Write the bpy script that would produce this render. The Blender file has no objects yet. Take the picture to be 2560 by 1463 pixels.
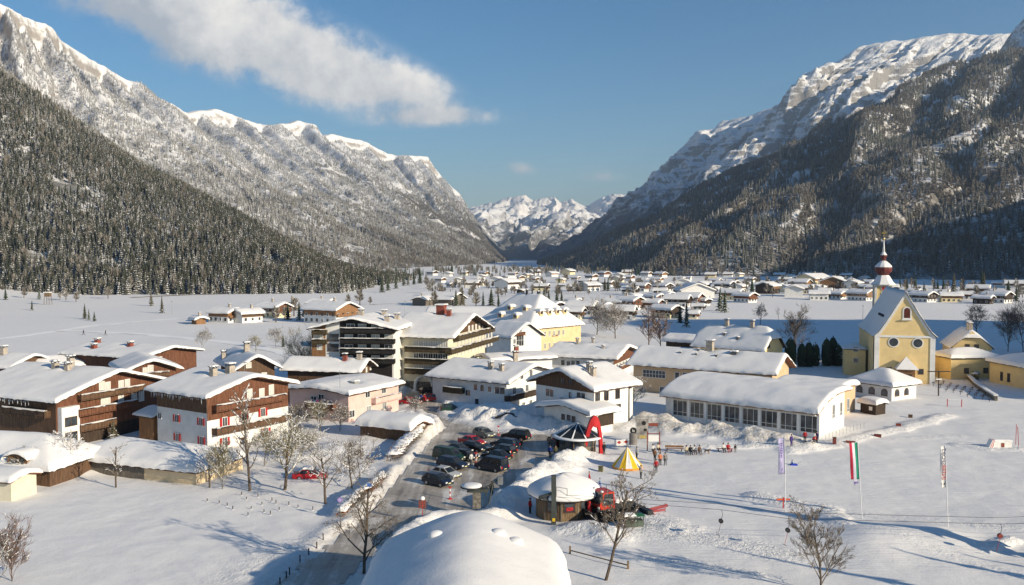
import bpy, math, random
import numpy as np
from mathutils import Vector, Matrix
R = math.radians
scene = bpy.context.scene
COL = scene.collection
random.seed(7)

# ------------------------------------------------------------------ camera, sky, sun, exposure
F, CH = 2190.0, 30.0                       # focal length in photo pixels (2560 wide), camera height in metres
PITCH = math.atan((731.5 - 640) / F)
cam_d = bpy.data.cameras.new('camera'); cam = bpy.data.objects.new('camera', cam_d); COL.objects.link(cam)
cam.location = (0, 0, CH); cam.rotation_euler = (R(90) - PITCH, 0, 0)
cam_d.sensor_width = 36; cam_d.lens = 36 * F / 2560; cam_d.clip_end = 60000; cam_d.clip_start = 0.5
scene.camera = cam
SUN_AZ = math.atan2(-0.56, 0.83)           # direction towards the sun in the ground plane
SUN_EL = R(19.6)
SUN_V = Vector((math.cos(SUN_EL) * math.cos(SUN_AZ), math.cos(SUN_EL) * math.sin(SUN_AZ), math.sin(SUN_EL)))
sl = bpy.data.lights.new('sun', 'SUN'); sl.energy = 5.0; sl.angle = R(0.6); sl.color = (1.0, 0.87, 0.665)
so = bpy.data.objects.new('sun', sl); COL.objects.link(so); so.location = (400, -300, 300)
so.rotation_euler = SUN_V.to_track_quat('Z', 'Y').to_euler()
world = bpy.data.worlds.new('World'); scene.world = world; world.use_nodes = True
vs = scene.view_settings; vs.view_transform = 'Standard'; vs.look = 'None'; vs.gamma = 1.0; vs.use_curve_mapping = False
vs.exposure = 0.48
cy = scene.cycles; cy.use_denoising = True; cy.max_bounces = 5; cy.diffuse_bounces = 3; cy.glossy_bounces = 2
cy.transmission_bounces = 2; cy.volume_bounces = 0; cy.transparent_max_bounces = 6

class NT:                                   # tiny node-tree writer
    def __init__(s, tree): s.t = tree; s.t.nodes.clear()
    def n(s, kind, **kw):
        nd = s.t.nodes.new(kind)
        for k, v in kw.items():
            if k.startswith('i_'):
                key = k[2:]; key = int(key) if key.isdigit() else key.replace('_', ' ')
                s.put(nd.inputs[key], v)
            else: setattr(nd, k, v)
        return nd
    def put(s, sock, v):
        if hasattr(v, 'is_output') or isinstance(v, bpy.types.NodeSocket): s.t.links.new(v, sock)
        elif v is not None: sock.default_value = v
    def m(s, op, a, b=None, c=None, clamp=False):
        nd = s.t.nodes.new('ShaderNodeMath'); nd.operation = op; nd.use_clamp = clamp
        for i, v in enumerate((a, b, c)):
            if v is not None: s.put(nd.inputs[i], v)
        return nd.outputs[0]
    def noise(s, vec, scale, detail=4, rough=.55, dist=0):
        nd = s.n('ShaderNodeTexNoise'); s.put(nd.inputs['Vector'], vec) if vec is not None else None
        nd.inputs['Scale'].default_value = scale; nd.inputs['Detail'].default_value = detail
        nd.inputs['Roughness'].default_value = rough; nd.inputs['Distortion'].default_value = dist
        return nd.outputs['Fac']
    def mix(s, fac, a, b):
        nd = s.t.nodes.new('ShaderNodeMix'); nd.data_type = 'RGBA'
        s.put(nd.inputs[0], fac); s.put(nd.inputs[6], a); s.put(nd.inputs[7], b); return nd.outputs[2]
    def ramp(s, fac, a, b):                 # smoothstep a..b -> 0..1
        nd = s.t.nodes.new('ShaderNodeMapRange'); nd.interpolation_type = 'SMOOTHSTEP'
        s.put(nd.inputs[0], fac); s.put(nd.inputs[1], a); s.put(nd.inputs[2], b); nd.inputs[3].default_value = 0; nd.inputs[4].default_value = 1
        return nd.outputs[0]
    def xyz(s, v):
        nd = s.t.nodes.new('ShaderNodeSeparateXYZ'); s.put(nd.inputs[0], v); return nd.outputs
    def comb(s, x, y, z):
        nd = s.t.nodes.new('ShaderNodeCombineXYZ')
        for i, v in enumerate((x, y, z)): s.put(nd.inputs[i], v)
        return nd.outputs[0]

def build_world():
    w = NT(world.node_tree)
    sky = w.n('ShaderNodeTexSky', sky_type='NISHITA', sun_disc=False, sun_elevation=SUN_EL,
              sun_rotation=math.atan2(SUN_V.x, SUN_V.y), altitude=900, air_density=1.25, dust_density=0.0, ozone_density=4.2)
    tc = w.n('ShaderNodeTexCoord'); d = w.xyz(tc.outputs['Generated'])
    yy = w.m('MAXIMUM', d[1], 0.08)
    u = w.m('DIVIDE', d[0], yy); v = w.m('DIVIDE', d[2], yy)
    uv = w.comb(u, v, 0)
    n1 = w.noise(uv, 13, 9, .64); n2 = w.noise(uv, 36, 6, .6); n3 = w.noise(uv, 4.5, 5, .5)
    # (centre x, centre y, radius x, radius y in photo pixels, tilt, weight)
    blobs = [(590, 85, 240, 98, -16, 1.0), (800, 160, 240, 86, -18, 1.15), (1005, 215, 125, 46, -12, .9), (850, 225, 120, 40, 0, .6), (1095, 294, 165, 26, 1, .95), (400, 30, 230, 60, -6, .5),
             (450, 110, 120, 60, -22, .62), (300, 15, 180, 42, -4, .42), (480, 15, 170, 50, 0, .5),
             (1304, 424, 46, 19, -10, .62), (1492, 441, 74, 19, -4, .68), (1108, 462, 20, 24, -50, .55), (690, 20, 50, 24, 30, .3)]
    fld = None
    for bx, by, rx, ry, tilt, wt in blobs:
        c, s_ = math.cos(R(tilt)), math.sin(R(tilt))
        du = w.m('SUBTRACT', u, (bx - 1280) / F); dv = w.m('SUBTRACT', v, (640 - by) / F)
        a = w.m('ADD', w.m('MULTIPLY', du, c * F / rx), w.m('MULTIPLY', dv, s_ * F / rx))
        b = w.m('ADD', w.m('MULTIPLY', du, -s_ * F / ry), w.m('MULTIPLY', dv, c * F / ry))
        q = w.m('ADD', w.m('MULTIPLY', a, a), w.m('MULTIPLY', b, b))
        e = w.m('MULTIPLY', w.m('EXPONENT', w.m('MULTIPLY', q, -1.1)), wt)
        fld = e if fld is None else w.m('ADD', fld, e)
    nz = w.m('ADD', w.m('MULTIPLY', w.m('SUBTRACT', n1, .5), 2.4), w.m('MULTIPLY', w.m('SUBTRACT', n2, .5), .65))
    dens = w.m('ADD', fld, w.m('MULTIPLY', nz, w.ramp(fld, .06, .5)))
    mask = w.m('MULTIPLY', w.ramp(dens, .10, 1.05), w.ramp(d[1], .1, .3))
    # a cloud is lit from the right and behind: brighter where it is thick on its right and upper flank
    ax = w.m('ADD', w.m('SUBTRACT', v, .235), w.m('MULTIPLY', w.m('ADD', u, .29), .34))
    shade = w.m('ADD', w.m('ADD', w.m('MULTIPLY', w.m('SUBTRACT', n3, .5), 1.6), w.m('MULTIPLY', ax, 7.0)), w.m('ADD', w.m('MULTIPLY', w.ramp(u, -.46, -.30), .50), w.m('MULTIPLY', w.m('SUBTRACT', n1, .5), 2.4)), clamp=True)
    ccol = w.mix(shade, (4.4, 4.7, 5.1, 1), (9.6, 9.1, 8.4, 1))
    hs = w.n('ShaderNodeHueSaturation'); hs.inputs['Saturation'].default_value = 1.2; hs.inputs['Value'].default_value = .95; w.put(hs.inputs['Color'], sky.outputs[0])
    col = w.mix(w.m('MULTIPLY', mask, .93), hs.outputs[0], ccol)
    bg = w.n('ShaderNodeBackground', i_Color=col, i_Strength=0.080)
    out = w.n('ShaderNodeOutputWorld'); w.t.links.new(bg.outputs[0], out.inputs[0])
build_world()

# ------------------------------------------------------------------ helpers
def ray(px, py):
    x = (px - 1280) / F; v = -(py - 731.5) / F
    return Vector((x, math.cos(PITCH) + v * math.sin(PITCH), -math.sin(PITCH) + v * math.cos(PITCH)))
def G(px, py, z=0.0):                       # the ground point (at height z) that a photo pixel looks at
    d = ray(px, py); t = (z - CH) / d.z
    return Vector((d.x * t, d.y * t, z))
def atD(px, py, D):                         # point at depth D
    d = ray(px, py); return Vector((0, 0, CH)) + d * (D / d.y)

_perm = np.random.RandomState(3).permutation(512)
def _grad(ix, iy):
    h = _perm[(_perm[ix & 511] + iy) & 511]
    a = h * (2 * math.pi / 512.0) * 7.0
    return np.cos(a), np.sin(a)
def perlin(x, y):
    x = np.asarray(x, float); y = np.asarray(y, float)
    xi = np.floor(x).astype(int); yi = np.floor(y).astype(int); xf = x - xi; yf = y - yi
    u = xf * xf * xf * (xf * (xf * 6 - 15) + 10); v = yf * yf * yf * (yf * (yf * 6 - 15) + 10)
    def dot(ox, oy):
        gx, gy = _grad(xi + ox, yi + oy); return gx * (xf - ox) + gy * (yf - oy)
    a = dot(0, 0) * (1 - u) + dot(1, 0) * u; b = dot(0, 1) * (1 - u) + dot(1, 1) * u
    return (a * (1 - v) + b * v) * 1.5
def fbm(x, y, o=4, lac=2.03, gain=.5):
    s = 0; a = 1; 
    for k in range(o):
        s = s + a * perlin(x + 17.3 * k, y - 9.1 * k); x = x * lac; y = y * lac; a *= gain
    return s
def ridged(x, y, o=4):
    s = 0; a = 1
    for k in range(o):
        s = s + a * (1 - 2 * np.abs(perlin(x + 31.7 * k, y + 11.9 * k))); x = x * 2.1; y = y * 2.1; a *= .5
    return s
def sstep(a, b, x): t = np.clip((x - a) / (b - a), 0, 1); return t * t * (3 - 2 * t)

def setp(o, label=None, cat=None, group=None, kind=None):
    if label: o['label'] = label
    if cat: o['category'] = cat
    if group: o['group'] = group
    if kind: o['kind'] = kind
    return o
def link(name, data, parent=None, loc=(0, 0, 0), rz=0.0):
    o = bpy.data.objects.new(name, data); COL.objects.link(o); o.location = loc
    if rz: o.rotation_euler = (0, 0, rz)
    if parent: o.parent = parent
    return o
def empty(name, loc=(0, 0, 0), rz=0.0): 
    o = link(name, None, None, loc, rz); o.empty_display_size = .3; return o
def mesh_np(name, V, Q, mat=None, smooth=True, attrs=None):
    me = bpy.data.meshes.new(name); V = np.asarray(V, np.float32); Q = np.asarray(Q, np.int32)
    k = Q.shape[1]
    me.vertices.add(len(V)); me.vertices.foreach_set('co', V.ravel())
    me.loops.add(Q.size); me.loops.foreach_set('vertex_index', Q.ravel())
    me.polygons.add(len(Q)); me.polygons.foreach_set('loop_start', np.arange(0, Q.size, k, dtype=np.int32))
    try: me.polygons.foreach_set('loop_total', np.full(len(Q), k, np.int32))
    except Exception: pass
    me.update(calc_edges=True)
    me.polygons.foreach_set('use_smooth', np.full(len(Q), smooth, bool))
    for an, av in (attrs or {}).items():
        at = me.attributes.new(an, 'FLOAT', 'POINT'); at.data.foreach_set('value', np.asarray(av, np.float32).ravel())
    if mat: me.materials.append(mat)
    me.validate(); return me
def gridq(nu, nv):
    i = np.arange(nu - 1)[:, None] * nv + np.arange(nv - 1)[None, :]
    i = i.ravel(); return np.stack([i, i + nv, i + nv + 1, i + 1], 1)

class MB:                                   # collects faces of one part
    def __init__(s): s.v = []; s.f = []
    def add(s, vs, fs):
        b = len(s.v); s.v += [tuple(p) for p in vs]; s.f += [tuple(b + i for i in f) for f in fs]; return s
    def box(s, x0, x1, y0, y1, z0, z1):
        return s.add([(x0,y0,z0),(x1,y0,z0),(x1,y1,z0),(x0,y1,z0),(x0,y0,z1),(x1,y0,z1),(x1,y1,z1),(x0,y1,z1)],
                     [(3,2,1,0),(4,5,6,7),(0,1,5,4),(1,2,6,5),(2,3,7,6),(3,0,4,7)])
    def cbox(s, c, d, rz=0.0, rx=0.0, ry=0.0):   # centred box with rotation
        M = Matrix.Translation(c) @ Matrix.Rotation(rz, 4, 'Z') @ Matrix.Rotation(ry, 4, 'Y') @ Matrix.Rotation(rx, 4, 'X')
        h = [k / 2 for k in d]
        p = [M @ Vector((sx*h[0], sy*h[1], sz*h[2])) for sz in (-1,1) for sx, sy in ((-1,-1),(1,-1),(1,1),(-1,1))]
        return s.add(p, [(3,2,1,0),(4,5,6,7),(0,1,5,4),(1,2,6,5),(2,3,7,6),(3,0,4,7)])
    def prism(s, poly, off):                # polygon extruded by a vector
        n = len(poly); off = Vector(off); a = [Vector(p) for p in poly]; b = [p + off for p in a]
        return s.add(a + b, [tuple(range(n))[::-1], tuple(range(n, 2*n))] + [(i, (i+1) % n, n + (i+1) % n, n + i) for i in range(n)])
    def tube(s, path, rad, n=6, cap=True):
        P = [Vector(p) for p in path]; rad = rad if hasattr(rad, '__len__') else [rad] * len(P); vs = []
        up = None
        for i, p in enumerate(P):
            t = (P[min(i+1, len(P)-1)] - P[max(i-1, 0)]).normalized()
            if up is None: up = Vector((0, 0, 1)) if abs(t.z) < .9 else Vector((1, 0, 0))
            a = t.cross(up).normalized(); b = a.cross(t).normalized(); up = b
            vs += [p + (a * math.cos(2*math.pi*k/n) + b * math.sin(2*math.pi*k/n)) * rad[i] for k in range(n)]
        fs = [(i*n+k, i*n+(k+1) % n, (i+1)*n+(k+1) % n, (i+1)*n+k) for i in range(len(P)-1) for k in range(n)]
        if cap: fs += [tuple(range(n))[::-1], tuple(range((len(P)-1)*n, len(P)*n))]
        return s.add(vs, fs)
    def lathe(s, prof, n=12, c=(0, 0, 0), ph=0.0):
        vs = [(c[0] + r*math.cos(2*math.pi*k/n+ph), c[1] + r*math.sin(2*math.pi*k/n+ph), c[2] + z) for r, z in prof for k in range(n)]
        m = len(prof)
        fs = [(i*n+k, i*n+(k+1) % n, (i+1)*n+(k+1) % n, (i+1)*n+k) for i in range(m-1) for k in range(n)]
        fs += [tuple(range(n))[::-1], tuple(range((m-1)*n, m*n))]
        return s.add(vs, fs)
    def mesh(s, name, mat=None, smooth=False):
        me = bpy.data.meshes.new(name); me.from_pydata(s.v, [], s.f); me.update()
        if smooth: me.polygons.foreach_set('use_smooth', [True] * len(me.polygons))
        for m in (mat if isinstance(mat, (list, tuple)) else [mat]):
            if m: me.materials.append(m)
        return me
    def build(s, name, mat, parent=None, smooth=False, loc=(0, 0, 0), rz=0.0):
        return link(name, s.mesh(name, mat, smooth), parent, loc, rz)

# ------------------------------------------------------------------ materials
MATS = {}
def mat(name, col, rough=.8, var=.12, scale=1.5, bump=0.0, metal=0.0, col2=None, spec=.3, streak=None, dirt=None):
    if name in MATS: return MATS[name]
    m = bpy.data.materials.new(name); m.use_nodes = True; w = NT(m.node_tree)
    tc = w.n('ShaderNodeTexCoord'); vec = tc.outputs['Object']
    if streak:
        mp = w.n('ShaderNodeMapping'); w.put(mp.inputs[0], vec); mp.inputs['Scale'].default_value = streak; vec = mp.outputs[0]
    n = w.noise(vec, scale, 5, .6)
    c = (*col, 1); c2 = (*(col2 or [max(0, k * (1 - 2.2*var)) for k in col]), 1)
    cc = w.mix(w.ramp(n, .3, .72), c2, tuple(min(1, k*(1+.5*var)) for k in col) + (1,))
    if dirt:
        n2 = w.noise(tc.outputs['Object'], .6, 5, .65); cc = w.mix(w.m('MULTIPLY', w.ramp(n2, .48, .75), .55), cc, (*dirt, 1))
    b = w.n('ShaderNodeBsdfPrincipled', i_Base_Color=cc, i_Roughness=rough, i_Metallic=metal)
    b.inputs['Specular IOR Level'].default_value = spec
    if bump:
        bp = w.n('ShaderNodeBump', i_Strength=1.0, i_Distance=bump, i_Height=n); w.t.links.new(bp.outputs[0], b.inputs['Normal'])
    o = w.n('ShaderNodeOutputMaterial'); w.t.links.new(b.outputs[0], o.inputs[0]); MATS[name] = m; return m

def snow_mat(name='snow', fine=.02, lump=.0, dirt_attr=False, col=(.83, .81, .785)):
    if name in MATS: return MATS[name]
    m = bpy.data.materials.new(name); m.use_nodes = True; w = NT(m.node_tree)
    tc = w.n('ShaderNodeTexCoord'); g = w.n('ShaderNodeNewGeometry'); P = g.outputs['Position']
    a = w.noise(P, 5.5, 4, .6); b2 = w.noise(P, .35, 4, .55)
    cc = w.mix(w.ramp(b2, .3, .7), tuple(k*.955 for k in col) + (1,), (*col, 1))
    h = w.m('ADD', w.m('MULTIPLY', a, fine), w.m('MULTIPLY', b2, fine * 4))
    if dirt_attr:
        at = w.n('ShaderNodeAttribute', attribute_name='dirt'); ch = w.n('ShaderNodeAttribute', attribute_name='churn')
        dn = w.noise(P, 1.3, 5, .7)
        df = w.m('MULTIPLY', at.outputs['Fac'], w.ramp(dn, .30, .66), clamp=True)
        cc = w.mix(df, cc, (.50, .44, .355, 1))
        gr = w.n('ShaderNodeAttribute', attribute_name='groom'); mp = w.n('ShaderNodeMapping'); w.put(mp.inputs[0], P); mp.inputs['Rotation'].default_value = (0, 0, R(24)); mp.inputs['Scale'].default_value = (.22, 2.6, 1)
        h = w.m('ADD', h, w.m('MULTIPLY', w.m('MULTIPLY', w.noise(mp.outputs[0], 1.0, 5, .7), gr.outputs['Fac']), .10))
        lumps = w.noise(P, 1.7, 4, .65, .6)
        h = w.m('ADD', h, w.m('MULTIPLY', w.m('MULTIPLY', lumps, ch.outputs['Fac']), .34))
    s = w.n('ShaderNodeBsdfPrincipled', i_Base_Color=cc, i_Roughness=.75)
    s.inputs['Specular IOR Level'].default_value = .15
    bp = w.n('ShaderNodeBump', i_Strength=1.0, i_Distance=1.0, i_Height=h); w.t.links.new(bp.outputs[0], s.inputs['Normal'])
    o = w.n('ShaderNodeOutputMaterial'); w.t.links.new(s.outputs[0], o.inputs[0]); MATS[name] = m; return m

def mountain_mat(name, rock, rock2, slope=(.45, .75), forest=None, strat=0.0, snow=(.80, .79, .78), big=1.0, bk=1.0):
    # snow lies where the slope is gentle, bare rock shows where it is steep; broken up by noise; forest: dark ground cover patches
    m = bpy.data.materials.new(name); m.use_nodes = True; w = NT(m.node_tree)
    g = w.n('ShaderNodeNewGeometry'); P = g.outputs['Position']; N = w.xyz(g.outputs['Normal'])
    n = w.noise(P, .012 * big, 8, .66); n2 = w.noise(P, .05 * big, 6, .65)
    k = w.m('ADD', N[2], w.m('ADD', w.m('MULTIPLY', w.m('SUBTRACT', n, .5), .75), w.m('MULTIPLY', w.m('SUBTRACT', n2, .5), .45)))
    if strat:
        p = w.xyz(P); st = w.noise(w.comb(w.m('MULTIPLY', p[0], .003), w.m('MULTIPLY', p[1], .003), w.m('MULTIPLY', p[2], .045)), 1.0, 6, .7)
        k = w.m('ADD', k, w.m('MULTIPLY', w.m('SUBTRACT', st, .5), strat))
    rk = w.mix(n2, (*rock, 1), (*rock2, 1))
    cc = w.mix(w.ramp(k, *slope), rk, (*snow, 1))
    if forest:
        f = w.noise(P, forest[1], 7, .7); f2 = w.noise(P, forest[1] * 6, 4, .7)
        ff = w.m('ADD', f, w.m('MULTIPLY', w.m('SUBTRACT', f2, .5), .5))
        z = w.xyz(P)[2]
        lim = w.m('MULTIPLY', w.m('SUBTRACT', z, forest[3]), forest[4])   # thinner cover with altitude
        fc = (*forest[0], 1)
        if len(forest) > 5: fc = w.mix(w.ramp(z, forest[6], forest[7]), (*forest[5], 1), fc)
        cc = w.mix(w.m('MULTIPLY', w.ramp(w.m('SUBTRACT', ff, lim), .36, .58), forest[2]), cc, fc)
    s = w.n('ShaderNodeBsdfPrincipled', i_Base_Color=cc, i_Roughness=.9); s.inputs['Specular IOR Level'].default_value = .1
    h = w.m('ADD', w.m('MULTIPLY', n, 30.0 * bk / big), w.m('MULTIPLY', n2, 9.0 * bk / big))
    bp = w.n('ShaderNodeBump', i_Strength=1.0, i_Distance=1.0, i_Height=h); w.t.links.new(bp.outputs[0], s.inputs['Normal'])
    o = w.n('ShaderNodeOutputMaterial'); w.t.links.new(s.outputs[0], o.inputs[0]); MATS[name] = m; return m

SNOW = snow_mat()

# ------------------------------------------------------------------ valley floor
_p2 = {}
def P2(pts):
    k = tuple(pts)
    if k not in _p2: _p2[k] = np.array([[*G(*p)[:2]] for p in pts])
    return _p2[k]
road_px = [(560,1560),(690,1463),(765,1405),(838,1346),(895,1312),(965,1238),(1022,1165),(1082,1098),(1117,1070),(1098,1050),(1075,1036),(1048,1018),(1012,1004),
           (1000,988),(1040,978),(1120,986),(1150,1000),(1104,1012),(1086,1032),(1127,1056),(1173,1066),(1245,1082),(1360,1088),(1412,1098),(1428,1120),(1420,1148),
           (1376,1160),(1310,1193),(1250,1232),(1196,1280),(1130,1290),(1062,1284),(1010,1318),(950,1362),(880,1432),(800,1560)]
road_poly = P2(road_px)
def seg_dist(x, y, pl, closed=False):
    d = np.full(x.shape, 1e9); n = len(pl)
    for i in range(n if closed else n - 1):
        a = pl[i]; b = pl[(i + 1) % n]; ab = b - a; L = ab @ ab + 1e-9
        t = np.clip(((x - a[0]) * ab[0] + (y - a[1]) * ab[1]) / L, 0, 1)
        d = np.minimum(d, np.hypot(x - a[0] - t * ab[0], y - a[1] - t * ab[1]))
    return d
def inside(x, y, pl):
    r = np.zeros(x.shape, bool); n = len(pl)
    for i in range(n):
        a = pl[i]; b = pl[(i + 1) % n]
        c = ((a[1] > y) != (b[1] > y)) & (x < (b[0] - a[0]) * (y - a[1]) / (b[1] - a[1] + 1e-12) + a[0]); r ^= c
    return r
def road_sd(x, y):
    d = seg_dist(x, y, road_poly, True); return np.where(inside(x, y, road_poly), -d, d)
# heaps of ploughed snow: line in photo pixels, height, half width, churned, dirty
MOUNDS = [([(1180,1044),(1240,1053),(1310,1062),(1380,1070),(1455,1086)], 1.9, 2.6, 1, .12), ([(1118,1024),(1180,1030),(1260,1033),(1335,1030)], 1.6, 2.4, .8, .05),
          ([(1452,1146),(1400,1170),(1350,1203),(1300,1240),(1262,1272)], 1.6, 2.3, .9, .05), ([(1250,1292),(1170,1303),(1090,1302),(1040,1322),(985,1364)], 1.0, 1.6, .4, .15),
          ([(1640,1062),(1700,1078),(1770,1080),(1840,1092),(1900,1104),(1965,1112)], 1.5, 3.6, 1, .8), ([(1690,1040),(1740,1046),(1800,1052),(1850,1062)], 1.0, 1.8, .9, .3),
          ([(1560,1070),(1600,1062),(1650,1052)], .6, 2.6, 1, .15),
          ([(1108,1090),(1066,1124),(1016,1184),(962,1246),(884,1314)], .45, 2.8, .2, .35), ([(1022,984),(1050,986)], 2.4, 3.0, .3, 0), ([(1000,1046),(1060,1052),(1104,1082)], 1.5, 3.0, .6, .1),
          ([(960,1090),(1010,1085),(1060,1090)], .8, 3.0, .3, 0), ([(1440,1326),(1490,1332),(1540,1345)], .7, 1.8, .9, 0), ([(1600,1290),(1650,1310),(1700,1325)], .5, 2.0, .9, 0),
          ([(2090,1108),(2190,1086),(2280,1064),(2360,1040)], .45, 1.6, .8, .1), ([(1980,1130),(2080,1118)], .4, 1.2, .8, .1), ([(1520,1150),(1560,1140)], .3, 1.5, .4, 0),
          ([(2400,1112),(2470,1120),(2560,1124)], .3, 1.2, .8, 0), ([(2470,1372),(2530,1352)], .6, .8, .9, 0),
          ([(2000,1120),(1800,1120),(1660,1112)], .35, 1.0, .9, .1), ([(1890,1240),(1990,1262),(2080,1275),(2100,1310)], .35, 1.3, 1, 0),
          ([(0,1228),(60,1200),(200,1180)], .5, 3, .1, 0), ([(660,1140),(760,1150),(860,1120)], .6, 3, .3, 0)]
STRIPS = [([(1560,1325),(1690,1338),(1800,1352),(1960,1385)], 2.6, 1.0), ([(1620,1300),(1700,1330)], 1.6, .9), ([(2140,1285),(2300,1300),(2560,1320)], 1.6, .55), ([(1610,1395),(1760,1415),(1900,1440)], .6, .9),
          ([(560,1450),(660,1400),(800,1335)], 2.2, .5), ([(1400,1330),(1560,1360)], 1.4, .5), ([(2200,1100),(2400,1090)], 1.2, .4), ([(2150,1330),(2560,1440)], 1.2, .35)]
def ground_fields(x, y):
    sd = road_sd(x, y); near = (y < 260) & (np.abs(x) < 160)
    off = sstep(0.0, 5.0, sd)
    h = off * (.22 * fbm(x / 31, y / 31, 3) + .05 * fbm(x / 5.3, y / 5.3, 2)) + .02 * fbm(x / 2.1, y / 2.1, 2)
    h = h + off * 1.3 * sstep(200, 700, y) * fbm(x / 160 + 3, y / 160, 2)
    h = h + 9.0 * sstep(-300, -430, x) * sstep(500, 700, y)          # meadow rises to the left-hand wood
    bank = np.exp(-((sd - 1.6) / 1.3) ** 2) * np.clip(.22 + .45 * fbm(x / 7, y / 7, 3), 0, 1) * (sd > -.5)
    h = h + bank * near
    churn = np.zeros(x.shape); dirt = .55 * np.exp(-(np.maximum(sd, 0) / 1.5) ** 2) + .12 * np.exp(-(np.maximum(sd, 0) / 5) ** 2)
    churn = np.maximum(churn, .5 * np.exp(-((sd - 1.2) / 1.5) ** 2))
    for px, hh, w, ch, di in MOUNDS:
        d = seg_dist(x, y, P2(px)); g = np.exp(-(d / w) ** 2 * 1.1)
        d = d + w * .55 * fbm(x / 4.3 + 2 * hh, y / 4.3, 2); g = np.exp(-(np.maximum(d, 0) / w) ** 2 * 1.1)
        lum = 1 + ch * (.40 * fbm(x / 5 + hh, y / 5, 3) + .22 * fbm(x / 1.4, y / 1.4 + hh, 2)) + .2 * fbm(x / 7, y / 7 + hh, 2)
        keep = sstep(-.3, 1.2, sd)
        h = h + hh * g * np.clip(lum, .1, 2) * keep; churn = np.maximum(churn, ch * sstep(.08, .35, g)); dirt = np.maximum(dirt, di * sstep(.05, .5, g))
    for px, w, ch in STRIPS:
        d = seg_dist(x, y, P2(px)); g = np.exp(-(d / w) ** 2); churn = np.maximum(churn, ch * g); h = h + .10 * g * fbm(x / .9, y / .9, 2) * keep
    # wind furrows and old tracks beside the road, bottom left
    fu = np.exp(-(seg_dist(x, y, P2([(470,1463),(640,1400),(800,1330)])) / 6) ** 2)
    h = h + fu * .16 * perlin((x * .8 + y * .6) / 1.5, (x * .6 - y * .8) / 7.0) * off
    # mounds on the right of the piste
    h = h + 1.1 * np.exp(-(seg_dist(x, y, P2([(2180,1350),(2330,1345)])) / 4.5) ** 2)
    return h, churn, dirt, sd
def build_ground():
    def axis(lo, hi, step, far_lo, far_hi, gr):
        mid = list(np.arange(lo, hi + step, step)); a = []; s = step; p = lo
        while p > far_lo: s *= gr; p -= s; a.append(p)
        b = []; s = step; p = mid[-1]
        while p < far_hi: s *= gr; p += s; b.append(p)
        return np.array(a[::-1] + mid + b)
    xs = axis(-70, 78, .5, -14000, 14000, 1.09); ys = axis(60, 176, .5, -1500, 16000, 1.06)
    X, Y = np.meshgrid(xs, ys, indexing='ij'); h, ch, di, sd = ground_fields(X, Y)
    h = np.where(sd < .6, h * .0 - .03, h)
    V = np.stack([X, Y, h], -1).reshape(-1, 3)
    me = mesh_np('ground', V, gridq(len(xs), len(ys)), snow_mat('snow_ground', .028, dirt_attr=True), True, {'churn': ch, 'dirt': di, 'groom': sstep(6, 14, X - (Y - 100) * .1) * sstep(78, 84, Y) * (1 - sstep(150, 190, Y))})
    globals()['_GR'] = (xs, ys, V[:, 2].reshape(len(xs), len(ys)))
    setp(link('snow_ground', me), 'snow covered valley floor with fields and ski meadow', None, None, 'structure')
build_ground()
def gz(x, y):                               # ground height at one point
    xs, ys, h = _GR; i = min(max(int(np.searchsorted(xs, x)) - 1, 0), len(xs) - 2); j = min(max(int(np.searchsorted(ys, y)) - 1, 0), len(ys) - 2)
    u = (x - xs[i]) / (xs[i+1] - xs[i]); v = (y - ys[j]) / (ys[j+1] - ys[j])
    return float(h[i, j]*(1-u)*(1-v) + h[i+1, j]*u*(1-v) + h[i, j+1]*(1-u)*v + h[i+1, j+1]*u*v)

def road_material():
    m = bpy.data.materials.new('packed_snow_road'); m.use_nodes = True; w = NT(m.node_tree)
    P = w.n('ShaderNodeNewGeometry').outputs['Position']
    mp = w.n('ShaderNodeMapping'); w.put(mp.inputs[0], P); mp.inputs['Rotation'].default_value = (0, 0, R(6)); mp.inputs['Scale'].default_value = (.9, .06, 1)
    tr = w.noise(mp.outputs[0], 1.1, 5, .65); b = w.noise(P, .17, 5, .65); f = w.noise(P, 2.2, 5, .7)
    k = w.m('ADD', w.m('MULTIPLY', tr, .55), w.m('ADD', w.m('MULTIPLY', b, .6), w.m('MULTIPLY', f, .2)))
    c1 = w.mix(w.ramp(k, .50, .66), (.165, .145, .12, 1), (.37, .33, .28, 1))
    c2 = w.mix(w.ramp(k, .66, .84), c1, (.70, .67, .62, 1))
    s = w.n('ShaderNodeBsdfPrincipled', i_Base_Color=c2, i_Roughness=w.m('ADD', w.m('MULTIPLY', b, .5), .22)); s.inputs['Specular IOR Level'].default_value = .3
    bp = w.n('ShaderNodeBump', i_Strength=1, i_Distance=.06, i_Height=w.m('ADD', tr, f)); w.t.links.new(bp.outputs[0], s.inputs['Normal'])
    o = w.n('ShaderNodeOutputMaterial'); w.t.links.new(s.outputs[0], o.inputs[0]); return m
def build_road():
    x0, y0 = road_poly.min(0) - 2; x1, y1 = road_poly.max(0) + 2
    xs = np.arange(x0, x1, .45); ys = np.arange(y0, y1, .45); X, Y = np.meshgrid(xs, ys, indexing='ij')
    sd = road_sd(X, Y) + .55 * fbm(X / 2.3, Y / 2.3, 3)
    Z = .03 + .02 * fbm(X / 3, Y / 3, 2); Q = gridq(len(xs), len(ys)); ok = (sd.ravel()[Q] < .25).all(1); Q = Q[ok]
    used = np.unique(Q); re = np.zeros(X.size, int); re[used] = np.arange(len(used))
    V = np.stack([X, Y, Z], -1).reshape(-1, 3)[used]
    setp(link('road', mesh_np('road', V, re[Q], road_material())), 'worn snow and slush road widening into a car park', None, None, 'structure')
build_road()

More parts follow.
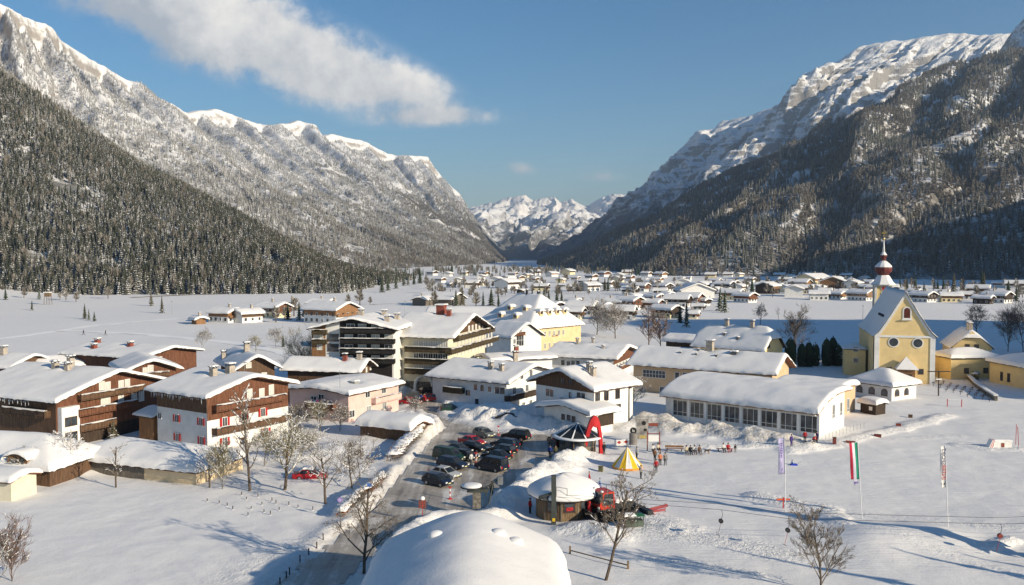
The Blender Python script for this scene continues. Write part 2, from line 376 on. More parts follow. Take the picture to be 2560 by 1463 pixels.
def track(name, px, w, mt, label, z=.05):
    pl = P2(px); pts = []
    for i in range(len(pl) - 1):
        for t in np.linspace(0, 1, 12)[:-1]: pts.append(pl[i] * (1 - t) + pl[i + 1] * t)
    pts = np.array(pts + [pl[-1]])
    for _ in range(6): pts[1:-1] = (pts[:-2] + pts[1:-1] * 2 + pts[2:]) / 4
    t = np.gradient(pts, axis=0); t /= np.linalg.norm(t, axis=1)[:, None]; n = np.stack([-t[:, 1], t[:, 0]], 1)
    cols = []
    for k in (-1, -.5, 0, .5, 1):
        q = pts + n * (k * w / 2 + .15 * w * fbm(pts[:, :1] / 9, pts[:, 1:] / 9 + k)); hh = ground_fields(q[:, 0], q[:, 1])[0]
        cols.append(np.column_stack([q, hh + z + (.1 if abs(k) < 1 else 0)]))
    V = np.stack(cols, 1).reshape(-1, 3)
    setp(link(name, mesh_np(name, V, gridq(len(pts), 5), mt)), label, None, None, 'structure')
PACKED = snow_mat('snow_packed', .01, col=(.93, .92, .90))
DIRTYSNOW = mat('dirty_snow', (.52, .46, .38), .85, .2, .4, .02)
track('path', [(-40,852),(150,826),(330,832),(470,846),(600,858),(700,880),(760,900)], 5, PACKED, 'cross country ski track looping over the left hand field')
track('path', [(140,828),(220,815),(330,805),(520,790)], 4, PACKED, 'cross country ski track running back to the white chalets')
track('path', [(330,745),(500,738),(700,734),(850,731)], 9, DIRTYSNOW, 'ploughed road along the foot of the wooded slope', .25)
track('path', [(930,764),(1150,744),(1400,737),(1600,735)], 4, PACKED, 'pale track across the far meadow behind the hotels', .2)

# ------------------------------------------------------------------ mountains
def resamp(pts, n):
    p = np.array(pts, float); d = np.r_[0, np.cumsum(np.linalg.norm(np.diff(p[:, :2], axis=0), axis=1))]
    s = np.linspace(0, d[-1], n); return np.stack([np.interp(s, d, p[:, k]) for k in range(p.shape[1])], 1)
def loft(name, label, crest, base, ns, nt, prof, mt, amp=30, gully=40, gf=18, jag=2.0, seed=0, back=.5, fine=0.0, ter=0.0):
    c = resamp(crest, ns)                     # px, py, depth
    b = resamp(base, ns)                      # X, Y, z
    s = np.linspace(0, 1, ns)
    jy = jag * fbm(s * 60 + seed, s * 0 + seed, 4)
    C = np.array([list(atD(px, py - j, D)) for (px, py, D), j in zip(c, jy)])
    t = np.r_[np.linspace(0, 1, nt), 1 + np.array([.04, .12, .25, .5]) * back * 2]
    S, T = np.meshgrid(s, t, indexing='ij'); Tc = np.minimum(T, 1)
    XY = b[:, None, :2] * (1 - T[..., None]) + C[:, None, :2] * T[..., None]
    pz = prof(Tc, S); over = np.maximum(T - 1, 0)
    Z = b[:, None, 2] + (C[:, None, 2] - b[:, None, 2]) * pz * (1 - over * 1.3)
    m = np.sin(np.clip(T, 0, 1) * math.pi) ** .7
    Lx = np.linalg.norm(np.diff(C[:, :2], axis=0), axis=1).sum()
    u = S * Lx; v = T * np.linalg.norm((C - b)[:, :2], axis=1).mean()
    sc = np.clip((C[:, 2] - b[:, 2]) / max(1, (C[:, 2] - b[:, 2]).max()), .05, 1)[:, None]
    dz = amp * fbm(u / 420 + seed, v / 420, 5) + gully * .5 * ridged(u / (Lx / gf) + .35 * fbm(u / 300, v / 300 + seed, 3), v / 2600 + seed, 3)
    dz = dz + fine * (fbm(u / 95 + seed, v / 95, 4) + .5 * ridged(u / 60, v / 140, 3))
    Z = Z + dz * m * sc * np.where(T > 1, 0, 1)
    if ter: Z = Z + ter * np.sin(2 * math.pi * Z / (ter * 6.2) + 2.2 * fbm(u / 500, v / 500, 2)) * m * np.where(T > 1, 0, 1)
    nrm = np.stack([-(C - b)[:, 1], (C - b)[:, 0]], 1); nrm /= np.linalg.norm(nrm, axis=1)[:, None]
    XY = XY + (nrm[:, None, :] * (amp * 1.0 * fbm(u / 260 + 9 + seed, v / 260, 4) * m * sc)[..., None])
    V = np.concatenate([XY, Z[..., None]], -1).reshape(-1, 3); Q = gridq(ns, len(t))
    me = mesh_np(name, V, Q, mt, True)
    setp(link(name, me), label, None, None, 'structure')
    return V, Q, T.ravel(), S.ravel()

def pxg(px, py, z=-12.0):
    g = G(px, py); return (g.x, g.y, z)
# far white summits and the wooded hills in front of them, at the end of the valley
far_mat = mountain_mat('far_snow_rock', (.58, .52, .47), (.70, .63, .57), (-.2, .3), snow=(.90, .85, .79), big=.35, bk=.22)
loft('mountains', 'sunlit white summits closing the end of the valley',
     [(1080,560,15000),(1150,532,15000),(1180,519,15000),(1202,513,15000),(1240,506,15000),(1264,495,15000),(1290,492,15000),(1312,487,15000),(1332,501,15000),(1352,497,15000),(1386,492,15000),(1402,507,15000),
      (1428,497,15000),(1450,511,15000),(1468,516,15000),(1492,500,15000),(1532,484,15000),(1560,489,15000),(1600,480,15000),(1660,520,15000)],
     [(-1700,10500,150),(2600,10500,150)], 260, 60, lambda t, s: t ** 1.25, far_mat, 80, 200, 13, 2.0, 5)
mid_mat = mountain_mat('mid_wooded_rock', (.30, .29, .28), (.42, .40, .38), (.35, .8), forest=((.085, .085, .08), .0042, .93, 250, .0006), big=.6, bk=.45)
loft('mountains', 'grey wooded hills in front of the far summits',
     [(1060,520,10500),(1150,545,10500),(1185,527,10500),(1215,520,10400),(1275,530,10300),(1330,548,10200),(1375,538,10000),(1420,526,10000),(1450,524,10000),(1490,535,10000),(1530,560,10000),(1600,590,10000)],
     [(-1200,6500,-10),(700,6500,-10)], 200, 60, lambda t, s: t ** 1.1, mid_mat, 80, 170, 11, 1.5, 11)
# left-hand range: long frosted slope under a band of cliffs
def cliffprof(t, s):
    k = .085 + .06 * np.clip(1 - s * 2.4, 0, 1)
    ph = .30 + .7 * sstep(-.5, .35, fbm(s * 26 + 3, t * 0, 3))
    slope = (t / .9) ** 1.18 * (1 - k * 1.5 * ph)
    top = 1 - .35 * k * (1 - np.clip((t - .912) / .088, 0, 1)) ** 2
    return np.where(t < .9, slope, np.where(t < .914, (1 - k * 1.5 * ph) + (t - .9) / .014 * (1 - .35 * k - (1 - k * 1.5 * ph)), top))
left_mat = mountain_mat('left_range_rock', (.25, .225, .20), (.42, .375, .33), (.30, .62), forest=((.21, .20, .185), .0065, .95, 120, .00045, (.105, .098, .085), 120, 620), strat=.45, big=1.4, bk=.5)
Lv, Lq, Lt, Ls = loft('mountains', 'long frosted mountainside with a band of cliffs along its left hand ridge',
     [(-330,-190,2700),(-120,-50,2950),(0,25,3200),(50,56,3300),(122,84,3450),(132,112,3500),(192,152,3700),(250,186,3900),(280,206,4000),(312,215,4150),(346,246,4300),(402,271,4500),(437,293,4700),(470,286,4850),
      (512,279,5000),(560,296,5150),(616,316,5350),(642,319,5450),(690,319,5600),(722,308,5750),(768,318,5850),(788,346,5900),(806,340,6000),(852,350,6200),(902,361,6500),(956,391,6800),(1000,394,7000),
      (1060,397,7300),(1076,420,7350),(1102,452,7450),(1146,490,7550),(1162,520,7600),(1192,560,7700),(1232,602,7850),(1268,640,8000),(1285,655,8100)],
     [(-1500,1100,-10),(-780,1350,-10),(-330,1750,-10),(-200,2250,-10),(-60,3300,-10),(-20,4600,-10)], 420, 130, cliffprof, left_mat, 24, 34, 26, 1.6, 2)
# right-hand rock massif behind the wooded slope
rock_mat = mountain_mat('right_massif_rock', (.21, .20, .19), (.36, .335, .31), (.40, .66), strat=1.3, big=2.6, forest=((.11, .11, .11), .007, .92, 300, .0011))
loft('mountains', 'tall snow striped rock massif above the right hand forest',
     [(1320,668,8000),(1400,632,7600),(1500,577,7000),(1560,515,6700),(1592,485,6500),(1642,465,6300),(1716,405,6000),(1760,362,5800),(1790,332,5650),(1810,302,5550),(1872,290,5400),(1962,258,5200),(2030,241,5000),
      (2058,192,4900),(2112,150,4800),(2152,116,4700),(2200,106,4650),(2262,101,4600),(2312,92,4550),(2372,83,4500),(2452,88,4400),(2524,84,4300),(2640,70,4200),(2900,60,4100)],
     [(90,6400,-20),(330,4700,20),(700,3700,60),(1100,3100,120),(1700,2800,150)], 520, 170, lambda t, s: t ** 1.12 + .05 * np.sin(t * 13 + s * 9) * t * (1 - t) * 2, rock_mat, 60, 150, 22, 3.0, 8, fine=20, ter=6.0)
loft('mountains', 'bare rock shoulder at the right hand edge of the massif',
     [(2380,330,3300),(2440,230,3250),(2490,140,3200),(2530,80,3150),(2562,44,3100),(2640,0,3000),(2900,-60,2800)],
     [(900,2300,150),(1350,2000,150),(1800,1800,150)], 120, 80, lambda t, s: t ** 1.1, rock_mat, 40, 70, 9, 3.0, 21, fine=25)
wood_mat = mountain_mat('right_slope_ground', (.20, .18, .155), (.30, .27, .24), (.38, .7), forest=((.155, .135, .11), .011, .9, 160, .0003), big=2.2, bk=.6)
Rv, Rq, Rt, Rs = loft('mountains', 'steep forested slope below the rock massif on the valley\'s right',
     [(1330,664,7600),(1420,640,6600),(1500,606,5600),(1600,566,4800),(1695,528,4200),(1812,482,3700),(1889,408,3400),(2011,362,3150),(2148,292,2950),(2270,232,2800),(2351,172,2720),(2473,140,2640),(2530,128,2600),(2700,80,2500),(2960,20,2350)],
     [(40,3300,-10),(110,2100,-10),(170,1640,-10),(220,1340,-8),(330,1230,-8),(470,1110,-8),(760,1080,-8),(1200,1000,-8)], 300, 150, lambda t, s: t ** 1.15, wood_mat, 42, 80, 15, 2.0, 14)
# near spur on the left, thick with firs
spur_mat = mountain_mat('spur_ground', (.10, .095, .08), (.17, .155, .13), (.45, .75), forest=((.055, .055, .042), .03, .8, 60, .0005), big=5)
Sv, Sq, St, Ss = loft('hill', 'near wooded spur running down from the left edge',
     [(-420,-150,1000),(-200,20,1050),(0,172,1100),(104,247,1110),(193,309,1120),(271,371,1130),(360,423,1140),(454,468,1150),(522,528,1160),(600,573,1170),(673,613,1180),(757,642,1190),(861,678,1200),(930,690,1210),(1046,702,1230)],
     [(-560,560,-4),pxg(-60,741,-4),pxg(200,741,-4),pxg(400,739,-4),pxg(640,737,-4),pxg(860,733,-4),pxg(960,716,-4),pxg(1010,706,-4),pxg(1050,701,-4)], 160, 80, lambda t, s: t ** 1.02, spur_mat, 14, 16, 10, 1.0, 31)
# mountain and wooded knoll outside the frame on the right: they stand between the sun and the church field
loft('mountains', 'mountain flank outside the frame beyond the church', [(3300,330,760),(3511,90,800),(4062,-10,1000),(4400,-130,1250)], [(640,520,-8),(760,520,-8),(1000,640,-8),(1300,800,-8)], 60, 40, lambda t, s: t ** 1.1, wood_mat, 8, 12, 7, 1.0, 41)
def knoll():
    n = 70; xs = np.linspace(215, 640, n); ys = np.linspace(-60, 420, n); X, Y = np.meshgrid(xs, ys, indexing='ij')
    cr = sstep(-20, 22, Y) * (1 - sstep(205, 262, Y)); z = (118 + 20 * sstep(40, 150, Y)) * cr * sstep(225, 375, X) * (1 - sstep(480, 640, X)) + 3 * fbm(X / 40, Y / 40, 3) - 3
    setp(link('hill', mesh_np('hill', np.stack([X, Y, z], -1).reshape(-1, 3), gridq(n, n), spur_mat)), 'wooded knoll outside the frame beside the church field', None, None, 'structure')
knoll()

# ------------------------------------------------------------------ trees
def foliage_mat(name, col, col2, snow, frost=(.78, .78, .80), scale=1.2, thr=.0):
    if name in MATS: return MATS[name]
    m = bpy.data.materials.new(name); m.use_nodes = True; w = NT(m.node_tree)
    g = w.n('ShaderNodeNewGeometry'); P = g.outputs['Position']; oi = w.n('ShaderNodeObjectInfo')
    n = w.noise(P, scale, 3, .6); nz = w.xyz(g.outputs['Normal'])[2]
    base = w.mix(oi.outputs['Random'], (*col, 1), (*col2, 1))
    k = w.m('ADD', w.m('ADD', n, w.m('MULTIPLY', w.m('ABSOLUTE', nz), .25)), w.m('MULTIPLY', w.m('SUBTRACT', oi.outputs['Random'], .5), .16))
    cc = w.mix(w.ramp(k, 1.06 - snow, 1.16 - snow), base, (*frost, 1))
    s = w.n('ShaderNodeBsdfPrincipled', i_Base_Color=cc, i_Roughness=.85); s.inputs['Specular IOR Level'].default_value = .1
    o = w.n('ShaderNodeOutputMaterial'); w.t.links.new(s.outputs[0], o.inputs[0]); MATS[name] = m; return m
FIR = foliage_mat('fir_needles', (.040, .045, .031), (.078, .076, .056), .37, scale=1.1)
FIRCLEAN = foliage_mat('fir_needles_clear', (.030, .044, .026), (.045, .058, .030), .28, scale=1.4)
FROST = foliage_mat('fir_frosted', (.20, .195, .18), (.31, .30, .28), .45, scale=.35)
GREYFIR = foliage_mat('fir_grey', (.155, .15, .128), (.24, .225, .195), .38, scale=.5)
BROWN = foliage_mat('beech_brown', (.215, .192, .162), (.30, .272, .235), .32, scale=.5)
BARK = mat('bark', (.13, .10, .075), .9, .25, 4, .02)
def conifer(seed, layers=9, per=8, wide=.19, ragged=.3):    # unit-height tree: crown faces and trunk faces
    rnd = random.Random(seed); c = MB(); t = MB()
    t.tube([(0, 0, -.03), (0, 0, .5), (0, 0, .95)], [.02, .014, .003], 5)
    c.lathe([(wide * .5, .12), (wide * .33, .45), (.012, .93)], 6)
    for i in range(layers):
        f = i / (layers - 1); z = .09 + .85 * f ** .92; r = wide * (1 - f) ** .85 + .018
        for k in range(per if f < .75 else max(4, per - 3)):
            a = 2 * math.pi * (k + rnd.uniform(-.3, .3)) / per + i * 1.7; rr = r * rnd.uniform(1 - ragged, 1 + ragged * .5); dz = rnd.uniform(.25, .55) * rr
            wd = rr * rnd.uniform(.30, .46); ca, sa = math.cos(a), math.sin(a)
            root = Vector((0, 0, z + .035)); mid = Vector((ca * rr * .6, sa * rr * .6, z + .015 - dz * .35)); tip = Vector((ca * rr, sa * rr, z - dz))
            sd = Vector((-sa, ca, 0)) * wd; lo = Vector((0, 0, -.028))
            c.add([root, mid + sd + lo, tip, mid - sd + lo, mid], [(0, 1, 4), (1, 2, 4), (2, 3, 4), (3, 0, 4)])
    c.add([(0, 0, 1.0), (.010, 0, .9), (-.006, .009, .9), (-.006, -.009, .9)], [(0, 1, 2), (0, 2, 3), (0, 3, 1)])
    return c, t
def beech(seed):                             # unit-height bare broadleaf seen from afar: a brush of thin twigs
    rnd = random.Random(seed); c = MB(); t = MB()
    t.tube([(0, 0, -.03), (0, 0, .4), (.01, 0, .75)], [.022, .015, .005], 5)
    for i in range(70):
        z0 = rnd.uniform(.22, .75); a = rnd.uniform(0, 6.28); l = rnd.uniform(.12, .3) * (1.2 - z0); up = rnd.uniform(.12, .26)
        p = Vector((0, 0, z0)); q = p + Vector((math.cos(a) * l, math.sin(a) * l, up)); w = Vector((-math.sin(a), math.cos(a), 0)) * .022; e = Vector((math.cos(a) * .02, math.sin(a) * .02, -.03))
        c.add([p, (p + q) / 2 + w, q, (p + q) / 2 - w, (p + q) / 2 + e], [(0, 1, 2, 3), (0, 1, 4), (1, 2, 4)])
    return c, t
def joined(name, ct, cm, tm=BARK):
    c, t = ct; me = bpy.data.meshes.new(name); n = len(c.v); me.from_pydata(c.v + t.v, [], c.f + [tuple(i + n for i in f) for f in t.f])
    me.materials.append(cm); me.materials.append(tm); me.polygons.foreach_set('material_index', [0] * len(c.f) + [1] * len(t.f)); me.update(); return me
def forest(name, label, pts, scl, protos, idx):
    me = bpy.data.meshes.new(name); me.vertices.add(len(pts)); me.vertices.foreach_set('co', np.asarray(pts, np.float32).ravel())
    for an, av in (('scl', scl), ('idx', idx), ('rot', np.random.RandomState(1).uniform(0, 6.28, len(pts)))):
        a = me.attributes.new(an, 'FLOAT', 'POINT'); a.data.foreach_set('value', np.asarray(av, np.float32))
    o = setp(link(name, me), label, None, None, 'stuff')
    ng = bpy.data.node_groups.new(name, 'GeometryNodeTree'); ng.interface.new_socket('Geometry', in_out='INPUT', socket_type='NodeSocketGeometry'); ng.interface.new_socket('Geometry', in_out='OUTPUT', socket_type='NodeSocketGeometry')
    N = ng.nodes; Lk = ng.links; gi = N.new('NodeGroupInput'); go = N.new('NodeGroupOutput'); ip = N.new('GeometryNodeInstanceOnPoints'); jn = N.new('GeometryNodeJoinGeometry')
    for pm in protos[::-1]:
        po = bpy.data.objects.new(name + '_tree', pm); oi = N.new('GeometryNodeObjectInfo'); oi.inputs['Object'].default_value = po; oi.inputs['As Instance'].default_value = True
        Lk.new(oi.outputs['Geometry'], jn.inputs[0])
    def na(nm, ty='FLOAT'):
        a = N.new('GeometryNodeInputNamedAttribute'); a.data_type = ty; a.inputs['Name'].default_value = nm; return a.outputs['Attribute']
    cx = N.new('ShaderNodeCombineXYZ'); Lk.new(na('rot'), cx.inputs[2])
    sx = N.new('ShaderNodeCombineXYZ'); sa = na('scl'); [Lk.new(sa, sx.inputs[i]) for i in range(3)]
    ip.inputs['Pick Instance'].default_value = True
    Lk.new(gi.outputs[0], ip.inputs['Points']); Lk.new(jn.outputs[0], ip.inputs['Instance']); Lk.new(na('idx'), ip.inputs['Instance Index']); Lk.new(cx.outputs[0], ip.inputs['Rotation']); Lk.new(sx.outputs[0], ip.inputs['Scale'])
    Lk.new(ip.outputs[0], go.inputs[0]); md = o.modifiers.new('scatter', 'NODES'); md.node_group = ng; return o
def scatter(V, Q, n, seed, T, S):
    rs = np.random.RandomState(seed); A = V[Q]; ar = np.linalg.norm(np.cross(A[:, 1] - A[:, 0], A[:, 3] - A[:, 0]), axis=1); ar *= (T[Q].max(1) <= 1.02)
    f = rs.choice(len(Q), n, p=ar / ar.sum()); u = rs.rand(n, 1); v = rs.rand(n, 1); q = Q[f]
    il = lambda a: (a[q[:, 0]] * (1-u) * (1-v) + a[q[:, 1]] * u * (1-v) + a[q[:, 2]] * u * v + a[q[:, 3]] * (1-u) * v)
    nz = np.cross(A[:, 1] - A[:, 0], A[:, 3] - A[:, 0]); nz = np.abs(nz[:, 2] / (np.linalg.norm(nz, axis=1) + 1e-9))[f]
    return il(V), il(T[:, None])[:, 0], il(S[:, None])[:, 0], nz, rs
firs = [conifer(k, 9, 8, w, r) for k, w, r in ((1, .17, .3), (2, .145, .35), (3, .20, .3))]
firs_far = [conifer(k, 6, 6, w, .3) for k, w in ((4, .17), (5, .21))]
# left range, frosted towards the ridge
p, t, s, nz, rs = scatter(Lv, Lq, 120000, 1, Lt, Ls)
clear = fbm(p[:, 0] / 260, p[:, 2] / 90 + p[:, 1] / 500, 4); k = (t < .9) & (nz > .28) & (clear < .52) & (rs.rand(len(p)) < 1.2 - .6 * t) & (p[:, 2] > -2)
p, t, s = p[k], t[k], s[k]; fr = t + .22 * fbm(p[:, 0] / 300, p[:, 1] / 300, 3) + .28 * (p[:, 1] < 4200) + rs.uniform(-.12, .12, len(p))
idx = np.where(fr > .60, 0, np.where(fr > .36, 1, 2)) * 1.0 
forest('forest', 'frosted wood covering the long left hand mountainside', p, rs.uniform(9, 17, len(p)), [joined('fir_frosted', firs_far[0], FROST), joined('fir_grey', firs_far[1], GREYFIR), joined('beech_far', beech(5), BROWN)], idx)
# right slope
p, t, s, nz, rs = scatter(Rv, Rq, 90000, 2, Rt, Rs)
cl = fbm(p[:, 0] / 170 + 4, p[:, 2] / 130, 4) + .5 * fbm(p[:, 0] / 60, p[:, 2] / 160, 2); k = (t < .985) & (cl < .78) & (p[:, 2] > -2)
p, t, s = p[k], t[k], s[k]; mixn = fbm(p[:, 0] / 140, p[:, 1] / 140 + 7, 3) + rs.uniform(-.35, .35, len(p)); idx = np.where(mixn > .12, 1, np.where(mixn < -.22, 2, 0)) * 1.0
forest('forest', 'mixed winter wood on the right hand slope', p, rs.uniform(10, 19, len(p)), [joined('fir_right', firs_far[0], GREYFIR), joined('beech_right', beech(6), BROWN), joined('fir_right_dark', firs_far[1], foliage_mat('fir_right_dark', (.095, .102, .085), (.15, .148, .125), .32, scale=.6))], idx)
# near spur
p, t, s, nz, rs = scatter(Sv, Sq, 42000, 3, St, Ss)
cl = fbm(p[:, 0] / 45 + 2, p[:, 2] / 28 + p[:, 1] / 80, 4); k = (cl < .52) & (p[:, 2] > -3); p, t = p[k], t[k]
fr = t + .3 * fbm(p[:, 0] / 70, p[:, 1] / 70, 3) + rs.uniform(-.2, .2, len(p))
h = rs.uniform(4.5, 10.5, len(p)) * (1 + .35 * fbm(p[:, 0] / 60, p[:, 1] / 60 + p[:, 2] / 30, 3)) + 5 * np.clip(1 - t / .3, 0, 1); idx = np.where(fr > 1.14, 3, np.where((fr > .96), 4, np.where(rs.rand(len(p)) < .06, 5, rs.randint(0, 3, len(p))))) * 1.0
near = np.argsort(p[:, 1] - 40 * (rs.rand(len(p)) < .3))[:230]; far = np.ones(len(p), bool); far[near] = False
forest('forest', 'dense snow flecked firs on the near left hand spur', p[far], h[far], [joined('fir_spur', firs[0], FIR), joined('fir_spur_b', firs[1], FIR), joined('fir_spur_c', firs[2], FIR), joined('fir_spur_frosted', firs_far[0], FROST), joined('fir_spur_grey', firs_far[1], GREYFIR), joined('beech_spur', beech(15), BROWN)], idx[far])
FIRE = foliage_mat('fir_needles_edge', (.045, .05, .027), (.08, .07, .042), .27, scale=1.6)
FIRM = [(c.mesh('crown', FIRE), t.mesh('trunk', BARK)) for c, t in firs]; FIRM2 = [(c.mesh('crown', FIRCLEAN), t.mesh('trunk', BARK)) for c, t in firs]
BROWNM = [(c.mesh('crown', BROWN), t.mesh('trunk', BARK)) for c, t in (beech(11), beech(12))]
def tree(x, y, h, protos, i, label, group, name='fir_tree', z=None, wide=1.0, cat='tree'):
    o = setp(empty(name, (x, y, gz(x, y) - .1 if z is None else z), random.uniform(0, 6.28)), label, cat, group); c, t = protos[i % len(protos)]; o.scale = (h * wide, h * wide, h)
    link('crown', c, o); link('trunk', t, o); return o
for n_, i in enumerate(near):
    tree(p[i, 0], p[i, 1], h[i], FIRM if idx[i] != 2 or n_ % 3 else BROWNM, n_, 'snow dusted tree at the front edge of the left hand wood', 'trees along the edge of the left hand wood', 'fir_tree', p[i, 2] - .3)

def haze():
    m = bpy.data.materials.new('haze_air'); m.use_nodes = True; w = NT(m.node_tree)
    v = w.n('ShaderNodeVolumePrincipled'); v.inputs['Color'].default_value = (.62, .78, 1.0, 1); v.inputs['Density'].default_value = HAZE; v.inputs['Anisotropy'].default_value = .2
    o = w.n('ShaderNodeOutputMaterial'); w.t.links.new(v.outputs[0], o.inputs['Volume'])
    MB().box(-17000, 17000, -2500, 18500, -40, 1280).build('haze', m)['kind'] = 'stuff'
HAZE = 5.6e-5
haze()

# ------------------------------------------------------------------ buildings
WHITE = mat('white_render', (.78, .77, .74), .85, .05, .7, dirt=(.62, .60, .56)); CREAM = mat('cream_render', (.72, .66, .50), .85, .06, .7, dirt=(.6, .54, .42))
YELLOW = mat('yellow_render', (.80, .60, .29), .85, .05, .5, dirt=(.70, .53, .26)); PINK = mat('pink_render', (.70, .50, .44), .85, .05, .7, dirt=(.62, .46, .40))
BEIGE = mat('beige_render', (.62, .44, .27), .85, .06, .6, dirt=(.54, .40, .27)); OCHRE = mat('ochre_render', (.72, .54, .30), .85, .06, .6); PALEYEL = mat('pale_yellow', (.76, .66, .42), .85, .05, .6)
WOODR = mat('red_brown_boards', (.185, .078, .042), .75, .25, 1.2, .01, streak=(5, 5, .6)); WOOD = mat('brown_boards', (.145, .082, .047), .75, .25, 1.2, .01, streak=(5, 5, .6))
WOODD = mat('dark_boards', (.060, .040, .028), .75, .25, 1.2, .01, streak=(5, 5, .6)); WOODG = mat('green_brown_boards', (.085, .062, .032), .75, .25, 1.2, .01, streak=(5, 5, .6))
WOODO = mat('orange_boards', (.30, .155, .07), .7, .2, 1.2, .01, streak=(5, 5, .6)); GREEN = mat('green_paint', (.03, .16, .06), .5, .1); BLACKW = mat('black_boards', (.025, .023, .021), .7, .25, 1.2, streak=(5, 5, .6))
GREYW = mat('grey_weathered_boards', (.19, .165, .135), .85, .25, 1.5, .01, streak=(5, 5, .6))
REDP = mat('red_paint', (.48, .03, .03), .45, .08); FRAME = mat('white_frame', (.80, .79, .76), .5, .03); FRAMEB = mat('brown_frame', (.12, .06, .03), .6, .1)
BRICK = mat('red_brick', (.28, .075, .05), .85, .2, 6); CHIM = mat('chimney_render', (.46, .40, .33), .9, .15, 2); METAL = mat('grey_metal', (.18, .18, .18), .45, .1, 3, metal=.7); DARKM = mat('dark_metal', (.045, .047, .05), .5, .1, 3, metal=.5)
STONE = mat('dark_stone', (.20, .18, .15), .9, .3, 2.5, .03); CURTAIN = mat('net_curtain', (.62, .60, .55), .9, .08, 3, streak=(9, 9, .3)); SHUT = mat('grey_shutter', (.30, .31, .30), .7, .08, 9, streak=(.2, .2, 6))
def glass_mat(name, col=(.025, .03, .035), rough=.08):
    m = bpy.data.materials.new(name); m.use_nodes = True; w = NT(m.node_tree); g = w.n('ShaderNodeNewGeometry'); n = w.noise(g.outputs['Position'], .55, 3, .6)
    b = w.n('ShaderNodeBsdfPrincipled', i_Base_Color=w.mix(w.ramp(n, .35, .7), (*col, 1), tuple(k * 2.6 + .01 for k in col) + (1,)), i_Roughness=rough); b.inputs['Specular IOR Level'].default_value = .6
    o = w.n('ShaderNodeOutputMaterial'); w.t.links.new(b.outputs[0], o.inputs[0]); MATS[name] = m; return m
GLASS = glass_mat('window_glass'); GLASSW = glass_mat('curtained_glass', (.16, .15, .13), .25)
ICICLE = mat('ice', (.75, .80, .84), .15, .03, spec=.6)

_wm = {}
def win_mesh(w, h, style, fm, pm):
    k = (round(w, 2), round(h, 2), style, fm.name, pm.name)
    if k not in _wm:
        b = MB(); t = .09 if w > .7 else .06; x, z = w / 2, h / 2
        b.box(-x - t, x + t, -.07, .02, z, z + t); b.box(-x - t, x + t, -.09, .02, -z - t, -z); b.box(-x - t, -x, -.07, .02, -z, z); b.box(x, x + t, -.07, .02, -z, z)
        if style == 'm': b.box(-.035, .035, -.06, .02, -z, z)
        if style == 'g':
            n = max(2, round(w / .75))
            for i in range(1, n): q = -x + w * i / n; b.box(q - .035, q + .035, -.06, .02, -z, z)
            b.box(-x, x, -.055, .02, -.03, .03)
        if style == 'h':
            for q in (-x / 2.4, x / 2.4): b.box(q - .035, q + .035, -.06, .02, -z, z)
            b.box(-x, x, -.055, .02, -z * .55, -z * .55 + .06)
        f = b.mesh('window', fm); p = MB().add([(-x, -.022, -z), (x, -.022, -z), (x, -.022, z), (-x, -.022, z)], [(0, 1, 2, 3)]).mesh('pane', pm)
        s = MB()
        for sg in (-1, 1):
            s.box(*sorted((sg * (x + t + .02), sg * (x + t + w * .5))), -.10, -.03, -z - .05, z + .05)
        _wm[k] = (f, p)
    return _wm[k]
_sh = {}
def snow_sheet(name, zf, x0, x1, y0, y1, T, mt=SNOW, parent=None, seed=0.0, rough=.15, step=.6, edge=.5, lip=.12):
    def ax(a, b):
        e = [0, .03, .10, .22, .38, .6]; n = max(4, int((b - a - 1.2) / step)); return np.array([a + k for k in e] + list(np.linspace(a + .6, b - .6, n)[1:-1]) + [b - k for k in e[::-1]])
    xs, ys = ax(x0, x1), ax(y0, y1); X, Y = np.meshgrid(xs, ys, indexing='ij')
    d = np.minimum(np.minimum(X - x0, x1 - X), np.minimum(Y - y0, y1 - Y)); q = np.clip(d / edge, 0, 1); prof = np.sqrt(1 - (1 - q) ** 2)
    th = T * prof * (1 + rough * fbm(X / 4.5 + seed, Y / 4.5 + seed * 2, 2)) + .03
    # ragged lip: the rim bulges out and in
    px = np.where(X < x0 + .2, -1, np.where(X > x1 - .2, 1, 0)); py = np.where(Y < y0 + .2, -1, np.where(Y > y1 - .2, 1, 0))
    l = lip * (.4 + .9 * fbm(X / 1.1 + seed, Y / 1.1 + 5, 3)) * np.clip(1 - d / .25, 0, 1)
    Z = zf(X, Y) + th - .10 * (prof < .2) * (fbm(X / .8, Y / .8 + seed, 2) > .2)
    V = np.stack([X + px * l, Y + py * l, Z], -1).reshape(-1, 3); n = V.shape[0]; base = np.stack([X, Y, zf(X, Y) + .01], -1).reshape(-1, 3)
    return link(name, mesh_np(name, V, gridq(len(xs), len(ys)), mt), parent)
def slab(name, zf, xs, ys, th, mt, parent):
    X, Y = np.meshgrid(xs, ys, indexing='ij'); Z = zf(X, Y); nx, ny = len(xs), len(ys); n = nx * ny
    V = np.concatenate([np.stack([X, Y, Z], -1).reshape(-1, 3), np.stack([X, Y, Z - th], -1).reshape(-1, 3)]); q = gridq(nx, ny); Q = [q, (q + n)[:, ::-1]]
    def edge(idx): a = np.array(idx[:-1]); b = np.array(idx[1:]); Q.append(np.stack([a, b, b + n, a + n], 1))
    edge([i * ny for i in range(nx)][::-1]); edge([i * ny + ny - 1 for i in range(nx)]); edge(list(range(ny))); edge([(nx - 1) * ny + j for j in range(ny)][::-1])
    return link(name, mesh_np(name, V, np.concatenate(Q), mt, False), parent)

